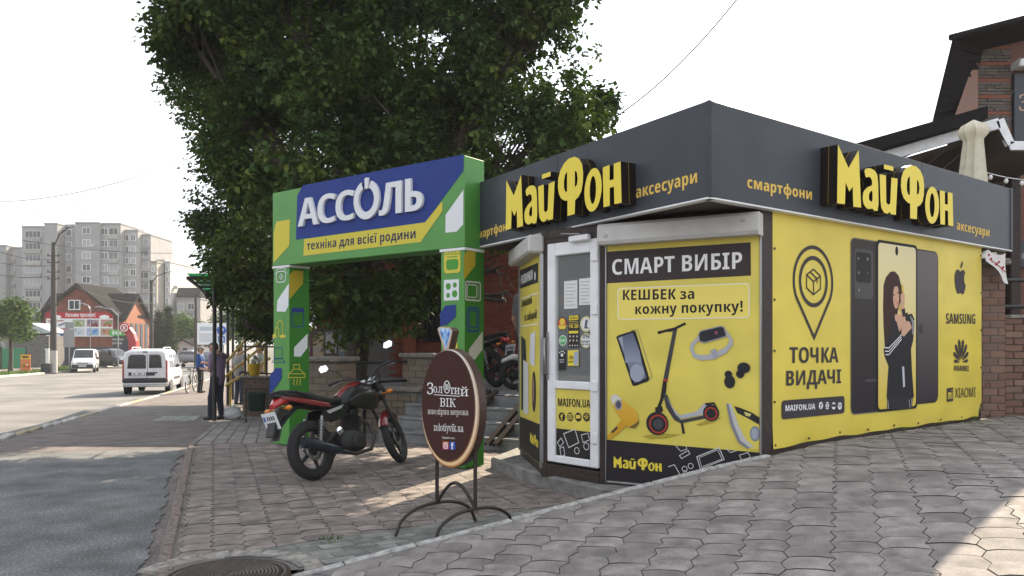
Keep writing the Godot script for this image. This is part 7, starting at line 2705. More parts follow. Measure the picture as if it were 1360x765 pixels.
func van(label: String, xf: Transform3D, glazed: bool, roofbar: bool) -> void:
	var root := thing("van", label, "van", Vector3.ZERO, 0.0, "vans on the road")
	root.transform = xf
	var wt := mat("van_white", L(0.70, 0.71, 0.73), 0.3, {"coat": 0.5, "tex": tex.faint, "scale": 0.7, "world": false})
	var bk := mat("bumper_black", L(0.022, 0.022, 0.024), 0.6)
	var gl := mat("car_glass", L(0.018, 0.024, 0.028), 0.05, {"spec": 0.7})
	var b := MB.new()
	shell(b, [[-2.0, 0.36, 0.78, 0.95, 0.81, 1.70, 0.70], [-1.96, 0.32, 0.82, 0.95, 0.835, 1.77, 0.73], [-1.2, 0.28, 0.83, 0.95, 0.84, 1.82, 0.73], [0.1, 0.26, 0.83, 0.95, 0.84, 1.82, 0.72], [0.55, 0.26, 0.83, 0.95, 0.84, 1.77, 0.68], [1.12, 0.27, 0.83, 0.94, 0.83, 1.14, 0.74], [1.6, 0.28, 0.82, 0.86, 0.80, 0.98, 0.66], [1.88, 0.30, 0.78, 0.72, 0.76, 0.84, 0.60], [2.0, 0.36, 0.66, 0.55, 0.66, 0.66, 0.52]])
	part("body", b, wt, root)
	# tail
	if glazed:
		pane(root, "rear_window", [Vector3(-2.012, 1.05, -0.64), Vector3(-2.012, 1.05, 0.03), Vector3(-2.012, 1.56, 0.03), Vector3(-2.012, 1.60, -0.05), Vector3(-2.012, 1.60, -0.50), Vector3(-2.012, 1.52, -0.60)].map(func(p): return p), gl)
		pane(root, "rear_window", [Vector3(-2.012, 1.07, 0.14), Vector3(-2.012, 1.07, 0.62), Vector3(-2.012, 1.54, 0.58), Vector3(-2.012, 1.60, 0.50), Vector3(-2.012, 1.60, 0.16)], gl)
	b = MB.new()
	b.box(Vector3(-2.004, 1.0, 0.085), Vector3(0.008, 1.25, 0.012))
	part("door_gap", b, bk, root)
	for z in [-1.0, 1.0]:
		b = MB.new()
		b.cbox(Vector3(-1.975, 1.02, 0.79 * z), Vector3(0.10, 0.72, 0.07), 0.03)
		part("tail_light", b, mat("car_red", L(0.30, 0.012, 0.012), 0.2, {"coat": 0.5}), root)
		b = MB.new()
		b.cbox(Vector3(-2.03, 0.60, 0.74 * z), Vector3(0.04, 0.09, 0.14), 0.015)
		part("reflector", b, M.car_red, root)
	b = MB.new()
	b.cbox(Vector3(-1.99, 0.58, 0), Vector3(0.14, 0.19, 1.66), 0.05)
	part("rear_bumper", b, bk, root)
	b = MB.new()
	b.cbox(Vector3(-1.98, 0.44, 0), Vector3(0.12, 0.10, 1.62), 0.04)
	part("bumper_sill", b, wt, root)
	b = MB.new()
	b.cbox(Vector3(-2.02, 0.84, -0.12), Vector3(0.03, 0.13, 0.95), 0.01)
	part("plate_recess", b, bk, root)
	plate(root, Vector3(-2.042, 0.84, -0.22), -PI / 2)
	b = MB.new()
	b.cbox(Vector3(-2.01, 0.88, 0.40), Vector3(0.03, 0.05, 0.12), 0.012)
	part("door_handle", b, bk, root)
	b = MB.new()
	b.cbox(Vector3(-1.99, 1.70, 0.0), Vector3(0.05, 0.05, 0.18), 0.015)
	part("brake_light", b, bk, root)
	# sides
	for z in [-1.0, 1.0]:
		var wn := [[[0.42, 1.05], [1.00, 1.05], [0.60, 1.55], [0.42, 1.58]], [[-0.48, 1.05], [0.34, 1.05], [0.34, 1.58], [-0.48, 1.60]]]
		if glazed: wn.append([[-1.55, 1.08], [-0.62, 1.05], [-0.62, 1.58], [-1.48, 1.58]])
		for w in wn:
			var pts := []
			for q in w: pts.append(Vector3(q[0], q[1], (0.862 - (q[1] - 0.95) * 0.145) * z))
			if z < 0: pts.reverse()
			pane(root, "side_window", pts, gl)
		b = MB.new()
		b.cbox(Vector3(0.0, 0.62, 0.845 * z), Vector3(1.5, 0.12, 0.03), 0.012)
		part("rub_strip", b, bk, root)
		b = MB.new()
		b.cbox(Vector3(0.95, 1.10, 0.96 * z), Vector3(0.10, 0.18, 0.16), 0.04)
		part("wing_mirror", b, bk, root)
		for x in [0.28, -0.58]:
			b = MB.new()
			b.cbox(Vector3(x, 0.93, 0.855 * z), Vector3(0.14, 0.035, 0.03), 0.01)
			part("door_handle", b, bk, root)
		for x in [-1.32, 1.30]:
			b = MB.new()
			b.lathe([[0.36, -0.012], [0.36, 0.012], [0.004, 0.013]] if z > 0 else [[0.004, -0.013], [0.36, -0.012], [0.36, 0.012]], 24, Transform3D(ZAXIS, Vector3(x, 0.33, 0.838 * z)))
			part("wheel_arch", b, bk, root)
			wheel_at(root, Vector3(x, 0.31, 0.76 * z), 0.31, z)
		if roofbar:
			b = MB.new()
			b.tube([Vector3(-1.5, 1.82, 0.58 * z), Vector3(-1.4, 1.88, 0.58 * z), Vector3(0.0, 1.88, 0.58 * z), Vector3(0.1, 1.82, 0.58 * z)], 0.02, 6)
			part("roof_bar", b, wt, root)
	# front
	pane(root, "windscreen", [Vector3(1.125, 1.145, -0.68), Vector3(0.57, 1.745, -0.62), Vector3(0.57, 1.745, 0.62), Vector3(1.125, 1.145, 0.68)].map(func(p): return p + Vector3(0.012, 0.012, 0)), gl)
	b = MB.new()
	b.cbox(Vector3(1.97, 0.50, 0), Vector3(0.16, 0.30, 1.5), 0.06)
	part("front_bumper", b, bk, root)
	b = MB.new()
	b.cbox(Vector3(1.955, 0.72, 0), Vector3(0.06, 0.08, 0.8), 0.02)
	part("grille", b, bk, root)
	for z in [-1.0, 1.0]:
		b = MB.new()
		b.ellip(Vector3(1.86, 0.74, 0.60 * z), Vector3(0.10, 0.09, 0.15))
		part("headlight", b, M.lens_clear, root)
	plate(root, Vector3(2.055, 0.52, 0), PI / 2)

func car(label: String, xf: Transform3D, k: Color, suv: bool) -> void:
	var root := thing("car", label, "car", Vector3.ZERO, 0.0, "parked cars")
	root.transform = xf
	var pm := mat("car_paint" + str(k), k, 0.28, {"coat": 0.7})
	var h := 1.68 if suv else 1.46
	var b := MB.new()
	shell(b, [[-2.1, 0.40, 0.70, 0.75, 0.72, 0.95, 0.6], [-2.0, 0.30, 0.82, 0.85, 0.82, 1.02, 0.70], [-1.5, 0.25, 0.85, 0.9, 0.85, 1.06 if not suv else h - 0.1, 0.72], [-0.9, 0.24, 0.86, 0.92, 0.86, h - 0.06, 0.62], [0.1, 0.24, 0.86, 0.92, 0.86, h, 0.62], [0.6, 0.24, 0.86, 0.92, 0.85, h - 0.18, 0.62], [1.1, 0.25, 0.86, 0.9, 0.84, 1.02, 0.72], [1.8, 0.28, 0.83, 0.75, 0.80, 0.88, 0.66], [2.1, 0.38, 0.66, 0.6, 0.66, 0.7, 0.55]])
	part("body", b, pm, root)
	var gl: Material = M.car_glass
	for z in [-1.0, 1.0]:
		var pts := []
		for q in [[-1.25, 1.0], [0.95, 1.0], [0.45, h - 0.16], [-0.9, h - 0.14]]: pts.append(Vector3(q[0], q[1], (0.875 - (q[1] - 0.92) * 0.36) * z))
		if z < 0: pts.reverse()
		pane(root, "side_window", pts, gl)
		for x in [-1.3, 1.32]: wheel_at(root, Vector3(x, 0.31, 0.77 * z), 0.31, z)
		b = MB.new()
		b.ellip(Vector3(1.98, 0.68, 0.6 * z), Vector3(0.10, 0.07, 0.16))
		part("headlight", b, M.lens_clear, root)
		b = MB.new()
		b.cbox(Vector3(-2.04, 0.78, 0.66 * z), Vector3(0.08, 0.14, 0.22), 0.03)
		part("tail_light", b, M.car_red, root)
	pane(root, "windscreen", [Vector3(1.12, 1.03, -0.66), Vector3(0.62, h - 0.19, -0.58), Vector3(0.62, h - 0.19, 0.58), Vector3(1.12, 1.03, 0.66)], gl)
	pane(root, "rear_window", [Vector3(-1.72 if not suv else -1.62, 1.05, 0.66), Vector3(-1.0 if not suv else -1.3, h - 0.1, 0.56), Vector3(-1.0 if not suv else -1.3, h - 0.1, -0.56), Vector3(-1.72 if not suv else -1.62, 1.05, -0.66)], gl)
	b = MB.new()
	b.cbox(Vector3(2.06, 0.46, 0), Vector3(0.10, 0.20, 1.3), 0.04)
	b.cbox(Vector3(-2.06, 0.5, 0), Vector3(0.10, 0.20, 1.4), 0.04)
	part("bumper", b, M.bumper_black, root)

func vehicles() -> void:
	var hd := func(px, d, dx, dd, lift): # at a place on the road, heading (dx, dd)
		var p := at(px, HY, d)
		var l := sqrt(dx * dx + dd * dd)
		return Transform3D(Basis(Vector3.UP, atan2(dd / l, dx / l)), Vector3(p.x, g(d) - 0.12 + lift, p.z))
	van("white passenger van seen from behind at the near kerb", hd.call(206, 32.9, -0.25, 1.0, 0.0), true, true)
	van("white delivery van driving towards us on the far lane", hd.call(113, 62.5, 0.40, -0.92, 0.0), false, false)
	car("dark estate car parked beyond the white delivery van", hd.call(151, 74.0, 0.9, -0.5, 0.12), L(0.02, 0.022, 0.03), true)
	car("pale silver car parked by the dark fence beside the utility pole", hd.call(42, 72.0, 0.8, -0.7, 0.12), L(0.55, 0.56, 0.58), false)
	car("grey car parked beside the small white house", hd.call(256, 84.0, 1.0, -0.15, 0.12), L(0.22, 0.23, 0.24), false)
	car("dark car at the far end of the road behind the cyclist", hd.call(280, 66.0, -0.2, 1.0, 0.0), L(0.06, 0.065, 0.07), true)

# ================================================================ the town behind
var win_cache := {}
func window_part(root: Node3D, f: Face, u: float, v: float, w: float, h: float, kind: int) -> void:
	# a white-framed window standing in the facade; its panes are a sub-part
	var key := "%.2f %.2f %d" % [w, h, kind]
	if not win_cache.has(key):
		var a := MB.new()
		a.col = [L(0.74, 0.74, 0.74), L(0.55, 0.54, 0.52), L(0.60, 0.58, 0.54)][kind]
		var t := 0.10
		a.box(Vector3(0, h / 2 - t / 2, 0), Vector3(w, t, 0.16)); a.box(Vector3(0, -h / 2 + t / 2, 0), Vector3(w, t, 0.22))
		for x in [-w / 2 + t / 2, w / 2 - t / 2]: a.box(Vector3(x, 0, 0), Vector3(t, h - 2 * t, 0.16))
		var n := maxi(2, int(w / 0.9))
		for i in range(1, n): a.box(Vector3(-w / 2 + w * i / n, 0, 0), Vector3(t * 0.8, h - 2 * t, 0.14))
		var b := MB.new()
		b.box(Vector3(0, 0, 0.01), Vector3(w - 0.1, h - 0.1, 0.06))
		win_cache[key] = [a.mesh(), b.mesh()]
	var o := put("window", win_cache[key][0], M.print, root.transform.affine_inverse() * f.xform(Vector2(u, v), 0.05), root)
	put("pane", win_cache[key][1], [M.pane_dark, M.pane_mid, M.pane_pale][(int(u * 7.0) + int(v * 3.0)) % 3], Transform3D.IDENTITY, o)

func apartment(label: String, secs: Array, d: float, floors: int, group: String) -> void:
	# secs: [px left, px right, py top, depth offset, tint, [[px centre, px width, kind], ...]]
	var c := at((secs[0][0] + secs[-1][1]) / 2.0, HY, d)
	var root := thing("apartment_block", label, "building", Vector3(c.x, -1.0, c.z), 0.0, group)
	for s in secs:
		var dd: float = d + s[3]
		var a := at(s[0], HY, dd)
		var e := at(s[1], HY, dd)
		var top: float = at(0, s[2], dd).y
		var f := Face.new(a, e)
		var ln := a.distance_to(e)
		var b := wmb(root)
		b.col = s[4]
		strip(b, f, 0.0, ln, -1.0, top, -12.0, 0.0, 0.05)
		part("wall", b, M.facade, root)
		b = wmb(root)
		b.col = s[4] * 0.8
		strip(b, f, -0.1, ln + 0.1, top, top + 0.35, -12.1, 0.12, 0.05)
		part("parapet", b, M.facade, root)
		var fh: float = (top + 0.9 - 1.6) / floors
		for q in s[5]:
			var u: float = f.hit(q[0], HY).x
			var w: float = q[1] * dd / F
			for k in floors:
				var v := -0.9 + 1.6 + fh * k + fh * 0.42
				if v > top - 1.0: continue
				window_part(root, f, u, v, w, fh * (0.56 if q[2] != 1 else 0.58), q[2])
				if q[2] == 1: # loggia: slab and front under the glazing
					b = wmb(root)
					b.col = [L(0.40, 0.40, 0.39), L(0.48, 0.47, 0.44), L(0.34, 0.35, 0.36)][(k * 5 + int(q[0])) % 3]
					strip(b, f, u - w / 2 - 0.1, u + w / 2 + 0.1, v - fh * 0.62, v - fh * 0.29, 0.0, 0.5, 0.03)
					part("balcony", b, M.facade, root)
				elif (k * 7 + int(q[0])) % 9 == 0:
					b = wmb(root)
					b.col = L(0.6, 0.6, 0.58)
					strip(b, f, u + w / 2 + 0.2, u + w / 2 + 1.0, v - 0.9, v - 0.3, 0.0, 0.35, 0.04)
					part("air_conditioner", b, M.facade, root)

func pole(called: String, label: String, px: float, py_base: float, d: float, py_top: float, r0: float, r1: float, arm: Array, m: Material, group: String) -> Node3D:
	var p := at(px, HY, d)
	var root := thing(called, label, called.replace("_", " "), Vector3(p.x, g(d), p.z), 0.0, group)
	var h: float = at(0, py_top, d).y - g(d)
	var b := MB.new()
	b.tube([Vector3(0, -0.1, 0), Vector3(0, h * 0.5, 0), Vector3(0, h, 0)], [r0, (r0 + r1) / 2, r1], 10)
	part("shaft", b, m, root)
	if arm.size():
		b = MB.new()
		b.tube([Vector3(0, h - 0.4, 0), Vector3(arm[0] * 0.35, h + arm[1] * 0.55, 0), Vector3(arm[0], h + arm[1], 0.2)], 0.05, 6)
		part("arm", b, m, root)
		b = MB.new()
		skin(b, [[arm[0] - 0.15, h + arm[1] + 0.02, 0.04, 0.06, 0.2], [arm[0] + 0.1, h + arm[1] + 0.02, 0.07, 0.12, 0.2], [arm[0] + 0.5, h + arm[1] + 0.08, 0.04, 0.08, 0.2]].map(func(q): return q if arm[0] > 0 else [q[0] - 0.3, q[1], q[2], q[3], q[4]]), 10)
		part("lamp_head", b, M.steel, root)
	return root

func town() -> void:
	mat("pane_dark", L(0.035, 0.045, 0.055), 0.35, {"spec": 0.3})
	mat("pane_mid", L(0.09, 0.11, 0.13), 0.35, {"spec": 0.3})
	mat("pane_pale", L(0.26, 0.28, 0.30), 0.4, {"spec": 0.3})
	mat("conc_pole", L(0.09, 0.082, 0.075), 0.9, {"tex": tex.dirt, "scale": 0.7})
	var gr := L(0.41, 0.41, 0.415)
	var g2 := L(0.37, 0.375, 0.38)
	var g3 := L(0.46, 0.455, 0.45)
	apartment("long grey ten-storey apartment block rising behind the red brick store", [
		[29, 59, 302, 0.0, gr, [[44, 21, 1]]], [59, 76, 298, -2.0, g2, []], [76, 100, 300, 1.5, gr, [[88, 15, 0]]], [100, 132, 297, -2.0, g2, [[115, 11, 0]]],
		[132, 160, 298, -1.0, gr, [[139, 9, 0], [151, 12, 1]]], [160, 183, 307, 1.0, g3, [[167, 9, 0], [177, 7, 0]]], [183, 200, 313, 3.0, gr, [[191, 14, 1]]]], 185.0, 10, "apartment blocks")
	apartment("lower grey apartment wing at the left edge behind the green tree", [[-60, 8, 327, 0.0, g2, [[-10, 14, 1]]], [8, 29, 330, 2.0, gr, [[13, 14, 1]]]], 190.0, 8, "apartment blocks")
	apartment("pale cream apartment block with ribbed front behind the thuja trees", [[200, 208, 349, -4.0, L(0.50, 0.46, 0.40), [[204, 4, 0]]], [208, 219, 347, 0.0, L(0.78, 0.76, 0.72), [[212, 4, 0], [216, 4, 0]]], [219, 226, 349, -1.0, L(0.80, 0.78, 0.75), [[222, 4, 0]]], [226, 231, 357, 1.0, L(0.72, 0.70, 0.66), [[228, 3, 0]]], [231, 235, 362, 3.0, L(0.30, 0.28, 0.27), []]], 150.0, 8, "apartment blocks")
	apartment("grey-roofed low block behind the street trees beyond the cyclist", [[234, 266, 398, 0.0, L(0.44, 0.42, 0.42), [[241, 7, 1], [254, 9, 1]]]], 150.0, 4, "apartment blocks")
	apartment("white narrow block beyond the far billboard", [[268, 283, 388, 0.0, L(0.62, 0.61, 0.60), [[275, 6, 0]]]], 170.0, 6, "apartment blocks")
	var ch := thing("roof_ridge", "dark hipped roof on the low grey block", "roof", at(250, 398, 151))
	var b := MB.new()
	b.prism([[-2.5, 0.4], [2.5, 0.4], [1.9, 2.3], [-1.9, 2.3]], -10.0, 0.0)
	part("slope", b, mat("roof_slate", L(0.045, 0.042, 0.042), 1.0, {"spec": 0.1, "tex": tex.fine, "scale": 0.4}), ch)
	store()
	# ---- poles and lamps
	var up := pole("utility_pole", "thick concrete utility pole with white painted foot by the far kerb", 71, 0, 58.0, 322, 0.26, 0.13, [1.25, 1.1], M.conc_pole, "poles along the street")
	b = MB.new()
	b.tube([Vector3(0, -0.05, 0), Vector3(0, 1.6, 0)], [0.275, 0.262], 10)
	part("white_foot", b, M.kerb_white, up)
	b = MB.new()
	for y in [9.2, 8.7, 8.0, 7.5, 5.6]:
		b.box(Vector3(0, y - 0.6, 0), Vector3(0.9, 0.07, 0.07))
		for x in [-0.4, 0.4]: b.box(Vector3(x, y - 0.5, 0), Vector3(0.06, 0.14, 0.06))
	part("cross_arm", b, M.dark_metal, up)
	pole("utility_pole", "concrete lamp pole with long curved arm beside the thuja trees", 201, 0, 78.0, 372, 0.2, 0.14, [1.6, 0.75], M.conc_pole, "poles along the street")
	pole("utility_pole", "concrete pole with curved arm beyond the cyclist", 260, 0, 70.0, 390, 0.16, 0.11, [1.3, 0.6], M.conc_pole, "poles along the street")
	pole("street_lamp", "slim grey lamp post before the store's welcome banner", 120, 0, 74.0, 407, 0.05, 0.04, [-0.6, 0.2], M.steel, "poles along the street")
	pole("street_lamp", "slim grey lamp post before the store's green sign", 157, 0, 72.0, 414, 0.06, 0.05, [-1.6, 0.4], M.steel, "poles along the street")
	# road sign seen from behind
	var sp := at(92, HY, 61.0)
	var rs := thing("road_sign", "grey back of a road sign beside the utility pole", "road sign", Vector3(sp.x, g(61.0), sp.z))
	b = MB.new()
	b.tube([Vector3(0, 0, 0), Vector3(0, 3.6, 0)], 0.04, 8)
	part("post", b, M.steel, rs)
	b = MB.new()
	b.cbox(Vector3(0, 2.55, 0.06), Vector3(0.85, 1.4, 0.03), 0.01)
	b.cbox(Vector3(0.05, 3.55, 0.06), Vector3(0.7, 0.5, 0.03), 0.01)
	part("plate", b, mat("sign_back", L(0.28, 0.29, 0.30), 0.5, {"metal": 0.4}), rs)
	# advertising stand and litter box by the far pavement
	sp = at(34, HY, 57.0)
	var ad := thing("advertising_stand", "orange food advertising stand on the far pavement", "sign", Vector3(sp.x, g(57.0), sp.z))
	b = MB.new()
	b.cbox(Vector3(0, 0.72, 0), Vector3(0.72, 1.2, 0.06), 0.01)
	var fp := part("board", b, mat("ad_orange", L(0.55, 0.16, 0.03), 0.5), ad)
	b = MB.new()
	b.col = L(0.62, 0.45, 0.05)
	b.box(Vector3(0, 1.12, 0.034), Vector3(0.64, 0.3, 0.006))
	b.col = L(0.10, 0.03, 0.015)
	b.box(Vector3(0, 1.13, 0.04), Vector3(0.46, 0.14, 0.006))
	for k in 5:
		b.col = [L(0.45, 0.20, 0.08), L(0.10, 0.20, 0.03), L(0.50, 0.06, 0.03), L(0.60, 0.42, 0.2), L(0.4, 0.1, 0.04)][k]
		b.ellip(Vector3(-0.22 + k * 0.11, 0.5 + 0.08 * sin(k * 3.0), 0.034), Vector3(0.13, 0.11, 0.012))
	part("print", b, M.print, fp)
	for x in [-0.3, 0.3]:
		b = MB.new()
		b.box(Vector3(x, 0.07, 0), Vector3(0.05, 0.14, 0.3))
		part("foot", b, M.steel, ad)
	sp = at(61, HY, 57.5)
	var lb := thing("litter_bin", "squat dark litter bin beside the concrete utility pole", "litter bin", Vector3(sp.x, g(57.5), sp.z))
	b = MB.new()
	b.lathe([[0.26, 0.0], [0.32, 0.05], [0.34, 0.62], [0.36, 0.66], [0.30, 0.64], [0.28, 0.2]], 16)
	part("bucket", b, mat("bin_dark", L(0.03, 0.045, 0.05), 0.6), lb)
	# blue signs near the shelter
	sp = at(294.5, HY, 60.0)
	var bs := thing("road_sign", "round blue road sign above a square one beyond the shelter posts", "road sign", Vector3(sp.x, g(60.0), sp.z))
	b = MB.new()
	b.tube([Vector3.ZERO, Vector3(0, 3.5, 0)], 0.035, 8)
	part("post", b, M.steel, bs)
	b = MB.new()
	b.col = L(0.02, 0.10, 0.42)
	b.lathe([[0.36, -0.01], [0.36, 0.01], [0.002, 0.011]], 28, Transform3D(ZAXIS, Vector3(0, 3.13, 0.05)))
	b.col = L(0.7, 0.7, 0.7)
	b.prism([[-0.06, -0.2], [0.06, -0.2], [0.06, 0.05], [0.15, 0.05], [0.0, 0.22], [-0.15, 0.05], [-0.06, 0.05]], 0.064, 0.068, Transform3D(Basis(Vector3(0, 0, 1), -0.8), Vector3(0, 3.13, 0)))
	part("round_plate", b, M.print, bs)
	b = MB.new()
	b.col = L(0.02, 0.10, 0.42)
	b.box(Vector3(0, 2.45, 0.05), Vector3(0.5, 0.5, 0.02))
	b.col = L(0.7, 0.7, 0.7)
	b.box(Vector3(0, 2.45, 0.062), Vector3(0.3, 0.3, 0.006))
	part("square_plate", b, M.print, bs)
	# far billboard
	sp = at(283, HY, 62.0)
	var bb := thing("billboard", "pale billboard on two legs at the end of the road", "billboard", Vector3(sp.x, g(62.0), sp.z), 0.1)
	b = MB.new()
	b.cbox(Vector3(0, 2.9, 0), Vector3(2.4, 1.7, 0.12), 0.02)
	var bo := part("board", b, M.white_plastic, bb)
	b = MB.new()
	b.col = L(0.45, 0.50, 0.55)
	b.box(Vector3(0, 3.3, 0.065), Vector3(2.0, 0.3, 0.006))
	b.col = L(0.55, 0.58, 0.60)
	b.box(Vector3(0, 2.6, 0.065), Vector3(2.1, 0.7, 0.006))
	part("print", b, M.print, bo)
	for x in [-0.8, 0.8]:
		b = MB.new()
		b.box(Vector3(x, 1.02, 0), Vector3(0.1, 2.05, 0.1))
		part("leg", b, M.steel, bb)
	# small white house with orange gate
	sp = at(243, HY, 96.0)
	var hs := thing("white_house", "small white house with grey gable roof beyond the road", "building", Vector3(sp.x, g(96.0), sp.z), -0.25)
	b = MB.new()
	b.prism([[-1.5, 0.0], [1.5, 0.0], [1.5, 1.9], [0.0, 2.6], [-1.5, 1.9]], -4.0, 0.0)
	part("wall", b, mat("house_white", L(0.60, 0.59, 0.57), 0.85), hs)
	b = MB.new()
	b.prism([[-1.8, 1.8], [0.0, 2.62], [1.8, 1.8], [1.8, 1.92], [0.0, 2.78], [-1.8, 1.92]], -4.2, 0.25)
	part("roof", b, M.roof_slate, hs)
	b = MB.new()
	b.box(Vector3(0.3, 1.25, 0.01), Vector3(0.6, 0.7, 0.06))
	part("window", b, M.pane_dark, hs)
	b = MB.new()
	b.cbox(Vector3(-2.6, 0.75, 0.2), Vector3(1.9, 1.5, 0.08), 0.01)
	part("gate", b, mat("gate_orange", L(0.36, 0.15, 0.09), 0.7), hs)
	b = MB.new()
	b.cbox(Vector3(2.9, 0.6, 0.2), Vector3(2.6, 1.2, 0.1), 0.01)
	part("garden_wall", b, M.house_white, hs)
	# ---- street trees
	var lm := mat("leaf_sunny", L(1, 1, 1), 0.7, {"vcol": true, "spec": 0.25, "back": L(0.14, 0.20, 0.02)})
	var br := [L(0.10, 0.17, 0.03), L(0.085, 0.15, 0.03), L(0.13, 0.19, 0.035)]
	var dk := [L(0.035, 0.06, 0.022), L(0.045, 0.07, 0.025)]
	var q := func(px, py, d, r): return [at(px, py, d), r]
	tree("street_tree", "bright green tree over the green gate at the left edge", Vector3(at(14, HY, 60).x, g(60), -60.0), 0.15, at(14, 445, 60), [q.call(4, 425, 60, 1.3), q.call(20, 420, 60, 1.4), q.call(30, 440, 59.5, 0.9), q.call(-12, 430, 60, 1.6), q.call(18, 408, 60, 0.9)], 900, 0.22, lm, br, 71, "street trees", -0.3, 12)
	tree("street_tree", "sunlit green tree behind the small white house", Vector3(at(243, HY, 105).x, g(105), -105.0), 0.2, at(243, 445, 105), [q.call(234, 438, 105, 1.7), q.call(246, 434, 105, 1.8), q.call(256, 442, 104, 1.4), q.call(226, 445, 106, 1.3), q.call(262, 450, 104, 1.2)], 900, 0.3, lm, br, 73, "street trees", -0.3, 12)
	tree("street_tree", "green tree at the end of the road between signs and shelter", Vector3(at(318, HY, 80).x, g(80), -80.0), 0.2, at(318, 440, 80), [q.call(305, 430, 80, 1.8), q.call(325, 425, 80, 2.2), q.call(345, 432, 80, 1.9), q.call(290, 440, 80, 1.2)], 800, 0.28, lm, br, 75, "street trees", -0.3, 12)
	for k in [[211, 425, 92.0, "left of the two dark thuja columns before the cream block"], [224, 418, 90.0, "right, taller one of the two dark thuja columns"]]:
		var bl := []
		for i in 7: bl.append(q.call(k[0] + 1.0 * sin(i * 2.0), lerpf(462, k[1] - 8, i / 6.0), k[2], lerpf(0.95, 0.42, i / 6.0)))
		tree("thuja_tree", k[3], Vector3(at(k[0], HY, k[2]).x, g(k[2]), -k[2]), 0.12, at(k[0], 462, k[2]), bl, 800, 0.16, lm, dk, int(k[0]), "thuja columns", -0.5, 12)
	# things on the far left pavement
	sp = at(19, HY, 66.0)
	var gt := thing("green_gate", "green sheet metal gate below the bright tree", "gate", Vector3(sp.x, g(66.0), sp.z))
	for k in 2:
		b = MB.new()
		b.cbox(Vector3(-0.55 + k * 1.02, 0.9, 0), Vector3(0.98, 1.7, 0.05), 0.01)
		part("leaf", b, mat("gate_green", L(0.04, 0.30, 0.14), 0.5, {"tex": tex.fine, "scale": 0.8}), gt)
	for x in [-1.1, 1.05]:
		b = MB.new()
		b.box(Vector3(x, 0.95, 0), Vector3(0.12, 1.95, 0.12))
		part("post", b, M.dark_metal, gt)
	sp = at(38, HY, 70.0)
	var sd := thing("shed", "grey shed with pale sheet roof beside the store", "shed", Vector3(sp.x, g(70.0), sp.z), 0.2)
	b = MB.new()
	b.box(Vector3(0, 1.4, -2), Vector3(3.2, 2.8, 4.0))
	part("wall", b, mat("shed_wall", L(0.20, 0.19, 0.18), 0.9, {"tex": tex.dirt, "scale": 0.5}), sd)
	b = MB.new()
	b.prism([[-1.9, 2.8], [1.9, 3.1], [1.9, 3.2], [0.2, 4.0], [-1.9, 2.92]], -4.2, 0.2)
	part("roof", b, mat("shed_roof", L(0.36, 0.39, 0.42), 0.6), sd)
	sp = at(63.5, HY, 66.0)
	var wp := thing("post_box", "narrow white service post beside the utility pole", "post", Vector3(sp.x, g(66.0), sp.z))
	b = MB.new()
	b.cbox(Vector3(0, 0.8, 0), Vector3(0.28, 1.6, 0.24), 0.03)
	part("shaft", b, M.white_plastic, wp)
	b = MB.new()
	b.cbox(Vector3(0, 1.65, 0), Vector3(0.36, 0.12, 0.32), 0.03)
	part("cap", b, M.white_plastic, wp)
	opposite()
	# grass tufts along the far verge
	var bm := MB.new()
	var r2 := RandomNumberGenerator.new()
	r2.seed = 90
	for i in 5000:
		var d := r2.randf_range(48.0, 96.0)
		var x := curve(OVER, d) - (r2.randf_range(0.25, 2.9) if i % 3 else r2.randf_range(6.2, 8.8))
		var hgt := r2.randf_range(0.06, 0.22)
		var a := r2.randf() * TAU
		var o := P(x, d, g(d))
		var s := r2.randf_range(0.7, 1.3)
		bm.col = Color(0.11 * s, 0.17 * s, 0.035 * s)
		var w := Vector3(cos(a), 0, sin(a)) * 0.06
		bm.tri(o - w, o + w, o + Vector3(r2.randf_range(-0.06, 0.06), hgt, r2.randf_range(-0.06, 0.06)))
	var go := part("verge_grass", bm, M.leaf_sunny)
	tag(go, "strip of short green grass along the far kerb", "grass", "", "stuff")

func opposite() -> void:
	# the far side of the street beyond the left edge; the kiosk's door glass mirrors it
	var hs := thing("red_roof_house", "red brick house across the road, mirrored in the kiosk door", "building", P(-34.0, 7.0, g(7.0)), PI / 2 - 0.3)
	var b := MB.new()
	b.prism([[-6.0, -0.2], [6.0, -0.2], [6.0, 3.0], [-6.0, 3.0]], -8.0, 0.0)
	part("wall", b, M.store_brick, hs)
	b = MB.new()
	b.prism([[-8.5, 3.0], [0.5, 3.0], [-4.0, 5.2]], -6.5, 6.5, Transform3D(Basis(Vector3.UP, PI / 2), Vector3.ZERO))
	part("roof", b, mat("roof_red", L(0.20, 0.05, 0.035), 0.9), hs)
	for k in 4:
		b = MB.new()
		b.cbox(Vector3(-4.4 + k * 2.9, 1.7, 0.02), Vector3(1.3, 1.4, 0.08), 0.01)
		part("window", b, M.pane_mid, hs)
	var q := func(x, d, y, r): return [P(x, d, y), r]
	tree("street_tree", "green tree across the road, mirrored in the kiosk door", P(-27.0, 8.6, 0.0), 0.2, P(-27.0, 8.6, 3.0), [q.call(-27.0, 8.6, 5.0, 2.0), q.call(-26.4, 10.2, 4.4, 1.5), q.call(-27.3, 7.0, 4.3, 1.5), q.call(-27.0, 8.8, 6.8, 1.3)], 900, 0.2, M.leaf_sunny, [L(0.05, 0.09, 0.025), L(0.07, 0.11, 0.03)], 97, "street trees", -0.3, 12)

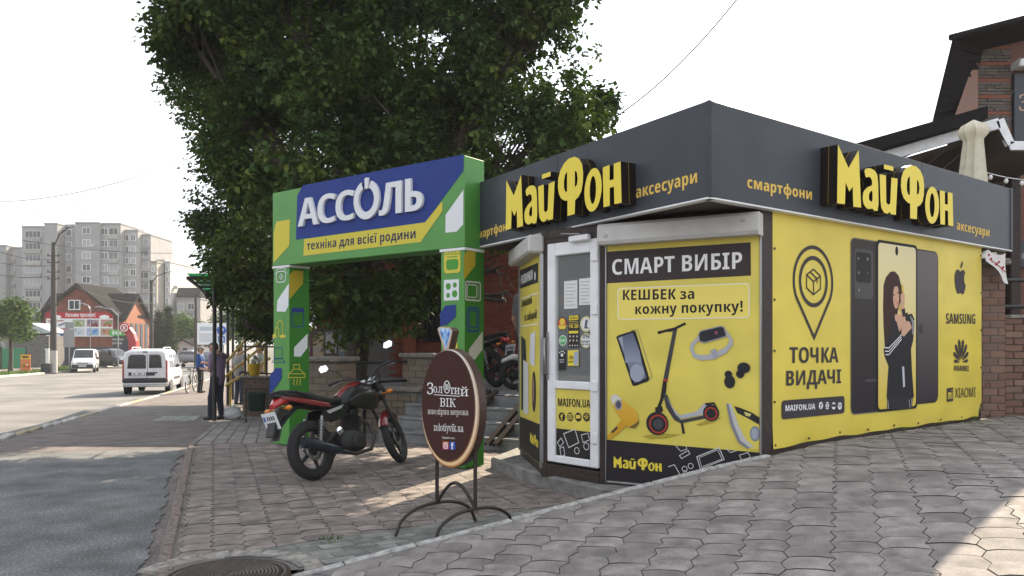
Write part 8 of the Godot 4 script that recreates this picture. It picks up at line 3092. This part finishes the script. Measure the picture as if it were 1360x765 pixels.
func store() -> void:
	# single-storey red brick store with gabled front and wing
	var d := 86.0
	var a := at(58, HY, d)
	var e := at(150, HY, d)
	var c := (a + e) / 2
	var root := thing("brick_store", "red brick store with dark gabled roof and big welcome banner", "building", Vector3(c.x, g(d), c.z))
	var f := Face.new(a, e)
	var w := a.distance_to(e)
	var ye: float = at(0, 416, d).y
	var ya: float = at(0, 380, d).y
	var brick := mat("store_brick", L(0.40, 0.115, 0.06), 0.9, {"tex": tex.speck, "scale": 0.5, "detail": tex.blotch, "dscale": 0.12})
	var b := wmb(root)
	b.prism([[0, -1.0], [w, -1.0], [w, ye], [w * 0.5, ya], [0, ye]], -8.0, 0.0, f.xform())
	part("wall", b, brick, root)
	b = wmb(root)
	var o := 0.45
	var sl: float = (ya - ye) / (w * 0.5)
	b.prism([[-o, ye - o * sl], [w * 0.5, ya], [w + o, ye - o * sl], [w + o, ye - o * sl + 0.3], [w * 0.5, ya + 0.32], [-o, ye - o * sl + 0.3]], -8.4, 0.5, f.xform())
	part("roof", b, M.roof_slate, root)
	# wing to the right with its own gable
	var e2 := at(164, HY, d + 1.0)
	var e3 := at(198, HY, d + 8.0)
	var f2 := Face.new(e2, e3)
	var w2 := e2.distance_to(e3)
	b = wmb(root)
	b.prism([[0, -1.0], [w2, -1.0], [w2, ye - 0.6], [w2 * 0.45, ya - 0.9], [0, ye - 0.6]], -9.0, 0.0, f2.xform())
	part("wing_wall", b, mat("store_brick_light", L(0.42, 0.16, 0.085), 0.9, {"tex": tex.speck, "scale": 0.5}), root)
	b = wmb(root)
	b.prism([[-0.4, ye - 0.9], [w2 * 0.45, ya - 0.9], [w2 + 0.4, ye - 0.9], [w2 + 0.4, ye - 0.6], [w2 * 0.45, ya - 0.55], [-0.4, ye - 0.6]], -9.3, 0.4, f2.xform())
	part("wing_roof", b, M.roof_slate, root)
	for k in 5:
		b = wmb(root)
		var u := w2 * (0.06 + k * 0.19)
		strip(b, f2, u, u + w2 * 0.10, 0.2, ye - 1.0, -0.02, 0.05, 0.01)
		part("wing_window", b, M.pane_mid, root)
	window_part(root, f, w * 0.45, at(0, 405, d).y, 1.3, 1.1, 0)
	# welcome banner
	var ar := art(root, f, [0.0, 380.0, 0.15690], 0.06)
	b = wmb(root)
	var u0: float = f.hit(61.5, 430).x
	var u1: float = f.hit(150, 430).x
	var v1: float = at(0, 415, d).y
	var v0: float = at(0, 447, d).y
	strip(b, f, u0, u1, v0, v1, 0.0, 0.05, 0.01)
	var bo := part("welcome_banner", b, M.white_plastic, root)
	var vm: float = at(0, 423, d).y
	ar.fill(PackedVector2Array([Vector2(u0, vm), Vector2(u1, vm), Vector2(u1, v1), Vector2(u0, v1)]), L(0.42, 0.02, 0.03))
	text(ar, "Ласкаво просимо!", f.hit(87, 420.6), f.hit(127, 420.6), 0.42, WHITE)
	ar.fill(ar.oval(f.hit(75, 421), 0.55, 0.22), WHITE); ar.fill(ar.oval(f.hit(139, 421), 0.55, 0.22), WHITE)
	var cols := [[L(0.16, 0.26, 0.08), L(0.5, 0.45, 0.3)], [L(0.18, 0.03, 0.05), L(0.10, 0.10, 0.2)], [L(0.35, 0.08, 0.04), L(0.12, 0.3, 0.06)], [L(0.5, 0.55, 0.6), L(0.3, 0.4, 0.5)], [L(0.08, 0.25, 0.5), L(0.4, 0.5, 0.6)], [L(0.3, 0.12, 0.05), L(0.5, 0.3, 0.12)]]
	var r2 := RandomNumberGenerator.new()
	r2.seed = 3
	for k in 6:
		var x := 97.0 + (k % 3) * 18.5
		var y := 424.5 + (k / 3) * 11.5
		ar.fill(PackedVector2Array([f.hit(x, y + 9.5), f.hit(x + 16.0, y + 9.5), f.hit(x + 16.0, y), f.hit(x, y)]), cols[k][0].lerp(L(0.6, 0.6, 0.6), 0.35))
		for z in 7: ar.fill(ar.oval(f.hit(x + 2.5 + r2.randf() * 11.0, y + 2.0 + r2.randf() * 6.0), r2.randf_range(0.12, 0.26), r2.randf_range(0.1, 0.22), 9), cols[k][z % 2])
	ar.fill(PackedVector2Array([f.hit(78, 439.5), f.hit(91, 439.5), f.hit(91, 436), f.hit(78, 436)]), L(0.42, 0.05, 0.04))
	ar.fill(PackedVector2Array([f.hit(64, 445), f.hit(71, 445), f.hit(70, 437), f.hit(65, 436)]), L(0.05, 0.12, 0.22))
	ar.stroke(PackedVector2Array([f.hit(64, 426.5), f.hit(85, 426)]), 0.12, L(0.45, 0.1, 0.1))
	ar.stroke(PackedVector2Array([f.hit(78, 432.5), f.hit(90, 428)]), 0.14, L(0.05, 0.06, 0.1))
	ar.fill(PackedVector2Array([f.hit(80, 446), f.hit(88, 446), f.hit(88, 442), f.hit(80, 442)]), L(0.05, 0.1, 0.25))
	part("print", ar, M.print, bo)
	# green shop sign on a red and black gateway
	var p := at(166, HY, d - 6.0)
	var gw := thing("shop_gateway", "red and black shop gateway with round emblem and green sign", "sign", Vector3(p.x, g(d - 6), p.z))
	b = MB.new()
	b.prism([[0.35, 0.0], [1.1, 0.0], [1.1, 2.4], [0.85, 3.2], [0.4, 3.8], [-0.3, 4.0], [-0.3, 3.3], [0.1, 3.1], [0.35, 2.4]], -0.6, 0.0)
	part("arch", b, mat("gateway_red", L(0.38, 0.02, 0.03), 0.45), gw)
	b = MB.new()
	b.prism([[-1.3, 0.0], [0.3, 0.0], [0.3, 2.4], [0.1, 3.0], [-1.3, 3.0]], -0.5, -0.1)
	part("panel", b, mat("gateway_dark", L(0.035, 0.04, 0.05), 0.4), gw)
	b = MB.new()
	b.col = L(0.42, 0.02, 0.03)
	b.lathe([[0.52, -0.05], [0.52, 0.05], [0.002, 0.06]], 24, Transform3D(ZAXIS, Vector3(0.0, 3.75, 0.1)))
	b.col = WHITE
	b.lathe([[0.40, 0.0], [0.40, 0.012], [0.31, 0.012], [0.31, 0.0]].map(func(x): return x), 24, Transform3D(ZAXIS, Vector3(0.0, 3.75, 0.16)))
	b.box(Vector3(0.0, 3.75, 0.17), Vector3(0.09, 0.42, 0.01), Basis(Vector3(0, 0, 1), 0.6))
	b.box(Vector3(0.0, 3.75, 0.172), Vector3(0.09, 0.42, 0.01), Basis(Vector3(0, 0, 1), -0.6))
	part("emblem", b, M.print, gw)
	var fg := Face.new(gw.position + Vector3(-1.5, 0, 0.15), gw.position + Vector3(1.0, 0, 0.15))
	b = wmb(gw)
	strip(b, fg, 0.0, 1.45, 2.15, 2.8, -0.1, 0.0, 0.02)
	var gs := part("green_sign", b, mat("sign_green", L(0.05, 0.36, 0.05), 0.4), gw)
	var at2 := art(gw, fg, [0.0, 0.0, 1.0], 0.01)
	text(at2, "фора", Vector2(0.25, 2.32), Vector2(1.2, 2.32), 0.4, WHITE)
	text(at2, "ПАРКУВАННЯ", Vector2(0.3, 1.7), Vector2(1.4, 1.7), 0.18, L(0.6, 0.6, 0.6))
	text(at2, "24/7 КАВА", Vector2(0.3, 1.3), Vector2(1.3, 1.3), 0.22, L(0.6, 0.6, 0.6))
	part("print", at2, M.print, gs)
	# dark fence along the plot
	var fe := thing("plot_fence", "long dark blue-grey panel fence before the brick store", "fence", Vector3(at(100, HY, 76).x, g(76), -76.0))
	var ff := Face.new(at(42, HY, 77), at(168, HY, 75))
	var k := 0.0
	while k < 9.0:
		b = wmb(fe)
		strip(b, ff, k + 0.01, k + 0.74, g(76), 1.05, -0.05, 0.0, 0.01)
		part("panel", b, mat("fence_blue", L(0.04, 0.055, 0.085), 0.6, {"tex": tex.fine, "scale": 0.7}), fe)
		k += 0.75

# ================================================================ brick wall, house and parasol on the right
func right_house() -> void:
	var rb := [L(0.29, 0.165, 0.115), L(0.25, 0.14, 0.10), L(0.33, 0.20, 0.145), L(0.27, 0.17, 0.13)]
	var pr := pier("gate_pier", "tall brown brick pier at the right end of the yellow banner", P(5.53, 9.27, 0.53), 0.37, 0.38, 1.78, 0.0, 0.185, 0.087, rb, 61)
	var wl := thing("brick_wall", "low brown brick wall beside the tall pier at the right edge", "brick wall", P(7.2, 9.3, 0.53))
	var f := Face.new(P(5.72, 9.12), P(9.2, 9.12))
	var b := wmb(wl)
	strip(b, f, 0.0, 3.5, 0.4, 1.69, -0.25, -0.012, 0.003)
	part("mortar", b, M.mortar, wl)
	bricks(wl, wl, f, 0.0, 3.5, 0.5, 1.69, 0.215, 0.08, rb, true, 63)
	b = wmb(wl)
	strip(b, f, 0.0, 3.5, 1.69, 1.73, -0.28, 0.03, 0.008)
	part("coping", b, M.coping, wl)
	var rl := thing("wall_railing", "dark metal rails above the low brown brick wall", "railing", P(7.2, 9.3, 1.73))
	for v in [2.14, 1.83]:
		b = wmb(rl)
		b.tube([f.p(Vector2(0.0, v), -0.12), f.p(Vector2(3.5, v), -0.12)], 0.022, 8)
		part("rail", b, M.dark_metal, rl)
	for u in [1.4, 2.9]:
		b = wmb(rl)
		b.tube([f.p(Vector2(u, 1.73), -0.12), f.p(Vector2(u, 2.2), -0.12)], 0.02, 8)
		part("post", b, M.dark_metal, rl)
	# embroidered cloth over the pier
	var cl := thing("embroidered_cloth", "white cloth with red embroidery hanging over the brick pier", "cloth", P(5.47, 9.08, 2.33))
	b = MB.new()
	var rg := []
	for i in 9:
		var ring := PackedVector3Array()
		for k in 9:
			var u := i / 8.0
			var v := k / 8.0
			ring.append(Vector3(-0.10 + u * 0.27, 0.11 - v * 0.10 - u * 0.26 * v + 0.03 * sin(u * 6.0), 0.10 + 0.03 * sin(u * 9.0 + v * 3.0) + 0.08 * v))
		rg.append(ring)
	b.grid(rg, false)
	var co := part("cloth", b, mat("cloth_white", L(0.62, 0.60, 0.57), 0.85), cl)
	b = MB.new()
	b.col = L(0.36, 0.02, 0.03)
	for i in 5: b.box(rg[2 + i][3 + (i % 3)] + Vector3(0, 0, 0.012), Vector3(0.025, 0.02, 0.004), Basis(Vector3(0, 0, 1), 0.7))
	for i in 4: b.box(rg[3 + i][5] + Vector3(0, 0, 0.014), Vector3(0.06, 0.009, 0.004), Basis(Vector3(0, 0, 1), -0.7))
	part("embroidery", b, M.print, co)
	# ---- house
	var hs := thing("brick_house", "striped brick house with steep dark roof at the top right", "building", P(11.0, 17.0, 0.5))
	var d := 15.0
	var fh := Face.new(at(1298, HY, d), at(1500, HY, d))
	var wlen := 3.2
	b = wmb(hs)
	var hc := fh.p(Vector2(0, 0), -0.02)
	b.add(paver_mb(PackedVector2Array([Vector2(hc.x, -hc.z), Vector2(hc.x + wlen, -hc.z), Vector2(hc.x + wlen, 21.0), Vector2(hc.x + 3.0, 20.0)]), 7.0, 0.01), Transform3D(Basis.IDENTITY, Vector3(0, 7.3, 0)))
	part("wall", b, mat("house_brick", L(0.26, 0.12, 0.085), 0.9, {"tex": tex.speck, "scale": 1.0}), hs)
	var v := 0.5
	var n := 0
	var stone := MB.new()
	stone.xf = hs.transform.affine_inverse()
	var r2 := RandomNumberGenerator.new()
	r2.seed = 12
	while v < 7.1:
		if n % 5 == 4:
			var sb := wmb(hs)
			strip(sb, fh, 0.0, 0.64, v, v + 0.065, -0.02, 0.012, 0.003)
			part("brick_band", sb, mat("band_red", L(0.36, 0.12, 0.075), 0.9, {"tex": tex.speck, "scale": 1.5}), hs)
			v += 0.07
		else:
			var sb := wmb(hs)
			var u := 0.0
			while u < 0.63:
				var wd := minf(r2.randf_range(0.14, 0.34), 0.64 - u)
				sb.col = L(0.20, 0.165, 0.14) * r2.randf_range(0.75, 1.2)
				strip(sb, fh, u + 0.003, u + wd - 0.003, v + 0.003, v + 0.058, -0.02, r2.randf_range(0.002, 0.022), 0.006)
				u += wd
			part("stone_course", sb, M.brickcol, hs).set_meta("kind", "stuff")
			v += 0.061
		n += 1
	# sign board with gold lettering and the white sills
	b = wmb(hs)
	strip(b, fh, 0.66, 1.9, 5.25, 6.55, 0.0, 0.08, 0.01)
	var bd := part("sign_board", b, mat("sign_slate", L(0.035, 0.042, 0.055), 0.45), hs)
	var a := art(hs, fh, [0.0, 0.0, 1.0], 0.084)
	text(a, "З", Vector2(0.74, 5.82), Vector2(0.92, 5.82), 0.32, L(0.50, 0.33, 0.22), "serif")
	text(a, "ОЛОТО", Vector2(0.96, 5.82), Vector2(1.8, 5.82), 0.3, L(0.50, 0.33, 0.22), "serif")
	part("lettering", a, M.print, bd)
	b = wmb(hs)
	strip(b, fh, 0.62, 2.0, 6.60, 6.75, 0.0, 0.3, 0.02)
	part("sill", b, M.white_plastic, hs)
	b = wmb(hs)
	strip(b, fh, 0.66, 2.4, 2.85, 3.35, 0.0, 0.06, 0.01)
	bd = part("lower_sign", b, M.sign_slate, hs)
	a = art(hs, fh, [0.0, 0.0, 1.0], 0.064)
	text(a, "вел", Vector2(0.72, 3.0), Vector2(1.0, 3.0), 0.16, L(0.5, 0.5, 0.52), "serif")
	part("lettering", a, M.print, bd)
	# roof of dark tiles: steep left slope and the overhang towards us
	b = wmb(hs)
	var k := func(px, py, dd): return at(px, py, dd)
	var tile := mat("roof_tile", L(0.022, 0.020, 0.021), 0.95, {"tex": tex.fine, "scale": 1.5, "spec": 0.12})
	var lt: Array = [k.call(1265, 51, 14.2), k.call(1237, 166, 14.6), k.call(1234, 168, 16.0), k.call(1254, 76, 16.0)]
	var rt: Array = [k.call(1420, 10, 14.2), k.call(1305, 66, 14.9), k.call(1284, 152, 14.9)]
	b.fan([lt[0], rt[0], k.call(1420, 40, 14.9), rt[1]])
	b.fan([lt[0], rt[1], rt[2], lt[1]])
	b.fan([lt[0], lt[0] + Vector3(3.8, 1.1, -5.0), rt[0] + Vector3(1.0, 1.1, -5.0), rt[0]])
	b.fan([lt[0], lt[1], lt[1] + Vector3(3.8, 0.0, -5.0), lt[0] + Vector3(3.8, 1.1, -5.0)])
	part("roof", b, tile, hs)
	# rows of tiles on the steep slope seen from below its edge
	for i in 9:
		b = wmb(hs)
		var t0 := i / 9.0
		var t1 := (i + 0.9) / 9.0
		var p0: Vector3 = lt[0].lerp(lt[1], t0)
		var p1: Vector3 = lt[0].lerp(lt[1], t1)
		var q0: Vector3 = rt[1].lerp(rt[2], t0)
		var q1: Vector3 = rt[1].lerp(rt[2], t1)
		var o := Vector3(0, 0, 0.04)
		b.quad(p1 + o, q1 + o, q0 + o * 0.4, p0 + o * 0.4)
		b.quad(p1, q1, q1 + o, p1 + o)
		part("tile_row", b, tile, hs)
	b = wmb(hs)
	b.tube([k.call(1262, 50, 14.15), k.call(1425, 8, 14.15)], 0.06, 8)
	part("gutter", b, tile, hs)
	b = wmb(hs)
	b.fan([k.call(1266, 160, 14.55), k.call(1299, 152, 14.85), k.call(1299, 66, 14.85), k.call(1286, 118, 14.75)])
	part("side_wall", b, mat("plaster_pink", L(0.42, 0.25, 0.20), 0.9, {"tex": tex.speck, "scale": 1.5}), hs)
	# porch with white verge boards and dark tiled roof
	var po := thing("porch", "porch with white verge boards and dark tiled roof below the striped house", "porch", P(9.5, 12.8, 0.5))
	var dp := 12.6
	var bar := func(x0, y0, x1, y1, th, called):
		var bb := wmb(po)
		var p0 := at(x0, y0, dp)
		var p1 := at(x1, y1, dp)
		var u := (p1 - p0).normalized()
		bb.cbox((p0 + p1) / 2, Vector3(p0.distance_to(p1) + 0.02, th, 0.05), 0.008, Basis(u, Vector3(0, 0, 1).cross(u), Vector3(0, 0, 1)))
		part(called, bb, mat("verge_white", L(0.85, 0.86, 0.88), 0.5, {"tex": tex.faint, "scale": 1.0}), po)
	bar.call(1120, 224, 1326, 164, 0.17, "verge_board")
	bar.call(1327, 160, 1341, 192, 0.15, "verge_board")
	bar.call(1341, 194, 1440, 194, 0.15, "verge_board")
	b = wmb(po)
	var r0 := at(1080, 214, dp - 0.25)
	var r1 := at(1312, 148, dp - 0.25)
	var bk := Vector3(0, 0, -3.4)
	var th := Vector3(0, 0.20, 0)
	for s in [[r0 - th * 0.55, r1 - th * 0.55, r1 + bk - th * 0.55, r0 + bk - th * 0.55]]:
		b.fan([s[0] + th, s[1] + th, s[2] + th, s[3] + th])
		b.fan([s[3], s[2], s[1], s[0]])
		b.quad(s[0], s[1], s[1] + th, s[0] + th)
		b.quad(s[1], s[2], s[2] + th, s[1] + th)
	part("roof", b, tile, po)
	b = wmb(po)
	var c0 := at(1100, 240, dp - 0.05)
	b.fan([c0 + bk, at(1327, 172, dp - 0.05) + bk, at(1327, 172, dp - 0.05), c0])
	b.fan([at(1327, 172, dp - 0.05) + bk, at(1342, 199, dp - 0.05) + bk, at(1342, 199, dp - 0.05), at(1327, 172, dp - 0.05)])
	b.fan([at(1342, 199, dp - 0.05) + bk, at(1460, 199, dp - 0.05) + bk, at(1460, 199, dp - 0.05), at(1342, 199, dp - 0.05)])
	part("ceiling", b, mat("porch_brown", L(0.12, 0.095, 0.08), 0.8, {"tex": tex.fine, "scale": 1.0}), po)
	for px in [1345.0, 1480.0]:
		b = wmb(po)
		var pp := at(px, HY, dp + 2.0)
		b.cbox(Vector3(pp.x, 2.4, pp.z), Vector3(0.2, 4.2, 0.2), 0.02)
		part("post", b, M.brown_wood, po)
	# closed parasol
	var u := at(1293, HY, 11.6)
	var um := thing("parasol", "closed cream parasol standing behind the kiosk roof", "parasol", Vector3(u.x, 0.5, u.z))
	b = MB.new()
	b.tube([Vector3(0, 0, 0), Vector3(0, 4.1, 0)], 0.025, 8)
	part("pole", b, M.steel, um)
	b = MB.new()
	b.cbox(Vector3(0, 0.05, 0), Vector3(0.5, 0.1, 0.5), 0.02)
	part("base", b, M.concrete, um)
	b = MB.new()
	var rings := []
	for q in [[2.0, 0.29, 0.55], [2.7, 0.235, 0.50], [3.3, 0.18, 0.48], [3.72, 0.135, 0.42], [3.90, 0.125, 0.36], [3.96, 0.165, 0.62], [4.02, 0.185, 0.55], [4.11, 0.15, 0.25], [4.17, 0.06, 0.08], [4.20, 0.015, 0.02]]:
		var ring := PackedVector3Array()
		for i in 96:
			var an := -TAU * i / 96
			var rr: float = q[1] * (1.0 + q[2] * (0.55 - 1.1 * pow(absf(sin(an * 4.0 + q[0] * 0.5 + 0.6 * sin(an * 2.0))), 0.6)) + 0.08 * sin(an * 3.0 + q[0]))
			ring.append(Vector3(cos(an) * rr, q[0], sin(an) * rr))
		rings.append(ring)
	b.grid(rings, true, true, true)
	part("canopy", b, mat("parasol_cream", L(0.88, 0.84, 0.70), 0.85, {"back": L(0.66, 0.60, 0.44), "tex": tex.faint, "scale": 1.0}), um)
	# string of bulbs under the porch
	var sl := thing("string_lights", "string of white bulbs hanging under the porch at right", "string lights", at(1340, 236, 12.0))
	b = wmb(sl)
	var pth := []
	for i in 13: pth.append(at(lerpf(1305, 1430, i / 12.0), 228 + 10.0 * sin(PI * i / 12.0) + 2.0 * i / 12.0, 12.0))
	b.tube(pth, 0.007, 5)
	part("cable", b, M.white_plastic, sl)
	for i in [1, 3, 5, 7, 9]:
		b = wmb(sl)
		b.ellip(pth[i] - Vector3(0, 0.055, 0), Vector3(0.03, 0.042, 0.03), Basis.IDENTITY, 10, 8)
		part("bulb", b, mat("bulb_white", L(0.75, 0.75, 0.72), 0.2), sl)
		b = wmb(sl)
		b.tube([pth[i], pth[i] - Vector3(0, 0.03, 0)], 0.014, 6)
		part("socket", b, M.dark_metal, sl)

func cable(label: String, a: Vector3, e: Vector3, sag: float, r: float) -> void:
	var root := thing("overhead_cable", label, "cable", (a + e) / 2, 0.0, "overhead cables")
	var b := wmb(root)
	var p := []
	for i in 21:
		var t := i / 20.0
		p.append(a.lerp(e, t) - Vector3(0, sag * 4.0 * t * (1.0 - t), 0))
	b.tube(p, r, 4)
	part("wire", b, M.dark_metal, root)

func wires() -> void:
	cable("black cable crossing the sky above the kiosk", at(990, -15, 16.0), at(810, 160, 19.0), 0.25, 0.018)
	cable("topmost cable sagging across the sky at the left", at(-20, 268, 40.0), at(300, 190, 30.0), 0.6, 0.014)
	cable("long cable passing in front of the apartment block roof", at(-20, 309, 58.0), at(330, 331, 60.0), 0.8, 0.016)
	cable("upper cable to the left of the utility pole", at(-20, 327, 57.0), at(72, 345, 58.0), 0.3, 0.016)
	cable("second cable to the left of the utility pole", at(-20, 343, 57.0), at(72, 352, 58.0), 0.3, 0.016)
	cable("third cable to the left of the utility pole", at(-20, 360, 57.0), at(72, 366, 58.0), 0.3, 0.016)
	cable("cable slanting from the utility pole towards the store roof", at(72, 345, 58.0), at(203, 388, 78.0), 0.7, 0.016)
	cable("lower cable slanting from the utility pole past the store", at(72, 366, 58.0), at(203, 402, 78.0), 0.7, 0.016)
	cable("steep pale cable before the striped house gable", at(1380, 40, 13.6), at(1200, 240, 12.2), 0.3, 0.008)
	cable("second pale cable before the striped house gable", at(1385, 60, 13.6), at(1215, 250, 12.2), 0.3, 0.008)
	# roof aerials of the apartment block
	for q in [[48, 252, 302, "left thin aerial on the apartment block roof"], [108, 256, 297, "leaning thin aerial on the apartment block roof"], [96, 270, 299, "short thin aerial on the apartment block roof"]]:
		var o := at(q[0], q[2], 188.0)
		var r := thing("roof_aerial", q[3], "aerial", o, 0.0, "aerials on the roof")
		var b := MB.new()
		var h: float = at(0, q[1], 188.0).y - o.y
		b.tube([Vector3.ZERO, Vector3(0.3, h, 0)], 0.045, 5)
		part("mast", b, M.steel, r)
		b = MB.new()
		b.box(Vector3(0.25, h * 0.8, 0), Vector3(1.0, 0.06, 0.06))
		part("crossbar", b, M.steel, r)

func litter() -> void:
	# small weeds in the joints of the paving
	var b := MB.new()
	var r2 := RandomNumberGenerator.new()
	r2.seed = 17
	var spots := []
	for i in 5: spots.append(onground(r2.randf_range(420, 460), r2.randf_range(714, 724)))
	for i in 16:
		var x := r2.randf_range(3.2, 6.4)
		var d := 6.55 + (x - 2.1) * 0.764 - r2.randf_range(0.05, 0.4)
		spots.append(P(x, d, ramp_h(x, d)))
	for i in 6: spots.append(P(edge_x(6.0 + i * 0.6) + 0.1, 6.0 + i * 0.6, 0.0))
	for s in spots:
		for k in 9:
			var a := r2.randf() * TAU
			var l := r2.randf_range(0.015, 0.05)
			var o: Vector3 = s + Vector3(r2.randf_range(-0.04, 0.04), -0.004, r2.randf_range(-0.02, 0.02))
			var w := Vector3(cos(a), 0, sin(a)) * 0.005
			var c := r2.randf_range(0.7, 1.3)
			b.col = Color(0.07 * c, 0.11 * c, 0.03 * c)
			b.tri(o - w, o + w, o + Vector3(sin(a) * l * 0.8, l, cos(a) * l * 0.8))
	var o2 := part("weeds", b, M.leaf_sunny)
	tag(o2, "sparse green weeds growing in the paving joints", "weeds", "", "stuff")
